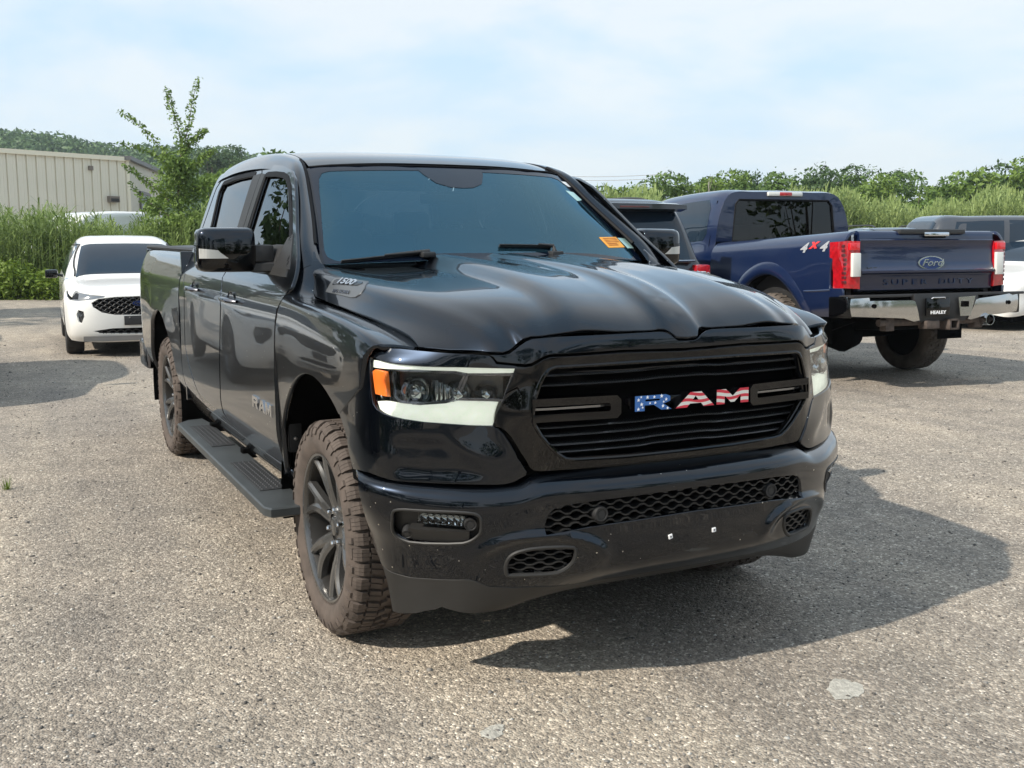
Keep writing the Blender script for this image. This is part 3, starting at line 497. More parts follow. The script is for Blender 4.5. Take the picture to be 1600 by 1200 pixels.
 'drl_upper': ('FASC', [(0.7398, 0.8014), (0.7395, 0.7743), (0.7264, 0.7134), (0.7199, 0.6581), (0.7182, 0.5815), (0.7151, 0.4582), (0.6951, 0.4576), (0.6922, 0.5103), (0.691, 0.5496), (0.7032, 0.5797), (0.7054, 0.6715), (0.7018, 0.7476), (0.7013, 0.797)]),
 'reflector': ('FASC', [(0.6774, 0.7961), (0.6878, 0.7876), (0.6805, 0.7525), (0.6246, 0.7475), (0.5552, 0.7406), (0.5585, 0.76), (0.5612, 0.7801)]),
 'projector': ('FASC', [(0.6972, 0.733), (0.6954, 0.6705), (0.6914, 0.5781), (0.6772, 0.5542), (0.6141, 0.5572), (0.554, 0.5658), (0.5367, 0.5838), (0.5266, 0.6401), (0.5321, 0.7033), (0.5612, 0.7215), (0.6274, 0.7291)]),
 'inner_cell': ('FASC', [(0.6826, 0.5482), (0.6804, 0.5082), (0.6816, 0.4562), (0.6377, 0.4517), (0.5575, 0.4501), (0.5474, 0.4526), (0.5527, 0.558), (0.6144, 0.5499)]),
 'badge': ('HOOD', [(0.2977, 0.9166), (0.3028, 0.875), (0.3108, 0.8352), (0.3159, 0.8143), (0.3307, 0.8056), (0.4433, 0.7735), (0.4766, 0.823), (0.4772, 0.8553), (0.4638, 0.882), (0.445, 0.8929), (0.379, 0.9039)]),
 'wiper': ('WIND', [(0.0577, 0.8422), (0.0619, 0.7638), (0.0735, 0.6484), (0.0877, 0.5222), (0.1009, 0.4252)]),
 'tag_orange': ('WIND', [(0.2428, 0.7081), (0.2608, 0.8721), (0.1696, 0.8668), (0.155, 0.7222)]),
 'sticker_teal': ('WIND', [(0.2536, 0.8857), (0.2579, 0.9857), (0.1689, 0.9723), (0.1632, 0.8943)]),
 'sticker_top': ('WIND', [(0.8056, 0.8601), (0.8201, 0.9594), (0.7703, 1), (0.7568, 0.8922)]),
 'sticker_mid': ('WIND', [(0.702, 0.8094), (0.696, 0.887), (0.6206, 0.9026), (0.6019, 0.8331)]),
 'wiper_left': ('WIND', [(0.1053, 0), (0.1156, 0.1373), (0.1159, 0.2603), (0.1218, 0.3166)]),
 'label_bottom': ('WIND', [(0.1628, 0), (0.162, 0), (0.0969, 0), (0.0984, 0)]),
}
# ================================================================== main pickup
M_PAINT = paint('black_paint', (.0035, .0065, .0125), .28, metal=.9, dust=.006, dustcol=(.12, .10, .08), specks=True, lowdust=.03)
M_PAINTTOP = paint('black_paint_clean', (.0035, .0065, .0125), .28, metal=.9, dust=.006, dustcol=(.16, .15, .13))
M_GLOSS = paint('gloss_black_trim', (.001, .001, .0014), .25, spec=.0, coat=.6, dust=.002, dustcol=(.12, .11, .10))
M_PLAST = pmat('black_plastic', (.022, .022, .023), .52, bump=.25, bump_scale=900, bump_dist=.0006, var=.15)
M_PLASTG = pmat('grey_plastic', (.018, .0175, .017), .5, bump=.3, bump_scale=700, bump_dist=.0006, var=.2)
M_RUB = pmat('seal_rubber', (.005, .005, .006), .6, spec=.15)
M_DARK = pmat('underbody_black', (.0025, .0025, .0025), .9, spec=.05)
M_CHROME = pmat('chrome', (.62, .63, .65), .07, 1)
M_DCHROME = pmat('dark_chrome', (.20, .20, .22), .14, 1)
M_STEEL = pmat('dull_steel', (.28, .27, .26), .45, .8)
M_GLW = glass('windscreen_glass', (.50, .60, .62), 2.0, veil=(.10, .32, .48, .05), gcol=(.46, .80, 1.0))  # blue diffuse share stands in for sky and dashboard haze on the glass
M_GLD = glass('privacy_glass', (.028, .03, .03), 1.6)
M_LENS = glass('lamp_lens', (.93, .95, .95), 1.45)
M_FRIT = pmat('black_frit', (.003, .006, .014), .3, coat=1, spec=0)
M_DRL = pmat('daytime_light', (.74, .77, .70), .25, coat=.5, emit=((.97, 1.0, .84), .42), var=.12, var_scale=30)
M_DRLG = pmat('light_rib_grey', (.46, .48, .45), .3, coat=.5, emit=((1, 1, .9), .06))
M_AMB = pmat('amber_reflector_glow', (.85, .20, .03), .25, coat=1, emit=((1, .22, .03), .12))  # weak glow added, the reflector has no light of its own
M_REFL = pmat('lamp_reflector', (.45, .47, .48), .16, 1)
M_SEAT = pmat('dark_seat', (.025, .025, .028), .7)
M_DASH = pmat('dashboard', (.035, .037, .04), .6)

truck = thing('pickup_truck', 'shiny black crew cab pickup with stars and stripes grille letters, nearest in the lot', 'pickup truck')

hood = panel('hood', 'hood', M_PAINTTOP, truck, mode='centre', res=.022, rim=.014)[0]
for f in panel('fender', 'fender', M_PAINT, truck, res=.022, rim=.02): pass
doorsF = panel('front_door', 'front_door', M_PAINT, truck, holes=['glass_front'], res=.026, rim=.016)
doorsR = panel('rear_door', 'rear_door', M_PAINT, truck, holes=['glass_rear'], res=.026, rim=.016)
panel('cab_corner', 'cab_rear_side', M_PAINT, truck, res=.026)
panel('bed_side', 'bed', M_PAINT, truck, res=.03, rim=.025)
panel('rocker_panel', 'rocker', M_PAINT, truck, res=.03)
def _sig(t): return 1 / (1 + np.exp(-np.clip(t, -40, 40)))
def relief_from(f, e=2e-4):
    """push a nose surface back by f(y, z) metres, normals included"""
    def g(P, N_):
        y, z = P[:, 1], P[:, 2]; d = f(y, z); fy = (f(y + e, z) - f(y - e, z)) / (2 * e); fz = (f(y, z + e) - f(y, z - e)) / (2 * e)
        P2 = P - np.stack([d, 0 * d, 0 * d], 1); N2 = N_ + np.abs(N_[:, :1]) * np.stack([0 * d, fy, fz], 1); return P2, N2 / np.linalg.norm(N2, axis=1, keepdims=True)
    return g
def pocket(y, z):       # wedge shaped scoop in the cheek below the headlamp
    return .026 * _sig((y - .665) / .018) * _sig((.925 - y) / .008) * _sig((z - (.752)) / .009) * _sig(((.862 - .10 * np.clip((.80 - y) / .14, 0, 1)) - z) / .011) * (.35 + .65 * np.clip((y - .66) / .25, 0, 1))
panel('fascia', 'fascia', M_PAINT, truck, holes=['lens'], res=.013, rim=.014, relief=relief_from(pocket))
# black closing sheet behind the shut lines of the nose
P, Nn, Fc = sheet(FASC, [(.03, 0), (.03, .93), (.60, .93), (.78, .90), (.80, .60), (.83, .42), (.85, 0)], [DATA['lens'][1]], .05, 0, -.022, True)
_n = len(P); _m = [i if abs(P[i, 1]) < 1e-9 else i + _n for i in range(_n)]
_keep = [f for f in Fc if not (P[list(f)][:, 1].mean() > .60 and P[list(f)][:, 2].mean() > 1.135) and not (P[list(f)][:, 1].mean() < .56 and .78 < P[list(f)][:, 2].mean() < 1.11)]
link('closing_panel', npmesh('closing_panel', np.concatenate([P, half(P)]), _keep + [tuple(_m[i] for i in f[::-1]) for f in _keep], normals=np.concatenate([Nn, half(Nn)])), M_DARK, truck)
panel('grille_header', 'header', M_PAINTTOP, truck, mode='centre', res=.02, rim=.012)
def bump_relief(y, z):
    dy, dz = (y - .535) / .135, (z - .478) / .062; rr_ = np.sqrt(dy * dy + dz * dz + 1e-9)      # hooded rim over the round intakes
    up_ = _sig((z - .470) / .012); d = -.015 * np.exp(-((rr_ - 1.45) / .22) ** 2) * up_
    return d
bumper = panel('front_bumper', 'bumper', M_PAINT, truck, holes=['fog_hole', 'intake_hole'], mode='centre', res=.014, rim=.022, relief=relief_from(bump_relief))[0]
valance = panel('bumper_valance', 'valance', M_PLASTG, truck, mode='centre', res=.022, rim=.02)[0]
grille = panel('grille', 'surround', M_GLOSS, truck, mode='centre', res=.02, rim=.03)[0]
tag(hood, 'glossy black sculpted hood reflecting the sky')

# windscreen with its black border
ws = panel('windscreen', 'windscreen', M_GLW, truck, mode='centre', res=.03, rim=.004)[0]
def ring(name, key, holekey, mat, parent, off=.001, res=.028):
    """border band drawn between two outlines on the glass (closed along the middle for a centred sheet)"""
    sname, o_ = DATA[key]; h_ = DATA[holekey][1]
    poly = list(o_) + list(h_[::-1])
    P, Nn, Fc = sheet(PATCHES[sname], poly, (), res, 0, off, True)
    n = len(P); mp_ = np.arange(n) + n
    for i in range(n):
        if abs(P[i, 1]) < 1e-9: mp_[i] = i
    V = np.concatenate([P, half(P)]); NN = np.concatenate([Nn, half(Nn)]); FF = list(Fc) + [tuple(int(mp_[i]) for i in f[::-1]) for f in Fc]
    return link(name, npmesh(name, V, FF, normals=NN), mat, parent)
frit = ring('border_band', 'windscreen', 'screen_clear', M_FRIT, ws, off=.0015)

# roof and pillar rails
def strip(name, patch, u0, u1, v0, v1, nu, nv, mat, parent, off=0, mode='both', skirt=0):
    U, Vv = np.meshgrid(np.linspace(u0, u1, nu), np.linspace(v0, v1, nv), indexing='ij'); uv = np.stack([U.ravel(), Vv.ravel()], 1)
    P = patch.pos(uv); Nn = patch.nor(uv); P = P + Nn * off
    Fc = [(i * nv + j, i * nv + j + 1, (i + 1) * nv + j + 1, (i + 1) * nv + j) for i in range(nu - 1) for j in range(nv - 1)]
    f = Fc[len(Fc) // 2]; n = np.cross(P[f[1]] - P[f[0]], P[f[2]] - P[f[0]])
    if n @ Nn[f[0]] < 0: Fc = [q[::-1] for q in Fc]
    if mode == 'centre':
        if v0 == 0:
            P[:, 1] = np.where(P[:, 1] < .004, 0, P[:, 1])
        n_ = len(P); mp_ = np.arange(n_) + n_
        for i in range(n_):
            if P[i, 1] == 0: mp_[i] = i
        return link(name, npmesh(name, np.concatenate([P, half(P)]), Fc + [tuple(int(mp_[i]) for i in q[::-1]) for q in Fc], normals=np.concatenate([Nn, half(Nn)])), mat, parent)
    a = link(name, npmesh(name, half(P), [q[::-1] for q in Fc], normals=half(Nn)), mat, parent)
    b = link(name, npmesh(name, P, Fc, normals=Nn), mat, parent); return a, b
roof = strip('roof', ROOF, .015, 1, 0, 1, 60, 40, M_PAINTTOP, truck, mode='centre')
strip('roof_rail', RAIL, .0, 1, .05, 1, 90, 20, M_PAINTTOP, truck)
mb = MB()          # black ditch moulding between roof and rail
pts = [tuple(RAIL.pos([u, .06])[0] - np.array([0, -.004, .010])) for u in np.linspace(.335, 1, 30)]
mb.tube(pts, .011, 6); mb.build('roof_moulding', M_RUB, truck); mb.xf(lambda x, y, z: (x, -y, z)).build('roof_moulding', M_RUB, truck)
mb = MB()          # header seal over the screen
hp = [tuple(WIND.pos(WIND.near([x, y, z]))[0] + np.array([.0, 0, .004])) for x, y, z in [(-1.02, 0, 1.838), (-1.024, .2, 1.837), (-1.05, .45, 1.833), (-1.085, .57, 1.829), (-1.12, .665, 1.823)]]
mb.tube(hp, .006, 6); mb.mirror(); mb.build('header_seal', M_RUB, truck)
mb = MB()          # seal down the side of the screen
sp = [tuple(RAIL.pos([u, .05])[0] + np.array([.0, .0, -.002])) for u in np.linspace(.06, .36, 16)]
mb.tube(sp, .009, 6); mb.build('screen_seal', M_RUB, truck); mb.xf(lambda x, y, z: (x, -y, z)).build('screen_seal', M_RUB, truck)

# side glass, seals and pillars
def inset(poly, surf, d):
    """push an outline inwards by d metres"""
    S = np.array(PATCHES[surf].scale); P = resample(np.array(poly) * S, .03); c = P.mean(0); n = len(P); out = []
    area = sum(P[i][0] * P[(i + 1) % n][1] - P[(i + 1) % n][0] * P[i][1] for i in range(n)); sg = 1 if area > 0 else -1
    for i in range(n):
        e = P[(i + 1) % n] - P[i - 1]; e /= np.linalg.norm(e) + 1e-9; out.append((P[i] + sg * d * np.array([-e[1], e[0]])) / S)
    return out
for doors, key in ((doorsF, 'glass_front'), (doorsR, 'glass_rear')):
    sname, o_ = DATA[key]
    for k, side in enumerate(('right', 'left')):
        P, Nn, Fc = sheet(SIDE, o_, (), .04, 0, -.012)
        if side == 'right': P, Nn, Fc = half(P), half(Nn), [f[::-1] for f in Fc]
        link('window', npmesh('window', P, Fc, normals=Nn), M_GLD, doors[k])
        P, Nn, Fc = sheet(SIDE, inset(o_, 'SIDE', -.020), [inset(o_, 'SIDE', .006)], .03, .006, .003)
        if side == 'right': P, Nn, Fc = half(P), half(Nn), [f[::-1] for f in Fc]
        link('window_seal', npmesh('window_seal', P, Fc, normals=Nn), M_RUB, doors[k])
# B pillar appliques (two upright strips) and belt mouldings
def curve_on(surf, pts, off=0, n=24):
    P = np.array([surf.pos(surf.near(p, (0, 2)))[0] + surf.nor(surf.near(p, (0, 2)))[0] * off for p in pts]); return P
def side_band(name, quad, mat, parents, off=.004, th=.006, n=14):
    """quad: (x,z) corners a-b (bottom) d-c (top) on the body side, thin plate"""
    a, b, c, d = [np.array(q, float) for q in quad]; V = []; ST = []
    for t in np.linspace(0, 1, n):
        for s_ in (0, .5, 1):
            q = (a * (1 - s_) + b * s_) * (1 - t) + (d * (1 - s_) + c * s_) * t; uv = SIDE.near([q[0], 0, q[1]], (0, 2)); V.append(SIDE.pos(uv)[0] + SIDE.nor(uv)[0] * off)
    V = np.array(V); m = len(V); Vb = V - np.array([0, th + off, 0]); Fc = []
    for i in range(n - 1):
        for j in range(2):
            Fc += [(i * 3 + j, i * 3 + j + 1, i * 3 + j + 4, i * 3 + j + 3)]
    bd = [(i * 3, (i + 1) * 3) for i in range(n - 1)] + [(i * 3 + 2, (i + 1) * 3 + 2) for i in range(n - 1)] + [(0, 1), (1, 2), ((n - 1) * 3, (n - 1) * 3 + 1), ((n - 1) * 3 + 1, (n - 1) * 3 + 2)]
    Fc += [(p, q, q + m, p + m) for p, q in bd]
    for k in (0, 1):
        W_ = MB().add(np.concatenate([V, Vb]) * ([1, -1, 1] if k == 0 else [1, 1, 1]), Fc); W_.build(name, mat, parents[k])
side_band('pillar_trim', [(-1.52, 1.39), (-1.595, 1.39), (-1.595, 1.818), (-1.508, 1.81)], M_PLASTG, doorsF)
side_band('pillar_trim', [(-1.607, 1.39), (-1.73, 1.39), (-1.76, 1.815), (-1.600, 1.82)], M_PLAST, doorsR)
side_band('belt_moulding', [(-.52, 1.338), (-1.60, 1.345), (-1.60, 1.385), (-.55, 1.372)], M_PLASTG, doorsF, n=4)
side_band('belt_moulding', [(-1.61, 1.345), (-2.72, 1.355), (-2.70, 1.392), (-1.61, 1.385)], M_PLASTG, doorsR, n=4)
side_band('sail_panel', [(-.52, 1.37), (-.80, 1.372), (-.72, 1.50), (-.66, 1.515)], M_PLAST, doorsF, off=.003)

# door handles
def handle(parent, x0, z0, side):
    mb = MB(); y0 = 1.004
    # pull bar
    P = [(x0 - .115, y0 + .004, z0), (x0 - .10, y0 + .030, z0 + .002), (x0 - .03, y0 + .040, z0 + .004), (x0 + .05, y0 + .040, z0 + .003), (x0 + .10, y0 + .028, z0), (x0 + .125, y0 + .004, z0 - .002)]
    mb.tube(P, [.010, .015, .017, .017, .015, .010], 10, squash=.75)
    mb.box((x0 - .125, y0 - .01, z0 - .022), (x0 - .085, y0 + .012, z0 + .018), .006)
    if side < 0: mb.xf(lambda x, y, z: (x, -y, z))
    mb.build('handle', M_DCHROME, parent)
    mb = MB(); mb.lathe([(0, -.004), (.055, -.002), (.068, .001), (.07, .0025)], 20); mb.xf(lambda x, y, z: (x * 1.15 + x0 - .01, y + y0 + .0005, z * .62 + z0))
    if side < 0: mb.xf(lambda x, y, z: (x, -y, z))
    mb.build('handle_cup', M_GLOSS, parent)
for k, sd in enumerate((-1, 1)):
    handle(doorsF[k], -1.33, 1.203, sd); handle(doorsR[k], -2.30, 1.212, sd)

# ---- headlights
def on_patch(surf, key, off, mat, name, parent, k, res=.02, rim=.006, poly=None):
    P, Nn, Fc = sheet(PATCHES[surf], poly if poly is not None else DATA[key][1], (), res, rim, off)
    if k == 0: P, Nn, Fc = half(P), half(Nn), [f[::-1] for f in Fc]
    return link(name, npmesh(name, P, Fc, normals=Nn), mat, parent)
M_HB = pmat('headlight_inner', (.035, .038, .04), .22, .3, coat=.6)
for k in (0, 1):
    hl = on_patch('FASC', 'lens', -.075, M_HB, 'headlight', truck, k, rim=-.07, res=.025)
    on_patch('FASC', 'lens', -.003, M_LENS, 'lens', hl, k, rim=0)
    on_patch('FASC', 'drl_lower', -.012, M_DRL, 'light_bar', hl, k, rim=.03)
    on_patch('FASC', 'drl_upper', -.012, M_DRL, 'light_bar', hl, k, rim=.02)
    on_patch('FASC', 'reflector', -.010, M_AMB, 'reflector', hl, k, rim=.02)
    # chrome bezels round the two cells
    for key in ('projector', 'inner_cell'):
        o_ = DATA[key][1]
        P, Nn, Fc = sheet(FASC, inset(o_, 'FASC', -.003), [inset(o_, 'FASC', .004)], .02, .04, -.018)
        if k == 0: P, Nn, Fc = half(P), half(Nn), [f[::-1] for f in Fc]
        link('bezel', npmesh('bezel', P, Fc, normals=Nn), M_DCHROME, hl)
    sg = -1 if k == 0 else 1
    for (y, z, r_) in ((.845, 1.015, .036), (.735, 1.010, .033), (.66, 1.01, .026)):
        uv = FASC.near([0, y, z], (1, 2)); P = FASC.pos(uv)[0] - np.array([.052, 0, 0])
        mb = MB(); mb.lathe([(0, .030), (r_ * .55, .024), (r_ * .9, .008), (r_, -.004), (r_ * 1.12, -.006), (r_ * 1.25, .012), (r_ * 1.3, -.02)], 20, axis='x', c=(P[0], sg * P[1], P[2]))
        mb.build('projector', M_REFL, hl)
    mb = MB()     # fluted reflector wedge
    for q in range(6):
        y = .80 - q * .012; uv = FASC.near([0, y, 1.0], (1, 2)); P = FASC.pos(uv)[0]
        mb.box((P[0] - .07, sg * y - .005, .965 + q * .004), (P[0] - .03, sg * y + .005, 1.055 - q * .006), .002)
    mb.build('fluted_reflector', M_REFL, hl)

# ---- grille: backing, bars, two side loops, letters
def fx(y, z, surf=FASC):
    return surf.pos(surf.near([0, abs(y), z], (1, 2)))[0][0]
mb = MB()
ys_ = np.linspace(-.60, .60, 25); zs_ = np.linspace(.77, 1.125, 6)
V = [(fx(y, z) - .085, y, z) for z in zs_ for y in ys_]
mb.add(V, [(i * 25 + j, i * 25 + j + 1, (i + 1) * 25 + j + 1, (i + 1) * 25 + j) for i in range(5) for j in range(24)])
mb.build('radiator_screen', M_DARK, grille)
def gbar(z, half_w, th=.010, dep=.040, y0=0, inset_=.030, kink=.0045):
    """one wedge shaped bar following the nose"""
    ys = np.concatenate([np.linspace(y0, half_w, 20)]) if y0 else np.linspace(-half_w, half_w, 45); V = []
    for y in ys:
        x = fx(y, z) - inset_; k_ = kink * (1 / (1 + math.exp((abs(y) - .125) / .012))); zz = z + k_
        V += [(x, y, zz), (x - .0030, y, zz + .0030), (x - dep, y, zz + .0045), (x - dep, y, zz - .004), (x - .003, y, zz - .003)]
    n = len(ys); Fc = [(i * 5 + j, i * 5 + (j + 1) % 5, (i + 1) * 5 + (j + 1) % 5, (i + 1) * 5 + j) for i in range(n - 1) for j in range(5)] + [(4, 3, 2, 1, 0), tuple((n - 1) * 5 + j for j in range(5))]
    return MB().add(V, Fc)
M_BAR = pmat('grille_bar_black', (.30, .30, .31), .24, .92)
for z, hw in ((1.072, .525), (1.040, .545), (.905, .555), (.877, .53), (.846, .505), (.820, .475)):
    gbar(z, hw).build('grille_bar', M_BAR, grille, auto=30)
# upper & side rim of the opening
def rimpath(pts, r=.009, inset_=.004):
    return [(fx(y, z) - inset_, y, z) for y, z in pts]
op = [FASC.pos(u)[0] for u in DATA['grille_opening'][1]]
loop = [(p[1], p[2]) for p in op]; loop = [(y if y > .03 else 0, z) for y, z in loop]
top = [q for q in loop]
dense = []
for (y0_, z0_), (y1_, z1_) in zip(loop[:-1], loop[1:]):
    n_ = max(1, int(abs(y1_ - y0_) / .04)); dense += [(y0_ + (y1_ - y0_) * t / n_, z0_ + (z1_ - z0_) * t / n_) for t in range(n_)]
i_top = max(range(len(dense)), key=lambda i: (abs(dense[i][0]) < 1e-6) * 10 + dense[i][1])
dense = dense[2:] + dense[:2]
mb = MB()
right = [q for q in loop]                        # starts at the top corner, goes to the middle, along the bottom, back up the side
a_ = right[2:3]; 
path = right[3:] + right[:3]                     # bottom middle -> bottom corner -> side -> top corner -> top middle
pp = []
for (y0_, z0_), (y1_, z1_) in zip(path[:-1], path[1:]):
    n_ = max(1, int(math.hypot(y1_ - y0_, z1_ - z0_) / .03)); pp += [(y0_ + (y1_ - y0_) * t / n_, z0_ + (z1_ - z0_) * t / n_) for t in range(n_)]
pp.append(path[-1]); full = pp + [(-y, z) for y, z in pp[::-1]]
mb.tube(rimpath(full), .0075, 8, caps=False); mb.build('opening_rim', M_GLOSS, grille)
def loopring(y0, y1, z0, z1, w, sgn):
    """bracket shaped loop, open ring with a slot"""
    c = .012
    def rr(y0, y1, z0, z1, c): return [(y0 + c, z0), (y1, z0), (y1, z1), (y0 + c, z1), (y0, z1 - c), (y0, z0 + c)]
    o_ = rr(y0, y1, z0, z1, .014); i_ = rr(y0 + w, y1, z0 + .024, z1 - .024, .005); mb = MB()
    V = []
    for dx in (.010, -.05):
        for q in (o_, i_):
            for y, z in q: V.append((fx(y, z) + dx - (.004 if q is i_ and dx > 0 else 0), sgn * y, z))
    Fc = []
    for j in range(6):
        k2 = (j + 1) % 6
        Fc += [(j, k2, 6 + k2, 6 + j), (12 + j, 12 + k2, k2, j), (6 + j, 6 + k2, 18 + k2, 18 + j)]
    return mb.add(V, Fc)
for sgn in (-1, 1):
    mb = loopring(.262, .562, .930, 1.004, .036, sgn); mb.build('grille_loop', M_GLOSS, grille, auto=25)
    mb = MB(); mb.add([(fx(y, .966) - .03 + dx, sgn * y, .966 + dz) for y in np.linspace(.30, .56, 10) for dx, dz in ((0, .004), (-.03, .006), (-.03, -.006), (0, -.003))], [(i * 4 + j, i * 4 + (j + 1) % 4, (i + 1) * 4 + (j + 1) % 4, (i + 1) * 4 + j) for i in range(9) for j in range(4)])
    mb.build('grille_bar', M_BAR, grille)
# letters: heavy slab shapes
def stripes_mat():
    m = pmat('flag_stripes', (.8, .8, .8), .3, coat=.6); N, L = nodes(m); b = N['Principled BSDF']; tcn = N.new('ShaderNodeTexCoord'); s_ = N.new('ShaderNodeSeparateXYZ'); L.new(tcn.outputs['Object'], s_.inputs[0])
    a = N.new('ShaderNodeMath'); a.operation = 'MULTIPLY'; a.inputs[1].default_value = 52; L.new(s_.outputs[1], a.inputs[0])
    sn = N.new('ShaderNodeMath'); sn.operation = 'SINE'; L.new(a.outputs[0], sn.inputs[0])
    w_ = N.new('ShaderNodeMath'); w_.operation = 'MULTIPLY_ADD'; w_.inputs[1].default_value = .0035; L.new(sn.outputs[0], w_.inputs[0]); L.new(s_.outputs[2], w_.inputs[2])
    f = N.new('ShaderNodeMath'); f.operation = 'MULTIPLY'; f.inputs[1].default_value = 1 / .0215; L.new(w_.outputs[0], f.inputs[0])
    fr = N.new('ShaderNodeMath'); fr.operation = 'FRACT'; L.new(f.outputs[0], fr.inputs[0]); g = N.new('ShaderNodeMath'); g.operation = 'GREATER_THAN'; g.inputs[1].default_value = .48; L.new(fr.outputs[0], g.inputs[0])
    x = N.new('ShaderNodeMix'); x.data_type = 'RGBA'; x.inputs[6].default_value = (.62, .02, .05, 1); x.inputs[7].default_value = (.72, .70, .66, 1); L.new(g.outputs[0], x.inputs[0]); L.new(x.outputs[2], b.inputs['Base Color']); return m
M_STR = stripes_mat(); M_BLUE = pmat('flag_blue', (.02, .13, .42), .3, coat=.6); M_WHITE = pmat('white_print', (.85, .85, .85), .4)
Z0, Z1 = .951, 1.001
H_ = Z1 - Z0
R_out = [(-.229, 0), (-.229, 1), (-.112, 1), (-.094, .86), (-.094, .56), (-.112, .44), (-.122, .42), (-.088, 0), (-.128, 0), (-.157, .36), (-.192, .36), (-.192, 0)]
R_hole = [(-.190, .62), (-.190, .74), (-.138, .74), (-.134, .70), (-.134, .66), (-.138, .62)]
A_out = [(-.072, 0), (-.015, 1), (.030, 1), (.084, 0), (.040, 0), (.029, .24), (-.016, .24), (-.028, 0)]
A_hole = [(-.006, .46), (.006, .74), (.018, .46)]
M_out = [(.094, 0), (.094, 1), (.132, 1), (.162, .52), (.192, 1), (.230, 1), (.230, 0), (.196, 0), (.196, .55), (.170, .10), (.154, .10), (.128, .55), (.128, 0)]
def letter(out_, holes, mat, name='letter'):
    loops = [np.array(out_)] + [np.array(h) for h in holes]; S_ = np.array([1, H_]); pts_ = np.concatenate(loops) * S_; edges = []; n0 = 0
    for l in loops: edges += [(n0 + i, n0 + (i + 1) % len(l)) for i in range(len(l))]; n0 += len(l)
    r_ = delaunay_2d_cdt([Vector(p) for p in pts_], edges, [], 0, 1e-7, True); vv = np.array([p[:] for p in r_[0]]); cen = np.array([vv[list(f)].mean(0) for f in r_[2]])
    ok = pip(cen, loops[0] * S_)
    for h in loops[1:]: ok &= ~pip(cen, h * S_)
    T = [f for f, k in zip(r_[2], ok) if k]; xf_ = 1.004
    V = [(xf_ - .02 * abs(p[0]), p[0], Z0 + p[1]) for p in vv] + [(xf_ - .045, p[0], Z0 + p[1]) for p in vv]; n = len(vv)
    Fc = [tuple(f) for f in T] + [tuple(i + n for i in f)[::-1] for f in T]; cnt = {}
    for f in T:
        for a, b in ((f[0], f[1]), (f[1], f[2]), (f[2], f[0])): cnt[(a, b)] = 1
    side0 = len(Fc); Fc += [(a, b, b + n, a + n) for (a, b) in cnt if (b, a) not in cnt]
    mbx = MB().add(V, Fc); o = mbx.build(name, [mat, M_GLOSS], grille, auto=20)
    for p in o.data.polygons:
        if abs(p.normal.x) < .5: p.material_index = 1
    return o
lR = letter(R_out, [R_hole], M_BLUE); letter(A_out, [A_hole], M_STR); letter(M_out, [], M_STR)
mb = MB()
for (y, t, s_) in ((-.216, .14, .006), (-.204, .45, .0065), (-.216, .74, .006), (-.182, .88, .006), (-.156, .87, .005), (-.128, .90, .0065), (-.110, .66, .0055), (-.152, .49, .005), (-.122, .24, .006), (-.104, .08, .005), (-.172, .49, .004), (-.206, .92, .004), (-.200, .24, .004), (-.120, .52, .004)):
    P = [(y + s_ * (1 if q % 2 == 0 else .42) * math.sin(q * PI / 5), Z0 + t * H_ + s_ * (1 if q % 2 == 0 else .42) * math.cos(q * PI / 5)) for q in range(10)]
    mb.prism(P, lambda a, b: (1.0035 - .02 * abs(a), a, b), lambda a, b: (1.0052 - .02 * abs(a), a, b))
mb.build('star_print', M_WHITE, lR, auto=20)
mb = MB(); mb.box((.93, -.235, .965), (.972, .235, .990), .004); mb.build('letter_carrier', M_GLOSS, grille)

# ---- bumper details
def mesh_insert(name, poly_uv, surf, parent, mat, dep=.035, cell=(.052, .020), k=0, centre=False, lines=None):
    """recessed honeycomb: wavy slats joined at the crests"""
    P = np.array([surf.pos(u)[0] for u in poly_uv]); yz = P[:, 1:]; sg = -1 if k == 0 else 1
    if centre: yz = np.concatenate([yz, (yz * [-1, 1])[::-1]])
    lo = yz.min(0); hi = yz.max(0); mb = MB(); nrow = int((hi[1] - lo[1]) / cell[1]) + 2
    def X(y, z): return surf.pos(surf.near([0, abs(y), z], (1, 2)))[0][0]
    ygrid = np.linspace(lo[0] - .01, hi[0] + .01, 30); xg = np.array([[X(y, z) for y in ygrid] for z in (lo[1], hi[1])])
    def Xi(y, z):
        t = (z - lo[1]) / (hi[1] - lo[1]); return np.interp(y, ygrid, xg[0]) * (1 - t) + np.interp(y, ygrid, xg[1]) * t
    for r_ in range(-1, nrow):
        zc_ = lo[1] + r_ * cell[1]; y = lo[0] - cell[0]; run = []
        yy = np.arange(lo[0] - .01, hi[0] + .01, cell[0] / 8)
        for y in yy:
            ph = (y / cell[0] + (.5 if r_ % 2 else 0)) % 1.0
            tri = 1 if ph < .30 else (1 - (ph - .30) / .2 if ph < .5 else (-1 if False else (0 if ph < .8 else (ph - .8) / .2)))
            z = zc_ + cell[1] * .5 * tri
            if pip([(y, z)], yz)[0]: run.append((y, z))
            else:
                if len(run) > 1: _rib(mb, run, Xi, dep)
                run = []
        if len(run) > 1: _rib(mb, run, Xi, dep)
    if not centre and sg < 0: mb.xf(lambda x, y, z: (x, -y, z))
    o = mb.build(name, mat, parent, auto=25)
    mb = MB(); n = len(yz); c = yz.mean(0); yo = c + (yz - c) * 1.06
    V = [(Xi(np.clip(y, lo[0], hi[0]), np.clip(z, lo[1], hi[1])) - dep - .03, (y if centre or sg > 0 else -y), z) for y, z in yo]; V.append((Xi(c[0], c[1]) - dep - .03, (c[0] if centre or sg > 0 else -c[0]), c[1]))
    mb.add(V, [(i, (i + 1) % n, n) for i in range(n)]); mb.build('backing', M_DARK, o)
    return o
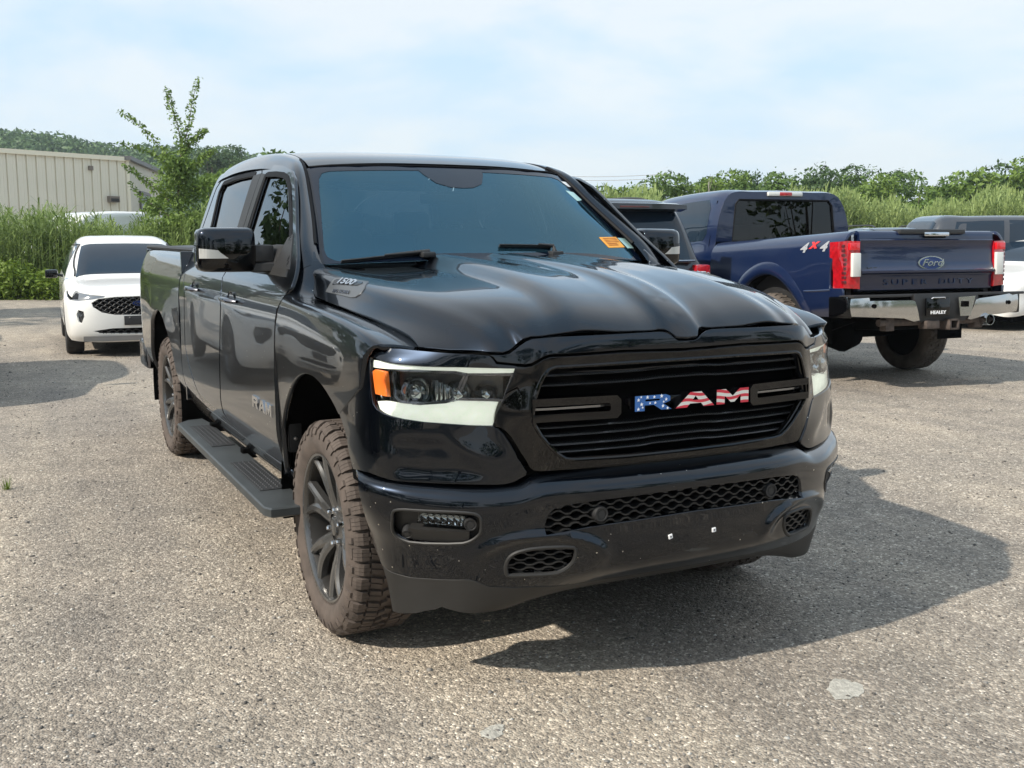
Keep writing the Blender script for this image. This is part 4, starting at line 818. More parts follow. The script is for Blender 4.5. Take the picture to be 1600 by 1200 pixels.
def _rib(mb, run, Xi, dep):
    V = []; t = .0028
    for y, z in run:
        x = Xi(y, z) - .012
        V += [(x, y, z + t), (x - dep, y, z + t * 1.3), (x - dep, y, z - t * 1.3), (x, y, z - t)]
    n = len(run); mb.add(V, [(i * 4 + j, i * 4 + (j + 1) % 4, (i + 1) * 4 + (j + 1) % 4, (i + 1) * 4 + j) for i in range(n - 1) for j in range(4)] + [(0, 1, 2, 3), tuple((n - 1) * 4 + j for j in (3, 2, 1, 0))])
def lip(name, key, mat, parent, r_=.006, off=-.002, k=0, both=True, closed=True, rnd=1, surf=None):
    sn, pts_ = DATA[key]; S = PATCHES[sn]; U = roundpoly(pts_, rnd) if rnd else pts_
    P = [S.pos(u)[0] + S.nor(u)[0] * off for u in U]; sg = -1 if k == 0 else 1; P = [(p[0], sg * p[1], p[2]) for p in P]
    if closed: P = P + [P[0], P[1]]
    return MB().tube(P, r_, 8, caps=False).build(name, mat, parent)
M_MESH = pmat('mesh_plastic', (.012, .012, .012), .45)
mh = DATA['mesh_hole'][1]
P3 = [BUMP.pos(u)[0] for u in mh]
mesh_insert('mesh_panel', [u for u in mh], BUMP, bumper, M_MESH, centre=True, cell=(.058, .0205))
for k in (0, 1):
    mesh_insert('intake_mesh', roundpoly(DATA['intake_hole'][1], 1), BUMP, bumper, M_MESH, k=k, cell=(.058, .017), dep=.03)
    lip('intake_rim', 'intake_hole', M_PLASTG, bumper, .0075, k=k)
    sg = -1 if k == 0 else 1
    # fog lamp pod
    fo = roundpoly(DATA['fog_hole'][1], 1)
    P, Nn, Fc = sheet(BUMP, fo, (), .016, -.030, -.030)
    if k == 0: P, Nn, Fc = half(P), half(Nn), [f[::-1] for f in Fc]
    pod = link('fog_lamp_pod', npmesh('fog_lamp_pod', P, Fc, normals=Nn), M_PLASTG, bumper)
    lip('pod_rim', 'fog_hole', M_PLASTG, pod, .0055, k=k)
    def bp(y, z, d=0): return BUMP.pos(BUMP.near([0, y, z], (1, 2)))[0] + BUMP.nor(BUMP.near([0, y, z], (1, 2)))[0] * d
    V = []; ys2 = np.linspace(.882, .765, 9)
    for y in ys2:
        for z, d in ((.632, -.012), (.632, -.028), (.601, -.028), (.599, -.008)): p = bp(y, z, d); V.append((p[0], sg * p[1], p[2]))
    MB().add(V, [(i * 4 + j, i * 4 + (j + 1) % 4, (i + 1) * 4 + (j + 1) % 4, (i + 1) * 4 + j) for i in range(8) for j in range(4)] + [(0, 1, 2, 3), (35, 34, 33, 32)]).build('fog_lamp_glass', M_LENS, pod)
    mb = MB()
    for q in range(7):
        y = .875 - q * .017; p = bp(y, .616, -.026); n_ = BUMP.nor(BUMP.near([0, y, .616], (1, 2)))[0]
        mb.lathe([(0, .0), (.006, .004), (.011, .010), (.013, .012)], 8, axis='x', c=(p[0], sg * p[1], p[2]))
    mb.build('fog_reflector', M_REFL, pod)
    V = []
    for y in np.linspace(.90, .745, 10):       # shelf below the lamp
        for z, d in ((.592, -.001), (.575, -.006), (.545, -.010), (.592, -.03)): p = bp(y, z - .012, d); V.append((p[0], sg * p[1], p[2]))
    MB().add(V, [(i * 4 + j, i * 4 + j + 1, (i + 1) * 4 + j + 1, (i + 1) * 4 + j) for i in range(9) for j in range(3)] + [(i * 4 + 3, i * 4, (i + 1) * 4, (i + 1) * 4 + 3) for i in range(9)]).build('pod_shelf', M_PLASTG, pod)
    for (y, z, r_) in ((.748, .606, .0195), (.905, .558, .0165)):
        p = bp(y, z, -.022); n_ = Vector(BUMP.nor(BUMP.near([0, y, z], (1, 2)))[0]); n_ = Vector((n_.x, n_.y * .5, n_.z)).normalized()
        mb = MB(); mb.lathe([(0, .020), (r_ * .55, .020), (r_ * .58, .0185), (r_ * .85, .0185), (r_ * .9, .021), (r_, .021), (r_ * 1.05, .012), (r_ * 1.05, -.01)], 24, axis='x')
        q_ = n_.to_track_quat('X', 'Z').to_matrix(); A = mb.arr() @ np.array(q_).T + p; mb.v = [A * [1, sg, 1]]; mb.build('parking_sensor', M_PLAST, pod)
    p = BUMP.pos(BUMP.near([0, .347, .627], (1, 2)))[0]
    mb = MB(); mb.lathe([(0, .006), (.012, .006), (.0125, .0045), (.0185, .0045), (.019, .008), (.0235, .008), (.026, -.004), (.027, -.03)], 28, axis='x', c=(p[0] - .006, sg * p[1], p[2])); mb.build('parking_sensor', M_PLAST, bumper)
    # licence plate screw patches
    mb = MB(); p = BUMP.pos(BUMP.near([0, .089, .524], (1, 2)))[0]
    mb.box((p[0] - .004, -.0075, -.0075), (p[0] + .004, .0075, .0075), .001); th_ = .25 if k == 0 else .1
    mb.xf(lambda x, y, z: (x, sg * .089 + y * math.cos(th_) - z * math.sin(th_), .524 + y * math.sin(th_) + z * math.cos(th_))); o = mb.build('plate_clip', M_WHITE, bumper)
    mb = MB(); mb.lathe([(0, .006), (.0028, .005), (.0028, .003)], 8, axis='x', c=(p[0], sg * .089, .524)); mb.build('screw', M_DARK, o)
# ---- door letters, badge, wipers, stickers
def put_text(txt, patch, u, size, ext, mat, name, parent, tdir, updir, sg=1, bold=0.0, shear=0, off=0.0, spacing=1, sx=1.0):
    p = patch.pos(u)[0]; n = patch.nor(u)[0]; V, Fc = text_mesh(txt, size, ext, bold, shear=shear, spacing=spacing); V = V * [sx, 1, 1]
    x = Vector(tdir); z = Vector(n); x = (x - z * x.dot(z)).normalized(); y = z.cross(x)
    A = np.array([np.array(p) + v[0] * np.array(x) + v[1] * np.array(y) + (v[2] + off) * np.array(n) for v in V])
    if sg < 0: A = A * [1, -1, 1]
    return MB().add(A, Fc).build(name, mat, parent, auto=20)
# 'RAM' on the doors: same heavy letters, chrome
def door_letters(parent, sg):
    for out_, holes in ((R_out, [R_hole]), (A_out, [A_hole]), (M_out, [])):
        loops = [np.array(out_)] + [np.array(h) for h in holes]; pts_ = np.concatenate(loops); edges = []; n0 = 0
        for l in loops: edges += [(n0 + i, n0 + (i + 1) % len(l)) for i in range(len(l))]; n0 += len(l)
        r_ = delaunay_2d_cdt([Vector(p) for p in pts_], edges, [], 0, 1e-7, True); vv = np.array([p[:] for p in r_[0]]); cen = np.array([vv[list(f)].mean(0) for f in r_[2]]); ok = pip(cen, loops[0])
        for h in loops[1:]: ok &= ~pip(cen, h)
        T = [tuple(f) for f, k in zip(r_[2], ok) if k]; V = []
        for dn in (.007, -.004):
            for a, b in vv:
                x = -.755 + a * .74 * (1 if sg < 0 else -1); z = .745 + b * .052; uv = SIDE.near([x, 0, z], (0, 2)); p = SIDE.pos(uv)[0] + SIDE.nor(uv)[0] * dn; V.append((p[0], sg * p[1], p[2]))
        n = len(vv); cnt = {(a, b): 1 for f in T for a, b in ((f[0], f[1]), (f[1], f[2]), (f[2], f[0]))}
        MB().add(V, T + [tuple(i + n for i in f)[::-1] for f in T] + [(a, b, b + n, a + n) for a, b in cnt if (b, a) not in cnt]).build('letter', M_CHROME, parent, auto=20)
door_letters(doorsF[0], -1); door_letters(doorsF[1], 1)
M_BADGE = pmat('badge_grey', (.13, .135, .14), .3, .5)
for k, sg in enumerate((-1, 1)):
    bo = DATA['badge'][1]
    P, Nn, Fc = sheet(HOOD, bo, (), .02, .012, .004)
    if k == 0: P, Nn, Fc = half(P), half(Nn), [f[::-1] for f in Fc]
    bd = link('badge', npmesh('badge', P, Fc, normals=Nn), M_BADGE, hood)
    P, Nn, Fc = sheet(HOOD, inset(bo, 'HOOD', -.006), (), .02, .008, -.002)
    if k == 0: P, Nn, Fc = half(P), half(Nn), [f[::-1] for f in Fc]
    link('badge_rim', npmesh('badge_rim', P, Fc, normals=Nn), M_GLOSS, bd)
    up_half = [HOOD.near([x, y, 0], (0, 1)) for x, y in ((-.165, .850), (-.150, .842), (.035, .803), (.050, .812), (.040, .826), (-.16, .858))]
    P, Nn, Fc = sheet(HOOD, up_half, (), .02, 0, .0055)
    if k == 0: P, Nn, Fc = half(P), half(Nn), [f[::-1] for f in Fc]
    link('badge_recess', npmesh('badge_recess', P, Fc, normals=Nn), M_GLOSS, bd)
    td = (1, -.17, -.03) if sg < 0 else (-1, .17, .03)
    def btxt(txt, size, uvp, mat, ex, bold, sx=1.0, sp=1.0):
        u = HOOD.near([uvp[0], uvp[1], 0], (0, 1)); p = HOOD.pos(u)[0]; n = HOOD.nor(u)[0]; V, Fc = text_mesh(txt, size, ex, bold, spacing=sp)
        z = Vector(n); x = Vector((1, -.17, -.03)); x = (x - z * x.dot(z)).normalized(); y = Vector((0, -1, 1)); y = (y - z * y.dot(z) - x * y.dot(x)).normalized()
        if sg < 0: A = np.array([(np.array(p) + v[0] * sx * np.array(x) + v[1] * np.array(y) + (v[2] + .006) * np.array(n)) * [1, -1, 1] for v in V])
        else: A = np.array([(np.array(p) - v[0] * sx * np.array(x) + v[1] * np.array(y) + (v[2] + .006) * np.array(n)) for v in V])
        MB().add(A, Fc).build('badge_text', mat, bd, auto=20)
    btxt('1500', .042, (-.06, .835), M_CHROME, .002, .0012, sx=1.55, sp=1.05)
    btxt('BIG HORN', .020, (-.055, .858), M_DCHROME, .001, .0004, sx=1.45, sp=1.1)
# wipers
def wiper(pts_uv, sg, pivot, name='wiper'):
    P = [WIND.pos(u)[0] + WIND.nor(u)[0] * .006 for u in pts_uv]; P = [np.array([p[0], sg * p[1], p[2]]) for p in P]
    mb = MB(); mb.tube(P, .006, 6); mb.tube([p + np.array([.008, 0, .006]) for p in P], .004, 6)
    c = P[-1]; mb.tube([P[len(P) // 2] + np.array([.01, 0, .010]), c + np.array([.02, 0, .006]), np.array(pivot)], [.005, .009, .012], 8)
    mb.box(np.array(pivot) + [-.02, -.03, -.02], np.array(pivot) + [.035, .03, .004], .008)
    return mb.build(name, M_PLAST, truck)
wiper(DATA['wiper'][1], -1, (-.425, -.36, 1.437))
wiper([WIND.near([0, y, z], (1, 2)) for y, z in ((-.30, 1.440), (-.1, 1.446), (.10, 1.447), (.22, 1.447), (.30, 1.446))] if False else [WIND.near([-.470, y, 0], (0, 1)) for y in (.005, .10, .2, .27)], 1, (-.43, .27, 1.436))
M_ORG = pmat('orange_label', (.80, .36, .05), .6); M_TEAL = pmat('clear_sticker', (.40, .62, .62), .3); M_INK = pmat('label_ink', (.42, .12, .02), .7)
def on_glass(key, mat, name, off=-.004):
    P, Nn, Fc = sheet(WIND, DATA[key][1], (), .03, .001, off); return link(name, npmesh(name, P, Fc, normals=Nn), mat, ws)
org = on_glass('tag_orange', M_ORG, 'label', .002); on_glass('sticker_teal', M_TEAL, 'sticker', .002); on_glass('sticker_top', M_WHITE, 'sticker', .002); on_glass('sticker_mid', M_TEAL, 'sticker', .002)
q4 = [np.array(u) for u in DATA['tag_orange'][1]]; mb = MB()
for t in (.16, .32, .48, .64, .80):
    a0 = q4[0] * (1 - t) + q4[3] * t; b0 = q4[1] * (1 - t) + q4[2] * t; a1 = a0 * .92 + b0 * .08; b1 = a0 * (.12 if t < .6 else .35) + b0 * (.88 if t < .6 else .65)
    dt = (q4[3] - q4[0]) * .03; V = [WIND.pos(u)[0] + WIND.nor(u)[0] * .0045 for u in (a1 - dt, b1 - dt, b1 + dt, a1 + dt)]; mb.add(V, [(0, 1, 2, 3)])
mb.build('print_lines', M_INK, org)
# rounded sensor cover and inside mirror
mb_uv = [WIND.near([0, y, z], (1, 2)) for y, z in ((0, 1.835), (.175, 1.832), (.16, 1.80), (.12, 1.755), (.06, 1.735), (0, 1.732))]
P, Nn, Fc = sheet(WIND, mb_uv, (), .03, 0, .002, True); n = len(P)
link('sensor_cover', npmesh('sensor_cover', np.concatenate([P, half(P)]), list(Fc) + [tuple(i + n for i in f)[::-1] for f in Fc], normals=np.concatenate([Nn, half(Nn)])), M_FRIT, ws)
mb = MB(); mb.box((-1.16, -.10, 1.665), (-1.13, .14, 1.715), .012); mb.tube([(-1.13, .02, 1.70), (-1.04, .01, 1.78)], .008); mb.build('rear_view_mirror', M_PLASTG, truck)
mb = MB()
for y in (-.13, -.07): mb.box((-1.03, y - .012, 1.822), (-1.022, y + .012, 1.834), .001, None)
o = mb.build('toll_tag_pads', M_WHITE, ws); bpy.data.objects.remove(o)

# ---- cabin
mb = MB(); mb.box((-2.80, -.86, .55), (-.62, .86, .62)); mb.box((-2.82, -.80, .6), (-2.78, .80, 1.36)); mb.build('cabin_floor', M_DARK, truck)
V = []; ys_ = np.linspace(-.80, .80, 17)
for x, z in ((-.50, 1.375), (-.62, 1.385), (-.80, 1.375), (-.90, 1.355), (-.96, 1.30), (-.97, 1.15), (-.94, .95)):
    for y in ys_:
        b_ = .035 * math.exp(-((y - .40) / .2) ** 2) if x < -.75 and z > 1.2 else 0; V.append((x + .10 * (abs(y) / .8) ** 2 * (-.6), y, z + b_))
MB().add(V, [(i * 17 + j, i * 17 + j + 1, (i + 1) * 17 + j + 1, (i + 1) * 17 + j) for i in range(6) for j in range(16)]).build('dashboard', M_DASH, truck)
def seat(x, y, w, name='seat'):
    s_ = thing(name, None, None); s_.parent = truck
    mb = MB(); mb.box((x - .02, y - w / 2, .85), (x + .50, y + w / 2, 1.0), .05); mb.build('cushion', M_SEAT, s_)
    mb = MB(); mb.box((-.07, -w / 2, 0), (.07, w / 2, .62), .055, Matrix.Translation((x - .02, y, .95)) @ Matrix.Rotation(R(-17), 4, 'Y')); mb.build('backrest', M_SEAT, s_)
    mb = MB(); mb.box((-.055, -.13, 0), (.055, .13, .19), .045, Matrix.Translation((x - .235, y, 1.575)) @ Matrix.Rotation(R(-10), 4, 'Y')); mb.tube([(x - .20, y - .05, 1.52), (x - .225, y - .05, 1.62)], .007, 6); mb.tube([(x - .20, y + .05, 1.52), (x - .225, y + .05, 1.62)], .007, 6); mb.build('headrest', M_SEAT, s_)
seat(-1.62, .40, .54); seat(-1.62, -.40, .54)
s_ = thing('rear_bench', None, None); s_.parent = truck
mb = MB(); mb.box((-2.62, -.74, .85), (-2.10, .74, 1.0), .05); mb.box((-2.74, -.74, .95), (-2.60, .74, 1.52), .05); mb.build('cushion', M_SEAT, s_)
for y in (-.45, 0, .45):
    mb = MB(); mb.box((-2.73, y - .12, 1.51), (-2.63, y + .12, 1.66), .04); mb.build('headrest', M_SEAT, s_)
mb = MB(); c = Vector((-.97, .40, 1.315)); ax = Vector((.50, 0, -.86)).cross(Vector((0, 1, 0))).normalized()
Mw = Matrix.Translation(c) @ Vector((-.86, 0, .52)).to_track_quat('Z', 'Y').to_matrix().to_4x4()
mb.tube([Mw @ Vector((.185 * math.cos(t), .185 * math.sin(t), 0)) for t in np.linspace(0, 2 * PI, 33)], .016, 8, caps=False); mb.box((-.17, -.025, -.02), (.17, .025, .005), .008, Mw); mb.box((-.06, -.06, -.03), (.06, .06, .012), .015, Mw); mb.build('steering_wheel', M_SEAT, truck)
# inner shell so that the cabin is closed: headliner, pillars, rear glass
hl_ = strip('headliner', ROOF, .03, 1, 0, .95, 20, 16, M_SEAT, truck, off=-.03, mode='centre')
mb = MB(); mb.add([(-2.84, -.70, 1.42), (-2.84, .70, 1.42), (-2.86, .62, 1.84), (-2.86, -.62, 1.84)], [(0, 1, 2, 3)]); mb.build('rear_glass', M_GLD, truck)
_cb = [SIDE.pos(SIDE.near([-2.845, 0, z], (0, 2)))[0] - [0, .012, 0] for z in (1.38, 1.45, 1.55, 1.65, 1.75, 1.82, 1.87)]; _in = [(.70, 1.42), (.69, 1.47), (.67, 1.55), (.65, 1.65), (.635, 1.75), (.62, 1.80), (.60, 1.83)]; mb = MB()
for sg in (-1, 1): mb.add([(-2.845, sg * p[1], p[2]) for p in _cb] + [(-2.85, sg * y, z) for y, z in _in], [(i, i + 1, i + 8, i + 7) for i in range(6)])
mb.add([(-2.85, -.62, 1.80), (-2.85, .62, 1.80), (-2.85, .62, 1.90), (-2.85, -.62, 1.90)], [(0, 1, 2, 3)]); mb.build('cab_back_frame', M_GLOSS, truck)
mb = MB(); mb.box((-2.862, -.985, .50), (-2.835, .985, 1.412), .004); mb.box((-2.875, -.70, 1.80), (-2.84, .70, 1.88), .01); mb.build('cab_back', M_PAINT, truck)
# inner fender walls and firewall hide the engine bay
mb = MB(); mb.box((-.60, -.93, .50), (-.56, .93, 1.30)); mb.box((-.5, -.60, .45), (.80, .60, .50)); mb.box((.78, -.52, .42), (.83, .52, 1.12)); mb.build('engine_bay', M_DARK, truck)
mb = MB()
for y in (-.58, .58): mb.box((-.58, y - .02, .45), (.80, y + .02, 1.14))
for y in (-.58, .58): mb.box((-4.4, y - .02, .50), (-2.9, y + .02, 1.0))
mb.build('inner_wing', M_DARK, truck)
def liner(cx, r, y0, y1, name='wheel_arch_liner', a0=-12, a1=192):
    mb = MB(); T = np.linspace(R(a0), R(a1), 26); V = []
    for t in T:
        for y in (y0, (y0 * .3 + y1 * .7), y1): V.append((cx + r * math.cos(t), y, .425 + r * math.sin(t)))
    mb.add(V, [(i * 3 + j, i * 3 + j + 1, (i + 1) * 3 + j + 1, (i + 1) * 3 + j) for i in range(25) for j in range(2)]); return mb.build(name, M_DARK, truck)
for sg in (-1, 1):
    liner(0, .60, sg * .56, sg * .975, a0=38); liner(-3.672, .61, sg * .56, sg * .985)
    mb = MB(); a_ = [(-.50, 1.0), (-.53, .62)]
    mb.box((-.545, min(sg * .955, sg * .90), .60), (-.520, max(sg * .955, sg * .90), .92), .006)     # inner flange of the arch
    mb.build('arch_flange', M_PLAST, truck)
    for z in (.66, .79, .90):
        mb = MB(); mb.lathe([(0, .014), (.006, .013), (.009, .006), (.009, 0)], 10, axis='x', c=(-.52, sg * .93, z)); mb.build('clip', M_STEEL, truck)
# frame, axles, tank, tail of the truck
mb = MB()
for y in (-.46, .46): mb.box((-4.75, y - .05, .48), (.62, y + .05, .60), .01)
for x in (-4.6, -3.0, -1.5, -.2): mb.box((x - .05, -.46, .47), (x + .05, .46, .55), .01)
mb.tube([(-3.672, -.75, .415), (-3.672, .75, .415)], .05, 10); mb.lathe([(0, -.16), (.12, -.12), (.16, 0), (.12, .12), (0, .16)], 14, axis='y', c=(-3.672, 0, .415))
mb.tube([(0, -.72, .40), (-.1, -.3, .42), (-.1, .3, .42), (0, .72, .40)], .035, 8); mb.box((-2.6, -.40, .36), (-1.2, .05, .56), .04); mb.tube([(-4.8, .35, .45), (-1.2, .30, .45)], .035, 8)
mb.build('chassis', M_DARK, truck)
mb = MB(); mb.box((-4.95, -.90, .62), (-4.90, .90, 1.40), .008); mb.build('tailgate', M_PAINT, truck)
mb = MB(); mb.box((-5.02, -.98, .50), (-4.84, .98, .70), .03); mb.box((-4.92, -.99, .50), (-4.52, -.935, .69), .02); mb.box((-4.92, .935, .50), (-4.52, .99, .69), .02); mb.build('rear_bumper', M_DCHROME, truck)
M_TON = pmat('tonneau_vinyl', (.03, .032, .036), .45)
mb = MB(); V = [(x, y, 1.418 + .016 * (1 - (abs(y) / .875) ** 4)) for x in np.linspace(-4.90, -2.88, 12) for y in np.linspace(-.875, .875, 13)]
mb.add(V, [(i * 13 + j, i * 13 + j + 1, (i + 1) * 13 + j + 1, (i + 1) * 13 + j) for i in range(11) for j in range(12)]); mb.build('tonneau_cover', M_TON, truck)
for sg in (-1, 1):
    mb = MB(); P = [(x, sg * .88, 1.42) for x in np.linspace(-4.91, -2.87, 8)]; mb.tube(P, .024, 8, squash=.7); mb.build('bed_rail_cap', M_PLAST, truck)
    mb = MB(); mb.box((-4.945, min(sg * .84, sg * .915), .95), (-4.86, max(sg * .84, sg * .915), 1.32), .015); mb.build('tail_light', pmat('tail_red', (.35, .01, .01), .2, coat=1), truck)

# ---- running boards
M_STEP = pmat('step_black', (.045, .05, .052), .42, bump=.2, bump_scale=500, bump_dist=.0008, var=.2)
for sg in (-1, 1):
    st = thing('running_board', None, None); st.parent = truck
    o_ = [(-.30, .955), (-.30, 1.095), (-.345, 1.115), (-2.46, 1.108), (-2.545, 1.04), (-2.56, .945), (-2.40, .93), (-.42, .93)]
    mb = MB(); n = len(o_); V = []
    for z, k_ in ((.384, .010), (.390, 0), (.420, 0), (.426, .006)):
        c = np.array([-1.4, 1.02])
        for x, y in o_: V.append((x - math.copysign(k_, x - c[0]), sg * (y - math.copysign(k_, y - c[1])), z))
    mb.add(V, [(i * n + j, i * n + (j + 1) % n, (i + 1) * n + (j + 1) % n, (i + 1) * n + j) for i in range(3) for j in range(n)] + [tuple(range(n)), tuple(range(3 * n, 4 * n))]); mb.build('board', M_STEP, st)
    for x0, x1 in ((-1.225, -.61), (-2.305, -1.66)):
        mb = MB(); mb.box((x0, min(sg * .945, sg * 1.065), .422), (x1, max(sg * .945, sg * 1.065), .4305), .003)
        nx = int((x1 - x0) / .034)
        for i in range(nx):
            for j in range(5):
                cx = x0 + .02 + i * .034 + (.017 if j % 2 else 0); cy = sg * (.958 + j * .0235); s_ = .0085
                if cx < x1 - .012: mb.add([(cx - s_ * 1.3, cy, .4305), (cx, cy - s_ * .62, .4305), (cx + s_ * 1.3, cy, .4305), (cx, cy + s_ * .62, .4305), (cx - s_ * .5, cy, .4355), (cx + s_ * .5, cy, .4355)], [(0, 1, 4), (1, 2, 5), (1, 5, 4), (2, 3, 5), (3, 0, 4), (3, 4, 5)])
        mb.build('tread_pad', M_PLAST, st, auto=15)
    for x in (-.65, -1.45, -2.25): MB().box((x - .03, min(sg * .60, sg * .96), .40), (x + .03, max(sg * .60, sg * .96), .45), .006).build('bracket', M_DARK, st)

# ---- door mirrors
def mirror(sg, parent):
    m = thing('door_mirror', None, None); m.parent = truck
    def sec(y, zc_, hz, hx, n=28, p=3.2, xc=-.875):
        r_ = []
        for k in range(n):
            t = 2 * PI * k / n; c, s_ = math.cos(t), math.sin(t)
            ex = abs(c) ** (2 / p) * math.copysign(1, c); ez = abs(s_) ** (2 / p) * math.copysign(1, s_)
            r_.append((xc + hx * ex * (1.0 if c > 0 else .75), y, zc_ + hz * ez))
        return r_
    def loft(secs, name, mat, par):
        n = len(secs[0]); V = [q for s_ in secs for q in s_]; Fc = [(i * n + j, i * n + (j + 1) % n, (i + 1) * n + (j + 1) % n, (i + 1) * n + j) for i in range(len(secs) - 1) for j in range(n)] + [tuple(range(n)), tuple((len(secs) - 1) * n + j for j in range(n))]
        mb = MB().add([(x, sg * y, z) for x, y, z in V], Fc); return mb.build(name, mat, par, auto=40)
    ST = [(1.005, .80, .9), (1.012, .93, .97), (1.03, 1, 1), (1.10, 1, 1.04), (1.18, .99, 1.0), (1.215, .97, .93), (1.235, .90, .80), (1.244, .78, .62), (1.247, .55, .40)]
    full_ = [sec(y, 1.4485, .0965 * a, .088 * b, p=4.6) for y, a, b in [(1.005, .86, .9), (1.012, .95, .97), (1.03, 1, 1), (1.10, 1.0, 1.04), (1.18, .99, 1.0), (1.215, .97, .93), (1.235, .90, .80), (1.244, .78, .62), (1.247, .6, .42)]]
    low = loft([[(x, y, min(z, 1.468)) for x, y, z in s_] for s_ in full_], 'mirror_shell', M_GLOSS, m)
    loft([[(-.875 + (x + .875) * .965, 1.125 + (y - 1.125) * .985, max(z, 1.4685) * 1.0) for x, y, z in s_] for s_ in full_], 'mirror_cap', M_PAINTTOP, m)
    # lamp in the front of the shell
    def fr(y, z):
        a = np.interp(y, [s_[0] for s_ in ST], [s_[1] for s_ in ST]); b = np.interp(y, [s_[0] for s_ in ST], [s_[2] for s_ in ST]); q = min(.999, abs((z - 1.4485) / (.0965 * a)))
        return -.875 + .088 * b * (1 - q ** 4.6) ** (1 / 4.6)
    V = []; YY = np.linspace(1.242, 1.125, 12)
    for i, y in enumerate(YY):
        z1 = 1.455 - .001 * i; z0 = 1.413 + (0 if y > 1.16 else 0)
        if y < 1.165: z1 = 1.455 - .012 - (1.165 - y) / .04 * .03
        z1 = max(z1, z0 + .001)
        for t in (0, .33, .66, 1): z = z0 + (z1 - z0) * t; V.append((fr(y, z) + .0025, y, z))
    mb = MB().add([(x, sg * y, z) for x, y, z in V], [(i * 4 + j, i * 4 + j + 1, (i + 1) * 4 + j + 1, (i + 1) * 4 + j) for i in range(11) for j in range(3)]); mb.build('turn_signal', pmat('signal_lens', (.62, .62, .60), .15, .3, coat=1), m)
    mb = MB(); mb.add([(-.945, sg * 1.03, 1.36), (-.945, sg * 1.225, 1.365), (-.945, sg * 1.225, 1.53), (-.945, sg * 1.03, 1.53)], [(0, 1, 2, 3)]); mb.build('mirror_glass', M_CHROME, m)
    # arm with its knuckle
    mb = MB(); mb.box((-.93, min(sg * .925, sg * 1.01), 1.395), (-.795, max(sg * .925, sg * 1.01), 1.470), .012); mb.build('arm', M_PLAST, m)
    V = []; SS = [(1.015, 1.352, 1.396, -.80), (.93, 1.352, 1.396, -.78), (.905, 1.352, 1.468, -.75), (.885, 1.355, 1.470, -.70)]
    for y, z0, z1, xf_ in SS: V += [(xf_, sg * y, z0 + .006), (xf_, sg * y, z1 - .008), (xf_ - .012, sg * y, z1), (-.90, sg * y, z1), (-.90, sg * y, z0), (xf_ - .012, sg * y, z0)]
    mb = MB().add(V, [(i * 6 + j, i * 6 + (j + 1) % 6, (i + 1) * 6 + (j + 1) % 6, (i + 1) * 6 + j) for i in range(3) for j in range(6)] + [tuple(range(6)), tuple(18 + j for j in range(6))]); mb.build('mirror_foot', M_PLAST, m)
mirror(-1, truck); mirror(1, truck)

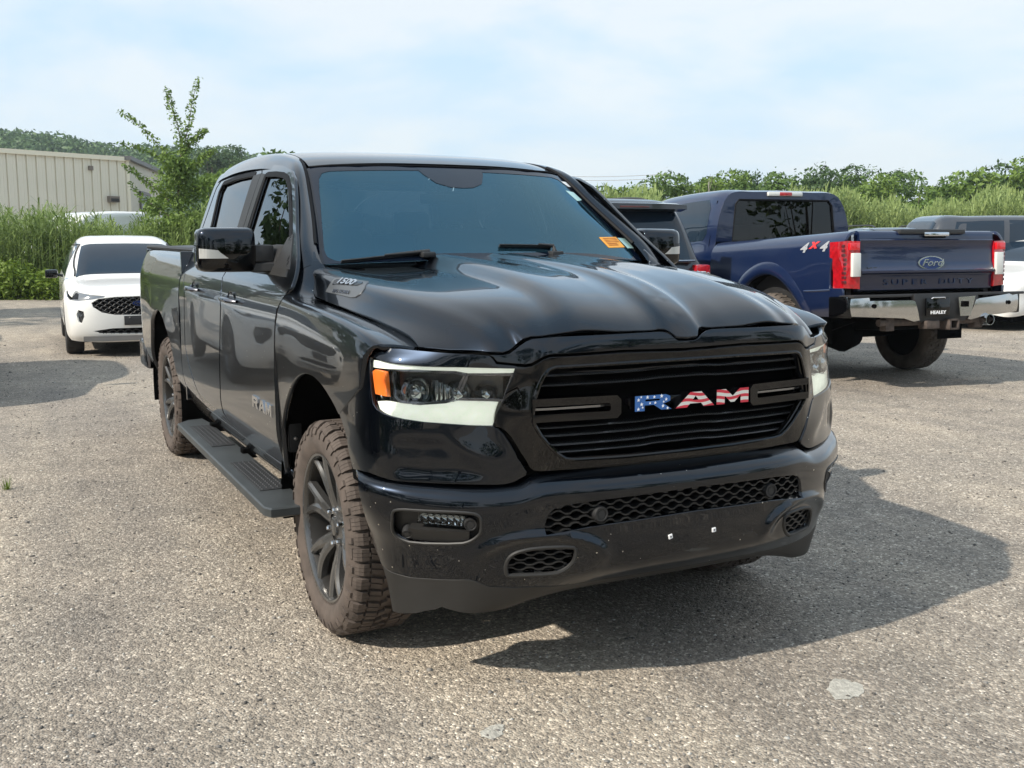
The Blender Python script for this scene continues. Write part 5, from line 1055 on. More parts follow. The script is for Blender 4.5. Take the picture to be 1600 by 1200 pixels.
# ---- wheels
M_TYRE = pmat('tyre_dusty', (.088, .069, .058), .85, bump=.5, bump_scale=120, bump_dist=.002, var=.28, var_scale=14)
M_GROOVE = pmat('tyre_groove', (.030, .024, .021), .9)
M_RIM = pmat('satin_black_rim', (.13, .128, .125), .27, .7, coat=.3, var=.2, var_scale=10)
M_RIMB = pmat('rim_barrel_dark', (.030, .027, .024), .45, .5)
M_RIMD = pmat('rim_barrel', (.10, .085, .072), .55, .3, var=.3)
M_NUT = pmat('lug_chrome', (.70, .70, .70), .12, 1)
def tyre_meshes(r0=.405, halfw=.142, rb=.271, nb=46, dirt=True):
    """tyre with tread blocks; outer face towards -y"""
    k = r0 / .405; prof = [(rb, -.100), (rb + .008, -.121), (rb + .024, -.128), (.315 * k, -.1385), (.335 * k, -.142), (.355 * k, -.1405), (.374 * k, -.1350), (.389 * k, -.1240), (.396 * k, -.105), (.3975 * k, 0)]
    prof = [(r_, y * halfw / .142) for r_, y in prof]; prof = prof + [(r_, -y) for r_, y in prof[-2::-1]]
    mbt = MB().lathe(prof, 96)
    mb = MB(); rng = random.Random(3)
    def block(t0, t1, y0, y1, r_in, r_out, skew=0, drop=0.0, y0r=None):
        V = []
        for r_, sh in ((r_in, 0), (r_out, .10)):
            dt = (t1 - t0) * sh * .5; dy = (y1 - y0) * sh * .25
            for t, y in ((t0 + dt, y0 + dy), (t1 - dt, y0 + dy), (t1 - dt + skew, y1 - dy), (t0 + dt + skew, y1 - dy)):
                rr_ = r_ - (drop if y == y0 + dy else 0); V.append((rr_ * math.cos(t), y, rr_ * math.sin(t)))
        mb.add(V, [(3, 2, 1, 0), (4, 5, 6, 7), (0, 1, 5, 4), (1, 2, 6, 5), (2, 3, 7, 6), (3, 0, 4, 7)])
    P_ = 2 * PI / nb; ro = r0 + .004
    for i in range(nb):
        t = i * P_
        for sg in (-1, 1):
            e = .135 if i % 2 else .128                                   # shoulder blocks, three sipes each
            for s_ in range(3):
                a = t + P_ * (.06 + s_ * .26); b = a + P_ * .235; y_in = .082 - .006 * (s_ == 1); V = []
                for (r_, y) in ((r0 - .019, e), (r0 - .006, e - .010), (ro - .0005, e - .026), (ro, y_in)):
                    for tt in (a, b): V.append((r_ * math.cos(tt), sg * y, r_ * math.sin(tt)))
                for (r_, y) in ((r0 - .026, e - .004), (r0 - .012, y_in)):
                    for tt in (a, b): V.append((r_ * math.cos(tt), sg * y, r_ * math.sin(tt)))
                mb.add(V, [(0, 1, 3, 2), (2, 3, 5, 4), (4, 5, 7, 6), (6, 7, 11, 10), (8, 9, 1, 0), (0, 2, 4, 6, 10, 8), (1, 3, 5, 7, 11, 9)])
            off_ = P_ * (.5 if sg > 0 else .0)
            for s_ in range(2):
                a = t + off_ + P_ * (.10 + s_ * .40); block(a, a + P_ * .36, *( (sg * .074, sg * .030) if sg < 0 else (sg * .030, sg * .074)), r0 - .011, ro, skew=sg * P_ * .22 * (1 if i % 2 else .7))
        a = t + P_ * .25
        block(a, a + P_ * .40, -.024, .000, r0 - .011, ro, skew=P_ * .15); block(a + P_ * .42, a + P_ * .80, -.003, .022, r0 - .011, ro, skew=-P_ * .12)
        # staggered lugs down the shoulder and raised dashes on the wall
        for sg in (-1, 1):
            a = t + P_ * .15; ww = .70 if i % 2 else .40
            V = []
            for (r_, y) in ((.352 * k + (.010 if i % 2 else 0), .1415), (.374 * k, .1385), (.383 * k, .1335)):
                for tt in (a, a + P_ * ww): V.append((r_ * math.cos(tt), sg * (y + .0035), r_ * math.sin(tt)))
                for tt in (a, a + P_ * ww): V.append((r_ * math.cos(tt), sg * (y - .006), r_ * math.sin(tt)))
            mb.add(V, [(0, 1, 5, 4), (4, 5, 9, 8), (0, 2, 6, 4), (4, 6, 10, 8), (1, 3, 7, 5), (5, 7, 11, 9), (0, 1, 3, 2), (8, 9, 11, 10)])
    for i in range(90):      # fine ribbed ring next to the rim
        t = i * 2 * PI / 90; V = []
        for r_, y in ((rb + .010, .1225), (rb + .020, .1265)):
            for tt in (t, t + .030): V += [(r_ * math.cos(tt), -y - .0022, r_ * math.sin(tt))]
        mb.add(V, [(0, 1, 3, 2)])
    return mbt, mb
def rim_parts(rr=.2835):
    """six split, curved spokes; outer face towards -y"""
    mbb = MB(); mbb.lathe([(.270, -.112), (.275, -.124), (rr, -.126), (rr + .001, -.118)][::-1] + [(.270, -.108), (.264, -.090), (.256, -.05), (.248, .02), (.250, .10), (.268, .112)], 72)
    sp = []
    for a in range(6):
        mb = MB(); th0 = a * PI / 3
        for sgn, bend in ((-1, .165), (1, .125)):                    # two blades
            V = []; ns = 14
            for i in range(ns):
                u = i / (ns - 1); r_ = .070 + u * (.2735 - .070); c_ = th0 + sgn * (.085 + bend * u ** 1.7) * (1.0) + (.10 * math.sin(u * PI) * -1)
                w_ = (.0215 + .004 * math.cos(u * PI)) / r_ * (1.0 if r_ > .1 else .9); y_ = -.072 - .040 * u ** 1.4 - .010 * math.sin(u * PI)
                for tt, dy in ((-w_, .030), (-w_, .006), (-w_ * .45, -.003), (w_ * .45, -.003), (w_, .006), (w_, .030)):
                    V.append((r_ * math.cos(c_ + tt), y_ + dy, r_ * math.sin(c_ + tt)))
            mb.add(V, [(i * 6 + j, i * 6 + (j + 1) % 6, (i + 1) * 6 + (j + 1) % 6, (i + 1) * 6 + j) for i in range(ns - 1) for j in range(6)])
        V = []                                                       # web between the blades
        for i in range(8):
            u = i / 7; r_ = .08 + u * .165
            for sgn in (-1, 1): c_ = th0 + sgn * (.085 + .13 * u ** 1.7) - .10 * math.sin(u * .85 * PI); V.append((r_ * math.cos(c_), -.064 - .026 * u, r_ * math.sin(c_)))
        mb.add(V, [(i * 2, i * 2 + 1, i * 2 + 3, i * 2 + 2) for i in range(7)]); sp.append(mb)
    hub = MB(); hub.lathe([(0, -.090), (.030, -.090), (.036, -.086), (.038, -.076), (.046, -.072), (.094, -.068), (.100, -.058), (.102, -.02)], 48)
    nuts = []
    for a in range(6):
        t = a * PI / 3 + PI / 6; q = MB(); q.lathe([(0, -.094), (.007, -.093), (.0095, -.088), (.0098, -.072), (.013, -.068)], 6, c=(.070 * math.cos(t), 0, .070 * math.sin(t))); nuts.append(q)
    brake = MB(); brake.lathe([(0, -.01), (.19, -.01), (.19, .015), (0, .015)], 40)
    inner = MB(); inner.lathe([(0, .06), (.24, .06)], 24)
    return mbb, sp, hub, nuts, brake, inner
def make_wheel(parent):
    w = bpy.data.objects.new('wheel', None); COL.objects.link(w); w.parent = parent
    a, b = tyre_meshes(); a.build('tyre', M_TYRE, w, auto=50); b.build('tread', M_TYRE, w, auto=20)['kind'] = 'stuff'
    mbb, sp, hub, nuts, brake, inner = rim_parts(); mbb.build('rim', M_RIM, w, auto=40); MB().lathe([(.2695, -.106), (.262, -.088), (.254, -.05), (.246, .02), (.248, .10)], 60).build('barrel', M_RIMB, w)
    for q in sp: q.build('spoke', M_RIM, w, auto=32)
    hub.build('hub', M_RIM, w, auto=35)
    for q in nuts: q.build('lug_nut', M_NUT, w, auto=30)
    brake.build('brake_disc', M_STEEL, w); inner.build('backing_plate', M_DARK, w); return w
w0 = make_wheel(truck); w0.location = (0, -.845, .409); w0.rotation_euler = (0, R(11), 0)
for x, y, rz, ry in ((-3.672, -.845, 0, 27), (0, .845, PI, 5), (-3.672, .845, PI, 40)):
    w = copy_tree(w0, truck); w.location = (x, y, .409); w.rotation_euler = (0, R(ry), rz)
# ================================================================== the lot
def sstep(a, b, t): t = np.clip((np.asarray(t, float) - a) / (b - a), 0, 1); return t * t * (3 - 2 * t)
def gz(x, y):
    """the lot falls away gently towards the back"""
    x = np.asarray(x, float); y = np.asarray(y, float)
    d = .16 + .14 * sstep(2, 6, y) - .20 * sstep(9, 14, y)
    z = -d * sstep(-4.5, -12.5, x)
    near_pick = np.exp(-((x + 1.8) / 3.2) ** 4 - (y / 2.4) ** 4)
    return z + .012 * np.sin(x * .9 + y * .5) * (1 - near_pick) * .8
def ground_mat():
    m = bpy.data.materials.new('gravel_asphalt'); m.use_nodes = True; N, L = nodes(m); b = N['Principled BSDF']; tcn = N.new('ShaderNodeTexCoord'); O = tcn.outputs['Object']
    def noise(s_, d=4, r_=.5, dist=0):
        t = N.new('ShaderNodeTexNoise'); t.inputs['Scale'].default_value = s_; t.inputs['Detail'].default_value = d; t.inputs['Roughness'].default_value = r_; t.inputs['Distortion'].default_value = dist; L.new(O, t.inputs['Vector']); return t.outputs[0]
    def ramp(src, stops):
        r = N.new('ShaderNodeValToRGB'); e = r.color_ramp.elements
        while len(e) < len(stops): e.new(.5)
        for q, (p, c) in zip(e, stops): q.position = p; q.color = (*c, 1)
        L.new(src, r.inputs[0]); return r.outputs[0]
    def mixc(f, a, c, mode='MIX'):
        x = N.new('ShaderNodeMix'); x.data_type = 'RGBA'; x.blend_type = mode
        if isinstance(f, float): x.inputs[0].default_value = f
        else: L.new(f, x.inputs[0])
        for i, v in ((6, a), (7, c)):
            if isinstance(v, tuple): x.inputs[i].default_value = (*v, 1)
            else: L.new(v, x.inputs[i])
        return x.outputs[2]
    v = N.new('ShaderNodeTexVoronoi'); v.inputs['Scale'].default_value = 125; L.new(O, v.inputs['Vector'])
    sc_ = N.new('ShaderNodeSeparateColor'); L.new(v.outputs['Color'], sc_.inputs[0])
    v2 = N.new('ShaderNodeTexVoronoi'); v2.inputs['Scale'].default_value = 52; L.new(O, v2.inputs['Vector']); s2 = N.new('ShaderNodeSeparateColor'); L.new(v2.outputs['Color'], s2.inputs[0])
    stone = ramp(sc_.outputs[0], [(0, (.075, .069, .063)), (.45, (.125, .116, .106)), (.80, (.18, .168, .152)), (.94, (.26, .245, .225)), (1, (.48, .46, .43))])
    stone2 = ramp(s2.outputs[1], [(0, (.095, .088, .080)), (.7, (.155, .144, .131)), (1, (.30, .285, .26))])
    c = mixc(.35, stone, stone2)
    big = ramp(noise(.55, 6, .6), [(.34, (1.78, 1.70, 1.58)), (.66, (2.35, 2.20, 1.98))]); c = mixc(1.0, c, big, 'MULTIPLY')
    mpg = N.new('ShaderNodeMapping'); mpg.inputs['Scale'].default_value = (.10, .9, 1); mpg.inputs['Rotation'].default_value = (0, 0, .25); L.new(O, mpg.inputs[0]); tk = N.new('ShaderNodeTexNoise'); tk.inputs['Scale'].default_value = 1.0; tk.inputs['Detail'].default_value = 6; tk.inputs['Roughness'].default_value = .6; L.new(mpg.outputs[0], tk.inputs['Vector'])
    c = mixc(1.0, c, ramp(tk.outputs[0], [(.36, (.80, .80, .82)), (.52, (1.04, 1.03, 1.02)), (.66, (1.16, 1.14, 1.10))]), 'MULTIPLY')
    mid = ramp(noise(3.2, 5, .6), [(.3, (.84, .84, .84)), (.7, (1.14, 1.12, 1.10))]); c = mixc(1.0, c, mid, 'MULTIPLY')
    L.new(c, b.inputs['Base Color']); b.inputs['Roughness'].default_value = .88; b.inputs['Specular IOR Level'].default_value = .35
    hm = N.new('ShaderNodeMath'); hm.operation = 'SUBTRACT'; hm.inputs[0].default_value = 1; L.new(v.outputs['Distance'], hm.inputs[1])
    h2 = N.new('ShaderNodeMath'); h2.operation = 'MULTIPLY_ADD'; L.new(v2.outputs['Distance'], h2.inputs[0]); h2.inputs[1].default_value = -1.1; L.new(hm.outputs[0], h2.inputs[2])
    h3 = N.new('ShaderNodeMath'); h3.operation = 'MULTIPLY_ADD'; L.new(noise(9, 6, .65), h3.inputs[0]); h3.inputs[1].default_value = 1.6; L.new(h2.outputs[0], h3.inputs[2])
    bp = N.new('ShaderNodeBump'); bp.inputs['Strength'].default_value = .6; bp.inputs['Distance'].default_value = .010; L.new(h3.outputs[0], bp.inputs['Height']); L.new(bp.outputs[0], b.inputs['Normal'])
    return m
M_GR = ground_mat()
def grid_lines():
    near = np.arange(-40, 14.01, .5); return np.concatenate([[-1500, -600, -300, -150, -90, -60], near, [20, 40, 80, 200, 600, 1500]]), np.concatenate([[-1500, -600, -200, -80, -40, -25], np.arange(-18, 30.01, .5), [40, 60, 100, 200, 600, 1500]])
gx_, gy_ = grid_lines(); GX, GY = np.meshgrid(gx_, gy_, indexing='ij'); GZ = gz(GX, GY); n1_, n2_ = GX.shape
ground = link('ground', npmesh('ground', np.stack([GX.ravel(), GY.ravel(), GZ.ravel()], 1), [(i * n2_ + j, (i + 1) * n2_ + j, (i + 1) * n2_ + j + 1, i * n2_ + j + 1) for i in range(n1_ - 1) for j in range(n2_ - 1)]), M_GR)
tag(ground, kind='structure')
# loose stones lying on the lot, many, in three tones
def pebbles(name, N_, mat, rng, size, xr, yr, dens=None):
    ico = bmesh.new(); bmesh.ops.create_icosphere(ico, subdivisions=1, radius=1); ico.verts.index_update(); bv = np.array([v.co[:] for v in ico.verts]); bf = np.array([[v.index for v in f.verts] for f in ico.faces]); ico.free()
    # spread so that the stones stay dense where the camera is near
    d = rng.uniform(0, 1, N_) ** 1.0; az = rng.uniform(R(124), R(182), N_); rad = 1.9 * (1 + 9 * d ** 1.25)
    x = 3.77 + rad * np.cos(az); y = -2.07 + rad * np.sin(az)
    s_ = size * rng.lognormal(0, .38, N_) * (1 + .035 * rad); ok = ~((x < .35) & (x > -5) & (abs(y) < .7)); x, y, s_ = x[ok], y[ok], s_[ok]; n = len(x)
    V = bv[None] * (s_[:, None, None] * rng.uniform(.6, 1.3, (n, 1, 3)) * [1, 1, .62]) * rng.uniform(.75, 1.2, (n, len(bv), 1)); a = rng.uniform(0, 2 * PI, n); ca, sa = np.cos(a)[:, None], np.sin(a)[:, None]
    X = V[:, :, 0] * ca - V[:, :, 1] * sa + x[:, None]; Y = V[:, :, 0] * sa + V[:, :, 1] * ca + y[:, None]; Z = V[:, :, 2] + (gz(x, y) + s_ * .12)[:, None]
    A = np.stack([X, Y, Z], -1).reshape(-1, 3); F_ = (bf[None] + (np.arange(n) * len(bv))[:, None, None]).reshape(-1, 3)
    me = bpy.data.meshes.new(name); me.vertices.add(len(A)); me.vertices.foreach_set('co', A.ravel()); me.loops.add(F_.size); me.loops.foreach_set('vertex_index', F_.ravel().astype(np.int32)); me.polygons.add(len(F_)); me.polygons.foreach_set('loop_start', np.arange(0, F_.size, 3, dtype=np.int32)); me.update(calc_edges=True)
    return link(name, me, mat)
for tone, (cnt, sz, col) in {'dark': (15000, .0032, (.09, .082, .074)), 'mid': (16000, .0034, (.20, .185, .168)), 'pale': (5200, .0030, (.50, .48, .44))}.items():
    tag(pebbles('gravel', cnt, pmat('stone_' + tone, col, .85, var=.3, var_scale=60), RNG, sz, None, None), tone + ' loose gravel strewn over the lot', 'gravel', kind='stuff')
# two pale worn patches
def splat(cx, cy, rx, ry, rot, seed, name='worn_patch'):
    rng = random.Random(seed); n = 64; V = []; ph = [rng.uniform(0, 6.28) for _ in range(4)]
    for k in range(n):
        t = 2 * PI * k / n; r_ = 1 + .13 * math.sin(2 * t + ph[0]) + .10 * math.sin(3 * t + ph[1]) + .06 * math.sin(7 * t + ph[2]) + .04 * math.sin(13 * t + ph[3]) + rng.uniform(-.05, .05); a, b = rx * r_ * math.cos(t), ry * r_ * math.sin(t); V.append((cx + a * math.cos(rot) - b * math.sin(rot), cy + a * math.sin(rot) + b * math.cos(rot), float(gz(cx, cy)) + .0022))
    V.append((cx, cy, float(gz(cx, cy)) + .0052)); return link(name, npmesh(name, V, [(i, (i + 1) % n, n) for i in range(n)]), M_SPLAT)
M_SPLAT = pmat('pale_mortar', (.42, .40, .35), .9, bump=1, bump_scale=130, bump_dist=.006, var=.3, var_scale=60)
tag(splat(1.31, .421, .050, .095, .15 + .5, 4), kind='structure'); tag(splat(1.045, -.759, .032, .05, .4, 9), kind='structure')
# ================================================================== other vehicles
M_CARGLASS = pmat('car_glass_dark', (.010, .020, .034), .03, 0, coat=1, coat_rough=.0, spec=.0)
M_TYREB = pmat('tyre_black', (.022, .021, .021), .8, bump=.4, bump_scale=100, bump_dist=.002, var=.2)
M_ALLOY = pmat('alloy_silver', (.50, .50, .51), .25, .9)
M_WHITEP = paint('white_paint', (.78, .77, .74), .4, dust=.05, dustcol=(.5, .45, .38))
M_LAMPC = pmat('clear_lamp', (.22, .23, .24), .08, .5, coat=1); M_RED = pmat('tail_red_lens', (.40, .006, .012), .10, coat=1, emit=((1, .02, .03), .04), var=.35, var_scale=25); M_WLENS = pmat('reverse_lens', (.70, .70, .66), .15, coat=1)
def mirp(P): return np.asarray(P) * [1, -1, 1]
class Surf(Patch):
    def __init__(s, rows, d=(0, 1, .3), **k):
        Patch.__init__(s, rows, **k); 
        if (s.N.mean((0, 1)) @ np.array(d)) < 0: s.flip = -1
def skin(name, S, poly, mat, parent, holes=(), res=.06, rim=.02, off=0, mode='both'):
    P, Nn, Fc = sheet(S, poly, holes, res, rim, off, mode == 'centre')
    Fm = [f[::-1] for f in Fc]
    if mode == 'centre':
        n = len(P); mp_ = np.arange(n) + n
        for i in range(n):
            if abs(P[i, 1]) < 1e-9: mp_[i] = i
        return link(name, npmesh(name, np.concatenate([P, half(P)]), list(Fc) + [tuple(int(mp_[i]) for i in f) for f in Fm], normals=np.concatenate([Nn, half(Nn)])), mat, parent)
    a = link(name, npmesh(name, half(P), Fm, normals=half(Nn)), mat, parent) if mode in ('both', 'right') else None
    b = link(name, npmesh(name, P, Fc, normals=Nn), mat, parent) if mode in ('both', 'left') else None
    return a or b
def nearpoly(S, pts, ax): return [S.near([0 if q is None else q for q in p], ax) for p in pts]
FULL = [(.0, .0), (1, 0), (1, 1), (0, 1)]
def simple_wheel(parent, x, y, z, r=.36, w=.23, mat=None, rimmat=None, ns=5, wide=True, tread=False):
    sg = -1 if y < 0 else 1
    wh = bpy.data.objects.new('wheel', None); COL.objects.link(wh); wh.parent = parent; wh.location = (x, y, z)
    if sg > 0: wh.rotation_euler = (0, 0, PI)
    h = w / 2; rr = r * .66
    if tread: a, b = tyre_meshes(r - .004, h, rr * .98, 34); a.build('tyre', mat or M_TYREB, wh); b.build('tread', mat or M_TYREB, wh, auto=20)['kind'] = 'stuff'
    else:
        mb = MB().lathe([(rr, -h * .75), (rr * 1.06, -h * .88), (r * .86, -h), (r * .95, -h * .93), (r * .99, -h * .75), (r, -h * .5), (r, h * .5), (r * .99, h * .75), (r * .9, h), (rr, h * .8)], 48)
        for i in range(44):
            for sg2 in (-1, 1):
                t = i * 2 * PI / 44; V = [(r_ * math.cos(tt), y_, r_ * math.sin(tt)) for tt in (t, t + .085) for r_, y_ in ((r * .955, sg2 * h * .93), (r * 1.006, sg2 * h * .66), (r * 1.006, sg2 * h * .12), (r * .98, sg2 * h * .12))]
                mb.add(V, [(0, 1, 5, 4), (1, 2, 6, 5), (2, 3, 7, 6), (0, 1, 2, 3), (7, 6, 5, 4)])
        mb.build('tyre', mat or M_TYREB, wh)
    MB().lathe([(rr * 1.02, -h * .80), (rr * .99, -h * .84), (rr * .95, -h * .70), (rr * .9, -h * .2), (rr * .9, h * .7)], 40).build('rim', rimmat or M_ALLOY, wh)
    mb = MB()
    for a_ in range(ns):
        t0 = 2 * PI * a_ / ns
        for s_ in (-1, 1):
            V = []
            for u in np.linspace(0, 1, 5):
                q = .06 + u * (rr * .96 - .06); c_ = t0 + s_ * (.10 + .16 * u); ww = .018 / q * (1.3 - .3 * u)
                for tt, dy in ((-ww, .03), (-ww * .8, 0), (ww * .8, 0), (ww, .03)): V.append((q * math.cos(c_ + tt), -h * .62 - .02 * u + dy, q * math.sin(c_ + tt)))
            mb.add(V, [(i * 4 + j, i * 4 + (j + 1) % 4, (i + 1) * 4 + (j + 1) % 4, (i + 1) * 4 + j) for i in range(4) for j in range(4)])
    mb.lathe([(0, -h * .72), (.05, -h * .70), (.075, -h * .6), (.08, 0)], 20); mb.build('spokes', rimmat or M_ALLOY, wh)
    MB().lathe([(0, 0), (rr * .75, 0)], 20).build('brake_disc', M_STEEL, wh); MB().lathe([(0, h * .6), (rr * .97, h * .6)], 24).build('inner_plate', M_DARK, wh); return wh
def body_rows(ST, zs_off=0):
    rows = []
    for (x, w, zs, belt, ztop, wr) in ST:
        g2 = max(belt + .012, ztop - .075); g1z = (belt + g2) / 2; yb = w * .945; y2 = min(wr + .05, yb - .02); k = .035 if g2 - belt > .15 else 0
        rows.append([(x, w * .90, zs), (x, w * .98, zs + .10), (x, w, zs + .30 * (belt - zs)), (x, w * .992, zs + .62 * (belt - zs)), (x, w * .985, belt - .06), (x, yb, belt), (x, (yb + y2) / 2 + k, g1z), (x, y2, g2), (x, y2 - .09, max(g2 + .004, ztop - .022)), (x, y2 * .5, max(g2 + .006, ztop - .004)), (x, 0, ztop)])
    return rows
def add_well(parent, x, z, r, y, dark=None):
    for sg in (-1, 1):
        V = []
        for t in np.linspace(R(-8), R(188), 18):
            for yy in (sg * (y - .34), sg * (y - .004)): V.append((x + r * math.cos(t), yy, z + r * math.sin(t)))
        MB().add(V, [(i * 2, i * 2 + 1, i * 2 + 3, i * 2 + 2) for i in range(17)]).build('wheel_arch_liner', M_DARK, parent)
def arch_pts(x, z, r, n=18, a0=-5, a1=185, y=None): return [(x + r * math.cos(t), z + r * math.sin(t)) for t in np.linspace(R(a0), R(a1), n)]

def generic_car(name, label, cat, ST, mat, wheels, wr_=.35, glass_side=(), front=None, rear=None, group=None, screen=None, back=None, alloy=None, arch=.40):
    """estate or saloon built from cross sections; x forward from the front axle"""
    t = thing(name, label, cat, group=group); S = Surf(body_rows(ST), nu=160, nv=150, su=2.2, sv=2.0, mirror_v0=False)
    xs = [s_[0] for s_ in ST]; zs = ST[len(ST) // 2][2]
    x1, x0 = max(xs), min(xs); bot = []
    path = []
    for wx in sorted(wheels, reverse=True):
        path += [(px_, None, pz_) for px_, pz_ in arch_pts(wx, wr_, arch)]
    poly = [S.near([x1, 0, 0], (0,)) * 0 + [0, 0]]
    low = []
    for p in path: low.append(S.near([p[0], 0, max(p[2], zs - .02)], (0, 2)))
    low = [np.array([u[0], min(u[1], .62)]) for u in low]
    poly = [np.array([0, 0.])] + low + [np.array([1, 0.]), np.array([1, 1.]), np.array([0, 1.])]
    # centre-line weld: v=1 is the middle, so use the full width twice
    P, Nn, Fc = sheet(S, poly, [], .07, .015, 0, True)
    n = len(P); mp_ = np.arange(n) + n
    for i in range(n):
        if abs(P[i, 1]) < 1e-9: mp_[i] = i
    link('body', npmesh('body', np.concatenate([P, half(P)]), list(Fc) + [tuple(int(mp_[i]) for i in f[::-1]) for f in Fc], normals=np.concatenate([Nn, half(Nn)])), mat, t)
    for e, nm in ((0, 'nose_panel'), (1, 'tail_panel')):
        Q = S.pos([[e, v] for v in np.linspace(0, 1, 20)]); V = np.concatenate([Q, mirp(Q)]); zlo = Q[0, 2]; c = [Q[0, 0], 0, (Q[0, 2] + Q[-1, 2]) / 2]
        L_ = list(range(20)) + [20 + i for i in range(19)][::-1] 
        MB().add(np.concatenate([V, [c]]), [(L_[i], L_[(i + 1) % len(L_)], 40) for i in range(len(L_))]).build(nm, mat, t)
    for (xa, xb, xc_, xd, dz0, dz1) in glass_side:   # bottom front, bottom rear, top rear, top front
        def bz(x): return np.interp(x, xs[::-1], [s_[3] for s_ in ST][::-1])
        def tz(x): return np.interp(x, xs[::-1], [s_[4] for s_ in ST][::-1]) - .085
        g = [(xa, bz(xa) + dz0), ((xa + xb) / 2, bz((xa + xb) / 2) + dz0), (xb, bz(xb) + dz0), (xc_, tz(xc_) + dz1), ((xc_ + xd) / 2, tz((xc_ + xd) / 2) + dz1), (xd, tz(xd) + dz1)]
        uv = [S.near([x, 0, z], (0, 2)) for x, z in g]; skin('window', S, uv, M_CARGLASS, t, res=.09, rim=.006, off=.004)
    for key, q in (('windscreen', screen), ('rear_window', back)):
        if q:
            xa, xb, ya, yb = q        # x at bottom / top; half widths
            g = [(xa, 0), (xa + (0.0), ya), (xb, yb), (xb, 0)]; uv = [np.array([S.near([x, 0, 99], (0,))[0], 0]) for x, y in g]
            uu = []
            for x, y in g:
                k = np.abs(S.G[:, -1, 0] - x).argmin(); row = S.G[k]; j = np.abs(row[60:, 1] - y).argmin() + 60; uu.append(np.array([k / (S.nu - 1), j / (S.nv - 1)]))
            skin(key, S, uu, M_CARGLASS, t, res=.08, rim=.005, off=.005, mode='centre')
    for wx in wheels:
        for sg in (-1, 1): simple_wheel(t, wx, sg * (max(s_[1] for s_ in ST) - .125), wr_, wr_, .235, rimmat=alloy)
        add_well(t, wx, wr_, arch + .004, max(s_[1] for s_ in ST) - .02)
    mb = MB(); mb.box((x0 + .2, -.72, zs - .04), (x1 - .25, .72, zs + .10), .02); mb.build('floor_pan', M_DARK, t)
    return t, S
def place(t, x, y, yaw, pitch=0, dz=0): t.location = (x, y, float(gz(x, y)) + dz); t.rotation_euler = (0, pitch, yaw); return t
def oval_badge(parent, c, nx, w=.115, h=.047, txt='Ford', rx=None):
    """blue oval with script; nx = outward direction (+x or -x)"""
    for nm, s_, d, mt in (('badge', 1, 0, M_CHROME), ('badge_field', .86, .004, pmat('badge_blue', (.01, .03, .13), .15, coat=1))):
        mb = MB(); P_ = [(w * s_ * math.cos(2 * PI * k / 32), h * s_ * math.sin(2 * PI * k / 32)) for k in range(32)]
        mb.prism(P_, lambda a, b: (c[0], c[1] + a, c[2] + b), lambda a, b: (c[0] + nx * (.012 + d), c[1] + a, c[2] + b)); o = mb.build(nm, mt, parent, auto=30)
    V, Fc = text_mesh(txt, h * 1.55, .003, .001, shear=.35); V = np.array([(c[0] + nx * (.018 + v[2]), c[1] + nx * v[0] * 1.25, c[2] + v[1] * .9) for v in V]); MB().add(V, Fc).build('badge_text', M_CHROME, parent, auto=20)

# ---- white compact SUV facing the camera
ST_W = [(.60, .84, .24, .905, .965, .66), (.45, .90, .22, .93, .985, .68), (.2, .925, .22, .955, 1.01, .70), (-.15, .935, .22, .99, 1.04, .71), (-.36, .935, .22, 1.02, 1.075, .71),
        (-.44, .935, .22, 1.03, 1.13, .70), (-.75, .935, .22, 1.035, 1.33, .665), (-1.05, .935, .22, 1.04, 1.495, .625), (-1.22, .935, .22, 1.045, 1.56, .605), (-1.5, .935, .22, 1.05, 1.62, .60), (-2.1, .935, .22, 1.06, 1.655, .60), (-2.8, .93, .22, 1.07, 1.63, .59), (-3.25, .915, .24, 1.08, 1.56, .57), (-3.45, .90, .26, 1.08, 1.35, .56), (-3.6, .86, .30, 1.06, 1.12, .55), (-3.66, .80, .38, .98, 1.02, .5)]
suv, SW = generic_car('compact_suv', 'white compact SUV facing the lot, half hidden behind the black pickup bed', 'SUV', ST_W, M_WHITEP, (0, -2.71), .345, glass_side=[(-.75, -1.62, -1.60, -1.30, .025, 0), (-1.68, -2.62, -2.55, -1.66, .025, 0), (-2.70, -3.2, -3.08, -2.62, .03, -.01)], screen=(-.40, -1.13, .74, .615), back=(-3.50, -3.28, .60, .50), alloy=M_RIM, arch=.395)
def wp(x, y, z): return (x, y, z)
NOSE = Surf([[(.84, 0, .215), (.83, .3, .215), (.79, .5, .215), (.69, .68, .22), (.58, .80, .225), (.44, .86, .23)],
             [(.90, 0, .30), (.89, .3, .30), (.85, .52, .30), (.75, .71, .30), (.61, .85, .30), (.42, .905, .30)],
             [(.93, 0, .45), (.92, .3, .45), (.88, .54, .45), (.79, .73, .45), (.64, .87, .45), (.42, .925, .45)],
             [(.935, 0, .62), (.925, .3, .62), (.885, .54, .62), (.79, .73, .62), (.63, .87, .62), (.42, .93, .62)],
             [(.925, 0, .76), (.915, .3, .76), (.87, .54, .76), (.76, .73, .76), (.59, .87, .76), (.40, .93, .76)],
             [(.885, 0, .86), (.875, .3, .86), (.83, .54, .86), (.70, .72, .86), (.52, .86, .86), (.38, .92, .86)],
             [(.83, 0, .905), (.82, .3, .905), (.77, .53, .90), (.64, .70, .905), (.46, .845, .91), (.36, .90, .905)],
             [(.70, 0, .945), (.69, .3, .943), (.65, .52, .938), (.55, .68, .94), (.42, .82, .945), (.34, .88, .94)],
             [(.52, 0, .978), (.52, .3, .975), (.50, .52, .965), (.46, .68, .965), (.38, .80, .965), (.30, .87, .955)]], (1, 0, .2), nu=120, nv=120, su=2, sv=2)
def yzp(pts): return [NOSE.near([0, y, z], (1, 2)) for y, z in pts]
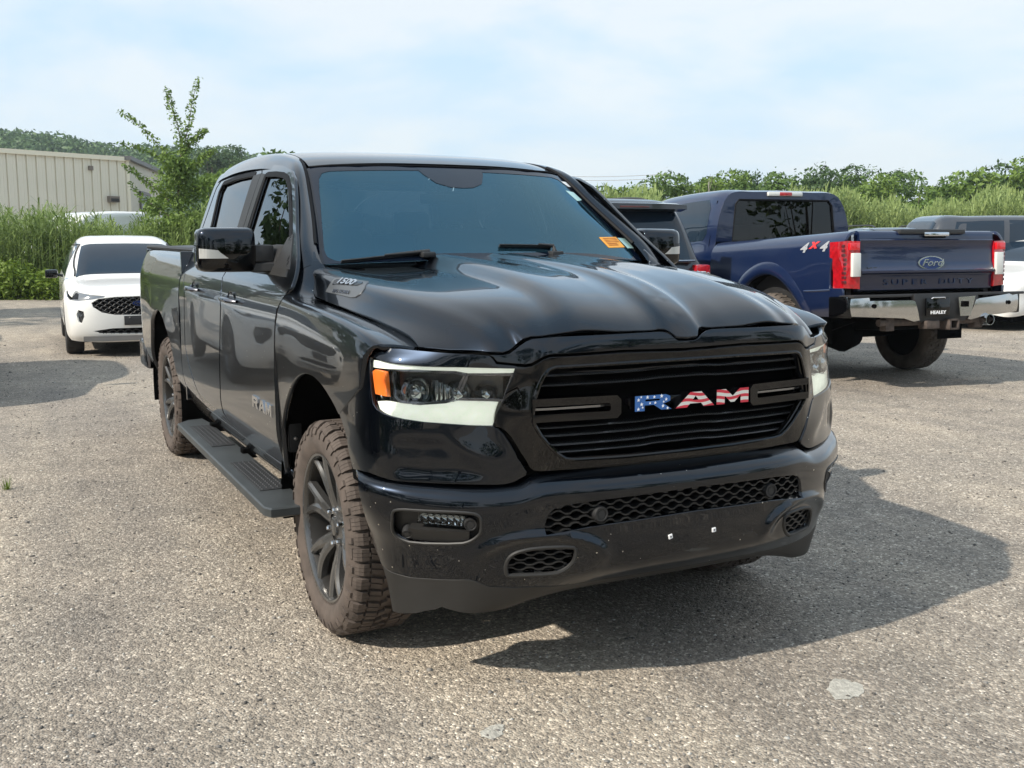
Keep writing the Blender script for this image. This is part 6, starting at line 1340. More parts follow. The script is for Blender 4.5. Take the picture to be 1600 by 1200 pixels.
g_g = [(0, .838), (.30, .833), (.51, .81), (.60, .755), (.585, .70), (.48, .625), (.32, .590), (0, .582)]
g_l = [(0, .41), (.35, .41), (.60, .375), (.50, .335), (0, .325)]
g_f = [(.765, .66), (.70, .64), (.695, .57), (.735, .47), (.775, .50), (.79, .60)]
g_h = [(.895, .90), (.88, .925), (.82, .915), (.70, .885), (.56, .862), (.42, .845), (.44, .825), (.60, .795), (.76, .775), (.86, .785), (.895, .83)]
pol = [(0, 0)] + [] 
outn = [np.array([0, 0.]), np.array([0, 1.]), np.array([1, 1.]), np.array([1, 0.])]
gg = yzp(g_g); gl = yzp(g_l)
outn = [np.array([0., 0.]), np.array([0., 1.]), np.array([1., 1.]), np.array([1., 0.])] + gg + gl
skin('front_fascia', NOSE, outn, M_WHITEP, suv, holes=[yzp(g_f), yzp(g_h)], res=.035, rim=.03, mode='centre')
def nx_(y, z): return NOSE.pos(NOSE.near([0, abs(y), z], (1, 2)))[0][0]
def hexmesh(name, pts, S_x, parent, mat, cw, ch, dep=.02, t=.006, both=True, back=True):
    full = [(y, z) for y, z in pts] + ([(-y, z) for y, z in pts[::-1]] if both else []); yz = np.array(full); lo, hi = yz.min(0), yz.max(0); mb = MB()
    r_ = 0; z = lo[1]
    while z < hi[1] + ch:
        y = lo[0] - cw + (cw / 2 if r_ % 2 else 0)
        while y < hi[0] + cw:
            hx = [(y + cw * .5 * math.cos(a) * .98, z + ch * .62 * math.sin(a)) for a in np.arange(0, 2 * PI, PI / 3)]
            for k in range(6):
                a, b = hx[k], hx[(k + 1) % 6]; m_ = ((a[0] + b[0]) / 2, (a[1] + b[1]) / 2)
                if pip([m_], yz)[0] and k < 3: mb.tube([(S_x(*a) - .008, *a), (S_x(*b) - .008, *b)], t, 4, caps=False)
            y += cw
        z += ch * .62; r_ += 1
    o = mb.build(name, mat, parent)
    if back:
        n = len(full); V = [(S_x(y, z) - dep, y, z) for y, z in full] + [(S_x(0, yz[:, 1].mean()) - dep, 0, yz[:, 1].mean())] if both else [(S_x(y, z) - dep, y, z) for y, z in full] + [(S_x(*yz.mean(0)) - dep, *yz.mean(0))]
        MB().add(V, [(i, (i + 1) % n, n) for i in range(n)]).build('backing', M_DARK, o)
    return o
hexmesh('grille', g_g, nx_, suv, M_PLAST, .105, .052, .03, .005); hexmesh('lower_grille', g_l, nx_, suv, M_PLAST, .10, .05, .03, .005)
oval_badge(suv, (nx_(0, .74) - .005, 0, .742), 1, .098, .040)
mb = MB(); mb.box((.935, -.20, .45), (.955, .20, .575), .006); mb.build('plate_bracket', M_PLAST, suv)
mb = MB()
for y in (-.13, .13):
    mb.lathe([(0, .012), (.008, .011), (.011, .004), (.012, 0)], 10, axis='x', c=(.952, y, .555))
mb.build('screws', M_STEEL, suv)
for k, sg in enumerate((-1, 1)):
    for nm, pts_, mt, off in (('fog_pocket', g_f, M_PLAST, -.03), ('headlight', g_h, M_LAMPC, -.006)):
        P, Nn, Fc = sheet(NOSE, yzp(pts_), (), .03, .01, off)
        if sg < 0: P, Nn, Fc = half(P), half(Nn), [f[::-1] for f in Fc]
        o = link(nm, npmesh(nm, P, Fc, normals=Nn), mt, suv)
        if nm == 'fog_pocket':
            c = NOSE.pos(NOSE.near([0, .745, .60], (1, 2)))[0]; MB().lathe([(0, .0), (.022, -.002), (.028, .006), (.03, 0)], 16, axis='x', c=(c[0] - .015, sg * c[1], c[2])).build('fog_lamp', M_LAMPC, o)
        else:
            g5 = [(.885, .895), (.87, .912), (.80, .90), (.745, .87), (.76, .80), (.85, .80), (.885, .835)]
            P, Nn, Fc = sheet(NOSE, yzp(g5), (), .03, .004, -.004)
            if sg < 0: P, Nn, Fc = half(P), half(Nn), [f[::-1] for f in Fc]
            link('lamp_housing', npmesh('lamp_housing', P, Fc, normals=Nn), M_GLOSS, o)
    MB().tube([(-.42, sg * .90, 1.08), (-.44, sg * 1.0, 1.10)], .02, 8).box((-.50, min(sg * .97, sg * 1.14), 1.05), (-.40, max(sg * .97, sg * 1.14), 1.17), .03).build('door_mirror', M_GLOSS, suv)
    pts_ = [SW.pos(SW.near([x, 0, np.interp(x, [-3.2, -1.25, -.42], [1.49, 1.515, 1.05])], (0, 2)))[0] + [0, .006, .006] for x in np.linspace(-.45, -3.1, 24)]; MB().tube([(p[0], sg * p[1], p[2]) for p in pts_], .012, 6).build('door_frame_trim', M_GLOSS, suv)
V = [(.90 - .02 * (abs(y) > .5) - .35 * max(0, abs(y) - .5) ** 1.2, y, z) for y in np.linspace(-.72, .72, 19) for z in (.235, .275, .305)]
MB().add(V, [(i * 3 + j, i * 3 + j + 1, (i + 1) * 3 + j + 1, (i + 1) * 3 + j) for i in range(18) for j in range(2)]).build('skid_plate', M_STEEL, suv)
V = [(-.425 - .06 * (abs(y) / .7) ** 2, y, 1.10 + z) for y in np.linspace(-.66, .66, 15) for z in (0, .02)]
MB().add(V, [(i * 2, i * 2 + 1, i * 2 + 3, i * 2 + 2) for i in range(14)]).build('cowl', M_PLAST, suv)
place(suv, -12.15, -.15, R(-2.5))

# ---- full size dark SUV, seen from behind between the two pickups
ST_D = [(.95, .70, .32, .95, 1.02, .5), (.85, .86, .30, 1.02, 1.08, .6), (.5, .98, .28, 1.10, 1.15, .72), (-.3, 1.0, .28, 1.15, 1.20, .76), (-.55, 1.0, .28, 1.17, 1.30, .76), (-1.3, 1.0, .28, 1.18, 1.78, .70), (-1.7, 1.0, .28, 1.19, 1.87, .70), (-2.6, 1.0, .28, 1.20, 1.91, .71), (-3.5, 1.0, .28, 1.21, 1.90, .71), (-4.05, .995, .30, 1.22, 1.87, .70), (-4.18, .985, .32, 1.24, 1.66, .71), (-4.30, .97, .34, 1.22, 1.30, .72), (-4.37, .93, .40, 1.05, 1.12, .70)]
M_DKP = paint('dark_grey_paint', (.012, .013, .018), .3, dust=.02, dustcol=(.2, .18, .15))
dsuv, SD = generic_car('large_suv', 'large black SUV seen from behind left of the blue pickup', 'SUV', ST_D, M_DKP, (0, -3.1), .40, glass_side=[(-.95, -1.85, -1.80, -1.45, .03, 0), (-1.92, -2.85, -2.80, -1.88, .03, 0), (-2.95, -3.9, -3.75, -2.9, .04, -.01)], screen=(-.58, -1.32, .78, .66), back=(-4.30, -4.09, .78, .70), arch=.46)
mb = MB(); V = []
for y in np.linspace(-.76, .76, 17):
    e = 1 - (abs(y) / .76) ** 6; V += [(-4.02, y, 1.868 + .008 * e), (-4.30 + .06 * (abs(y) / .76) ** 3, y, 1.845 + .010 * e), (-4.305 + .06 * (abs(y) / .76) ** 3, y, 1.800), (-4.12, y, 1.775)]
mb.add(V, [(i * 4 + j, i * 4 + (j + 1) % 4, (i + 1) * 4 + (j + 1) % 4, (i + 1) * 4 + j) for i in range(16) for j in range(4)] + [(0, 1, 2, 3), (67, 66, 65, 64)]); mb.build('roof_spoiler', M_DKP, dsuv)
MB().box((-4.311, -.25, 1.812), (-4.300, .10, 1.830), .002).build('high_brake_light', pmat('dim_red', (.10, .02, .02), .2, coat=1), dsuv)
MB().box((-4.375, -.80, 1.235), (-4.30, .80, 1.262), .008).build('tailgate_strip', M_CHROME, dsuv)
for sg in (-1, 1):
    mb = MB(); mb.box((-4.39, min(sg * .80, sg * .99), 1.03), (-4.15, max(sg * .80, sg * .99), 1.21), .03); mb.build('tail_light', M_RED, dsuv)
    mb = MB(); mb.box((-4.405, min(sg * .83, sg * .93), .98), (-4.20, max(sg * .83, sg * .93), 1.14), .02); mb.build('reverse_light', M_WLENS, dsuv)
    P = [(x, sg * .62, 1.895 + .05 * (1 - ((x + 2.4) / 1.3) ** 6)) for x in np.linspace(-3.7, -1.1, 20)]; MB().tube(P, .018, 8).build('roof_rail', M_PLAST, dsuv)
place(dsuv, -9.86, 4.23, R(177), dz=.17)
# ---- blue four wheel drive pickup seen from behind; local x forward from the REAR axle
M_BLUE_P = paint('deep_blue_paint', (.0015, .010, .046), .30, dust=.02, dustcol=(.2, .18, .15)); K = 1.044
bt = thing('pickup_truck', 'dark blue lifted four by four pickup seen from behind with chrome rear bumper', 'pickup truck')
def sc_rows(rows): return [[(x * K, y * K, z) for x, y, z in r] for r in rows]
_z = [.66, .72, .80, .92, 1.05, 1.18, 1.30, 1.375, 1.415, 1.445, 1.472, 1.486]
_y = [.93, .965, .985, .998, 1.003, 1.002, .995, .982, .965, .94, .915, .86]
def _r(u, w=0): return [(u, y + w + (.018 * math.exp(-((z - 1.0) / .14) ** 2) * math.exp(-(u / .62) ** 6)), z) for y, z in zip(_y, _z)]
BBED = Surf(sc_rows([_r(1.06, 0), _r(.8), _r(.4), _r(0), _r(-.4), _r(-.8), _r(-1.05, -.006), _r(-1.15, -.02)]), nu=160, nv=140, su=2.5, sv=2.2)
arch_b = [BBED.near([u * K, 0, z], (0, 2)) for u, z in [(.60 * math.cos(t), .445 + .655 * math.sin(t)) for t in np.linspace(R(158), R(18), 20)]]
lampcut = [BBED.near([u * K, 0, z], (0, 2)) for u, z in ((-1.12, .935), (-.99, .94), (-.99, 1.10), (-1.01, 1.18), (-1.045, 1.25), (-1.045, 1.385), (-1.12, 1.39))]
polyb = [np.array([0, 0.]), np.array([0, 1.]), np.array([1, 1.])] + [np.array([1, u[1]]) if i in (6, 0) else u for i, u in list(enumerate(lampcut))[::-1]] + [np.array([1, 0.])] + [np.array([u[0], max(u[1], 0.0)]) for u in arch_b[::-1]]
polyb = [np.array([0, 0.]), np.array([0, 1.]), np.array([1, 1.]), np.array([1, lampcut[6][1]]), lampcut[5], lampcut[4], lampcut[3], lampcut[2], lampcut[1], np.array([1, lampcut[0][1]]), np.array([1, 0.])] + [u for u in arch_b[::-1]]
skin('bed_side', BBED, polyb, M_BLUE_P, bt, res=.05, rim=.03)
# raised wheel arch flare
for sg in (-1, 1):
    V = []; T = np.linspace(R(165), R(12), 26)
    for t in T:
        for r0_, r1_, dy in ((.60, .655, .002), (.612, .668, .022), (.66, .72, .026), (.72, .785, .003)):
            u, z = r0_ * math.cos(t) * K, .445 + r1_ * math.sin(t); yy = BBED.pos(BBED.near([u, 0, max(z, .66)], (0, 2)))[0][1] + dy; V.append((u, sg * yy, z))
    MB().add(V, [(i * 4 + j, i * 4 + j + 1, (i + 1) * 4 + j + 1, (i + 1) * 4 + j) for i in range(25) for j in range(3)]).build('arch_flare', M_BLUE_P, bt, auto=60)
    # body crease lines beside the flare
    MB().tube([(u * K, sg * (BBED.pos(BBED.near([u * K, 0, z], (0, 2)))[0][1] - .004), z) for u, z in [(-.62, .915), (-.8, .918), (-1.0, .925)]], .012, 6).build('crease', M_BLUE_P, bt)
# tailgate: slab with a rounded top, a crease and an inset lower panel
prof = [(-1.145, .905), (-1.165, .915), (-1.170, 1.04), (-1.180, 1.055), (-1.182, 1.065), (-1.215, 1.080), (-1.218, 1.10), (-1.195, 1.118), (-1.178, 1.19), (-1.175, 1.33), (-1.185, 1.385), (-1.190, 1.395), (-1.178, 1.405), (-1.176, 1.455), (-1.165, 1.478), (-1.14, 1.488), (-1.10, 1.488), (-1.10, .905)]
V = []; YY = np.linspace(-.80, .80, 21)
for y in YY:
    for u, z in prof: V.append(((u + .012 * (abs(y) / .8) ** 4) * K, y * K, z))
m_ = len(prof); MB().add(V, [(i * m_ + j, i * m_ + (j + 1) % m_, (i + 1) * m_ + (j + 1) % m_, (i + 1) * m_ + j) for i in range(20) for j in range(m_)] + [tuple(range(m_)), tuple(20 * m_ + j for j in range(m_))]).build('tailgate', M_BLUE_P, bt, auto=45)
tg = [o for o in bt.children if o.name.startswith('tailgate')] or [o for o in bpy.data.objects if o.name.startswith('tailgate') and o.parent == bt]; tg = tg[-1]
MB().box((-1.205 * K, -.42 * K, 1.455), (-1.09 * K, .36 * K, 1.502), .012).build('step_cover', M_PLAST, tg)
MB().box((-1.215 * K, -.215 * K, 1.432), (-1.17 * K, .085 * K, 1.474), .010).build('handle', M_CHROME, tg)
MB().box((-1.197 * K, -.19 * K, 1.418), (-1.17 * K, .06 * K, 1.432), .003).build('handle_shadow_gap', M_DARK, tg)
oval_badge(tg, (-1.185 * K, -.02, 1.172), -1, .165, .068)
M_EMB = paint('blue_emboss', (.006, .022, .075), .4, coat=.9)
for q, ch in enumerate('SUPER DUTY'):
    if ch != ' ':
        V, Fc = text_mesh(ch, .098, .0035, .0); V = np.array([(-1.172 * K - v[2], .52 - q * .118 - v[0] * 1.45, .985 + v[1] * .75) for v in V]); MB().add(V, Fc).build('embossed_letter', M_EMB, tg, auto=20)
V, Fc = text_mesh('XLT', .05, .003, .001); V = np.array([(-1.185 * K - v[2], .70 - v[0] * 1.3, 1.115 + v[1]) for v in V]); MB().add(V, Fc).build('small_badge', M_DCHROME, tg, auto=20)
# tail lamps
for sg in (-1, 1):
    o_ = [(.805, .93), (.805, 1.385), (.93, 1.39), (1.003, 1.385), (1.005, 1.25), (.985, 1.19), (.965, 1.10), (.965, .94)]
    def rx(y): return -1.172 + .06 * max(0, (y - .86) / .145) ** 2 * (1) 
    mb = MB(); n = len(o_); V = [((rx(y) - .012) * K, sg * y * K, z) for y, z in o_] + [(-1.00 * K, sg * (y if y < .9 else y - .004) * K, z) for y, z in o_] + [((rx(.88) - .016) * K, sg * .885 * K, 1.16)]
    mb.add(V, [(i, (i + 1) % n, 2 * n) for i in range(n)] + [(i, (i + 1) % n, n + (i + 1) % n, n + i) for i in range(n)]); tl = mb.build('tail_light', M_RED, bt, auto=30)
    mb = MB(); mb.box((-1.212 * K, min(sg * .812, sg * .905) * K, 1.045), (-1.17 * K, max(sg * .812, sg * .905) * K, 1.275), .012); mb.build('reverse_lens', M_WLENS, tl)
    mb = MB()
    for i in range(9):
        z = .985 + i * .043; y = .955 + (.012 if z > 1.2 else 0); mb.box(((rx(y) - .0165) * K, min(sg * (y - .022), sg * (y + .012)) * K, z), ((rx(y) + .02) * K, max(sg * (y - .022), sg * (y + .012)) * K, z + .026), .002)
    mb.build('reflector_cells', pmat('tail_dark_red', (.10, .004, .008), .3, coat=1), tl)
    mb = MB(); mb.box((-1.202 * K, min(sg * .82, sg * .93) * K, 1.30), (-1.17 * K, max(sg * .82, sg * .93) * K, 1.37), .004); mb.build('stop_lens', pmat('stop_red', (.65, .012, .02), .1, coat=1, emit=((1, .02, .03), .05)), tl)
# 4x4 decal on both bed sides
M_DEC = pmat('decal_grey', (.32, .33, .35), .4); M_DECR = pmat('decal_red', (.65, .03, .03), .4)
for sg in (-1, 1):
    for ch, du, mt in (('4', -.155, M_DEC), ('x', 0, M_DECR), ('4', .155, M_DEC)):
        V, Fc = text_mesh(ch, .19 if ch == '4' else .19, .0015, .007, shear=.3); V = np.array([(v[0] * 1.05, v[1] * .8, v[2]) for v in V]); Q = []
        for v in V:
            u = -.74 * K - sg * (du + v[0]) * (-1) * (1 if sg > 0 else 1) * (1); u = -.74 * K - (du + v[0]) * (1 if sg > 0 else -1) * 1.0; z = 1.345 + v[1] * .85 + (.035 if ch == 'x' else 0); p = BBED.pos(BBED.near([u, 0, z], (0, 2)))[0]; Q.append((p[0], sg * (p[1] + .003 + v[2]), p[2]))
        MB().add(Q, Fc).build('decal', mt, bt, auto=20)
# bumper
def bumpx(y): return -1.372 + .10 * max(0, (abs(y) - .62) / .4) ** 2
def bpiece(name, outline_, mat, th=.05, dx=0.0, nsub=6):
    mb = MB(); P_ = []
    for i in range(len(outline_)):
        a, b = outline_[i], outline_[(i + 1) % len(outline_)]
        for t in range(nsub): P_.append((a[0] + (b[0] - a[0]) * t / nsub, a[1] + (b[1] - a[1]) * t / nsub))
    loops = np.array(P_); r_ = delaunay_2d_cdt([Vector(p) for p in P_] + [Vector((y, z)) for y in np.linspace(-.95, .95, 30) for z in (.66, .70, .75, .80, .85, .90) if pip([(y, z)], loops)[0]], [(i, (i + 1) % len(P_)) for i in range(len(P_))], [], 0, 1e-6, True)
    vv = np.array([p[:] for p in r_[0]]); T = [tuple(f) for f in r_[2] if pip([vv[list(f)].mean(0)], loops)[0]]
    def X(y, z): return (bumpx(y) + dx - .022 * math.sin(PI * min(1, max(0, (z - .60) / .34)))) * K
    V = [(X(y, z), y * K, z) for y, z in vv] + [(X(y, z) + th, y * K, z) for y, z in vv]; n = len(vv); cnt = {(a, b): 1 for f in T for a, b in ((f[0], f[1]), (f[1], f[2]), (f[2], f[0]))}
    return mb.add(V, T + [tuple(i + n for i in f)[::-1] for f in T] + [(a, b, b + n, a + n) for a, b in cnt if (b, a) not in cnt]).build(name, mat, bt, auto=40)
M_BCHR = pmat('bumper_chrome', (.55, .55, .54), .14, 1, bump=.05, bump_scale=30)
bpiece('bumper_chrome', [(1.03, .855), (.845, .862), (.835, .815), (.39, .812), (.345, .80), (.275, .615), (.34, .605), (.46, .64), (1.02, .672)], M_BCHR)
bpiece('bumper_chrome', [(-1.03, .855), (-.92, .862), (-.42, .812), (-.38, .80), (-.30, .615), (-.34, .605), (-.50, .64), (-1.02, .672)], M_BCHR)
bpiece('bumper_centre', [(.345, .87), (-.42, .87), (-.42, .79), (-.28, .60), (.26, .60), (.335, .79)], M_PLAST, dx=.012)
MB().box((-1.36 * K, -1.02 * K, .845), (-1.16 * K, 1.02 * K, .872), .008).build('bumper_step', M_PLAST, bt)
for sg in (-1, 1):
    MB().box((-1.30 * K, min(sg * .965, sg * 1.03) * K, .655), (-1.02 * K, max(sg * .965, sg * 1.03) * K, .862), .02).build('bumper_end', M_GLOSS, bt)
    MB().lathe([(0, -.012), (.018, -.010), (.022, 0)], 14, axis='x', c=((bumpx(.8) - .03) * K, sg * .80 * K, .765)).build('parking_sensor', M_DARK, bt)
MB().add([(-1.405 * K, -.155 * K, .83), (-1.405 * K, -.36 * K, .84), (-1.40 * K, -.31 * K, .645), (-1.40 * K, -.185 * K, .645)], [(0, 1, 2, 3)]).build('step_pad', M_BCHR, bt)
MB().box((-1.42 * K, -.27 * K, .735), (-1.40 * K, -.20 * K, .79), .004).build('socket', M_DARK, bt)
pl = MB().box((-1.415 * K, -.045 * K, .655), (-1.395 * K, .235 * K, .83), .008).build('dealer_plate', M_GLOSS, bt)
V, Fc = text_mesh('HEALEY', .052, .002, .0012); V = np.array([(-1.417 * K - v[2], .10 - v[0] * 1.05, .688 + v[1] * .85) for v in V]); MB().add(V, Fc).build('plate_text', M_WHITE, pl, auto=20)
MB().tube([(-1.42 * K, .18 * K, .822), (-1.43 * K, .17 * K, .832), (-1.43 * K, .03 * K, .832), (-1.42 * K, .02 * K, .822)], .006, 6).build('plate_lamp', M_CHROME, pl)
# hitch and brackets under the bumper
M_RUST = pmat('rusty_steel', (.09, .07, .06), .75, .3, var=.4, var_scale=20)
mb = MB(); mb.tube([(-1.30 * K, -.62, .60), (-1.30 * K, .72, .60)], .035, 8)
for y in (-.50, .60): mb.box((-1.33 * K, y - .05, .52), (-1.24 * K, y + .05, .66), .008)
mb.build('hitch_bar', M_RUST, bt)
mb = MB()
for (a, b, c_, d) in ((-.155, -.135, .515, .62), (-.055, -.035, .515, .62), (-.155, -.035, .515, .532), (-.155, -.035, .603, .62)): mb.box((-1.43 * K, a, c_), (-1.2 * K, b, d), .003)
mb.build('receiver_tube', M_RUST, bt)
MB().box((-1.40 * K, .06, .53), (-1.28 * K, .22, .61), .012).build('chain_plate', M_RUST, bt)
mb = MB(); mb.lathe([(.050, -.10), (.055, -.10), (.055, .12), (.046, .12)], 20, axis='x', close=True, c=(-1.32 * K, -.56, .60)); mb.build('exhaust_tip', M_CHROME, bt)
MB().tube([(-1.22 * K, -.56, .60), (-.9, -.56, .62), (-.3, -.5, .70)], .045, 10).build('exhaust_pipe', M_DARK, bt)
# axle, springs, frame
mb = MB(); mb.tube([(0, -.82, .445), (0, .82, .445)], .06, 10); mb.lathe([(0, -.22), (.14, -.17), (.20, 0), (.14, .17), (0, .22)], 14, axis='y', c=(0, .05, .43))
for y in (-.50, .50): mb.box((-1.25, y - .045, .66), (4.9, y + .045, .80), .01); mb.tube([(-.75, y, .62), (-.3, y, .50), (.3, y, .50), (.7, y, .64)], .035, 6)
mb.box((-.9, -.30, .50), (-.45, .30, .70), .04); mb.box((-1.1, -.88, .62), (1.0, .88, .68)); mb.build('chassis', M_DARK, bt)
mb = MB(); mb.box((-1.05 * K, -.96, .66), (-1.0 * K, .96, 1.30)); mb.box((1.0 * K, -.93, .66), (1.08 * K, .93, 1.44)); mb.build('bed_wall', M_DARK, bt)
mb = MB(); mb.box((-1.06 * K, -.86, .68), (1.05 * K, .86, .74)); mb.box((-1.06 * K, -.90, .70), (1.05 * K, -.84, 1.47)); mb.box((-1.06 * K, .84, .70), (1.05 * K, .90, 1.47)); mb.build('bed_liner', M_PLAST, bt)
M_TYRED = pmat('tyre_lot_dust', (.10, .082, .068), .85, bump=.4, bump_scale=100, bump_dist=.002, var=.3)
for u in (0, 4.06 * K):
    for sg in (-1, 1): simple_wheel(bt, u, sg * .895, .45, .45, .33, mat=M_TYRED, rimmat=M_RIM, tread=True)
    add_well(bt, u, .46, .64, .985 * K)
# cab: sections forward of the bed
def cb(u, w, zs, belt, ztop, wr, k=.03):
    g2 = max(belt + .015, ztop - .085); yb = w * .955; y2 = min(wr + .04, yb - .015)
    return [(u, w * .93, zs), (u, w * .985, zs + .12), (u, w, zs + .4), (u, w * 1.0, belt - .30), (u, w * .992, belt - .10), (u, yb, belt), (u, (yb + y2) / 2 + (k if g2 - belt > .2 else 0), (belt + g2) / 2), (u, y2, g2), (u, y2 - .07, max(g2 + .005, ztop - .025)), (u, y2 * .5, max(g2 + .007, ztop - .005)), (u, 0, ztop)]
CAB = Surf(sc_rows([cb(1.09, .965, .62, 1.47, 2.085, .74), cb(1.16, .99, .62, 1.47, 2.105, .76), cb(1.5, 1.0, .62, 1.47, 2.13, .78), cb(2.2, 1.0, .62, 1.47, 2.14, .78), cb(2.7, 1.0, .62, 1.46, 2.11, .77), cb(2.95, 1.0, .62, 1.45, 2.03, .765), cb(3.5, 1.0, .62, 1.43, 1.55, .80), cb(3.62, 1.0, .62, 1.42, 1.46, .82), cb(4.2, 1.0, .62, 1.38, 1.42, .82), cb(4.8, .98, .62, 1.33, 1.38, .80), cb(5.0, .93, .64, 1.26, 1.30, .74), cb(5.05, .88, .66, 1.2, 1.24, .70)]), nu=200, nv=150, su=2.2, sv=2.0)
fa = [CAB.near([4.06 * K + .62 * math.cos(t), 0, max(.64, .46 + .64 * math.sin(t))], (0, 2)) for t in np.linspace(R(10), R(170), 16)]
P, Nn, Fc = sheet(CAB, [np.array([1, 0.])] + [np.array([u[0], u[1]]) for u in fa] + [np.array([0, 0.]), np.array([0, 1.]), np.array([1, 1.])], [], .07, .02, 0, True); n = len(P); mp_ = np.arange(n) + n
for i in range(n):
    if abs(P[i, 1]) < 1e-9: mp_[i] = i
link('cab', npmesh('cab', np.concatenate([P, half(P)]), list(Fc) + [tuple(int(mp_[i]) for i in f[::-1]) for f in Fc], normals=np.concatenate([Nn, half(Nn)])), M_BLUE_P, bt)
# back of the cab with its window
Q = CAB.pos([[0, v] for v in np.linspace(.42, 1, 24)]); full = np.concatenate([Q, mirp(Q)[::-1]]); wq = [(-.70, 1.50), (-.655, 1.93), (-.61, 1.985), (.61, 1.985), (.655, 1.93), (.70, 1.50)]
loops = [full[:, 1:], np.array(wq) * [K, 1]]; pts_ = np.concatenate(loops); ed = [(i, (i + 1) % len(full)) for i in range(len(full))] + [(len(full) + i, len(full) + (i + 1) % 6) for i in range(6)]
r_ = delaunay_2d_cdt([Vector(p) for p in pts_], ed, [], 0, 1e-6, True); vv = np.array([p[:] for p in r_[0]]); T = [tuple(f) for f in r_[2] if pip([vv[list(f)].mean(0)], loops[0])[0] and not pip([vv[list(f)].mean(0)], loops[1])[0]]
MB().add([(1.09 * K - .012 * math.sin(PI * min(1, max(0, (z - 1.4) / .7))), y, z) for y, z in vv], T).build('cab_back', M_BLUE_P, bt, auto=60)
M_GLB = glass('tinted_back_glass', (.10, .11, .12), 1.5)
mb = MB(); mb.add([(1.096 * K, y * K, z) for y, z in wq], [tuple(range(6))]); mb.build('rear_window', M_GLB, bt)
mb = MB(); mb.tube([(1.085 * K, y * K, z) for y, z in wq + wq[:1]], .012, 6); mb.build('window_seal', M_RUB, bt)
mb = MB(); mb.box((1.055 * K, -.245, 2.03), (1.10 * K, .245, 2.085), .018); cl = mb.build('high_brake_light', M_WLENS, bt)
mb = MB(); mb.box((1.052 * K, -.09, 2.035), (1.09 * K, .09, 2.08), .012); mb.build('brake_lens', M_RED, cl)
for g_ in ([(1.30, 1.52), (1.98, 1.51), (1.98, 2.00), (1.33, 2.00), (1.25, 1.90), (1.24, 1.60)], [(2.08, 1.51), (2.98, 1.49), (2.72, 1.98), (2.08, 2.00)]):
    skin('window', CAB, [CAB.near([u * K, 0, z], (0, 2)) for u, z in g_], M_CARGLASS, bt, res=.08, rim=.008, off=.004)
for sg in (-1, 1):      # bright strip on the door post and door seams
    for pts_, r__, mt in (([(2.02, 1.50), (2.02, 1.75), (2.02, 2.0)], .010, M_CHROME), ([(1.17, .70), (1.17, 1.2), (1.17, 1.5), (1.18, 1.98)], .004, M_DARK), ([(2.035, .70), (2.035, 1.45)], .004, M_DARK)):
        MB().tube([(lambda p: (p[0], sg * p[1], p[2]))(CAB.pos(CAB.near([u * K, 0, z], (0, 2)))[0] + [0, .003, 0]) for u, z in pts_], r__, 6).build('door_trim', mt, bt)
    MB().tube([(3.35, sg * .95, 1.50), (3.36, sg * 1.12, 1.56)], .02, 8).box((3.28, min(sg * 1.08, sg * 1.30), 1.50), (3.42, max(sg * 1.08, sg * 1.30), 1.80), .04).build('door_mirror', M_PLAST, bt)
k = [np.abs(CAB.G[:, -1, 0] - x * K).argmin() / (CAB.nu - 1) for x in (3.50, 2.99)]
skin('windscreen', CAB, [np.array([k[0], 1.]), np.array([k[0], .70]), np.array([k[1], .76]), np.array([k[1], 1.])], M_GLB, bt, res=.09, rim=.004, off=.004, mode='centre')
mb = MB(); mb.box((1.3, -.85, .70), (3.4, .85, .78)); 
for y in (-.45, .45): mb.box((1.55, y - .27, 1.0), (1.72, y + .27, 1.72), .05); mb.box((2.35, y - .27, 1.0), (2.55, y + .27, 1.78), .05); mb.box((2.38, y - .13, 1.76), (2.50, y + .13, 1.93), .04)
mb.build('seats', M_SEAT, bt)
MB().box((5.05 * K - .05, -.86, .75), (5.05 * K + .02, .86, 1.2), .03).build('front_end', M_DCHROME, bt)
bt.location = (-4.827, 6.418, 0); bt.rotation_mode = 'XYZ'; bt.rotation_euler = (0, math.atan(.055), R(174.53))

# ---- the rest of the rows
car_w, _ = generic_car('hatchback', 'white car at the right edge behind the blue pickup bumper', 'car', [(.92, .62, .28, .62, .70, .5), (.85, .78, .22, .72, .80, .6), (.55, .88, .20, .84, .92, .66), (.0, .91, .20, .95, 1.02, .70), (-.35, .91, .20, 1.0, 1.09, .70), (-.8, .91, .20, 1.01, 1.34, .64), (-1.25, .91, .20, 1.02, 1.48, .60), (-2.2, .91, .20, 1.04, 1.53, .59), (-3.0, .90, .22, 1.05, 1.48, .57), (-3.5, .86, .28, 1.04, 1.15, .56), (-3.62, .78, .36, .95, 1.0, .5)], M_WHITEP, (0, -2.7), .345, glass_side=[(-.70, -1.6, -1.58, -1.30, .025, 0), (-1.68, -2.6, -2.5, -1.66, .025, 0)], screen=(-.42, -1.16, .72, .60), arch=.40)
for o in [q for q in bpy.data.objects if q.parent == car_w and q.name.startswith('body')]: pass
MB().box((-2.4, -.925, .19), (-.35, .925, .34), .03).build('sill_cladding', M_PLAST, car_w)
place(car_w, -8.55, 13.45, R(-82), dz=.0)
ST_F = [(x, w, zs, b, t_, wr) for x, w, zs, b, t_, wr in ST_D]
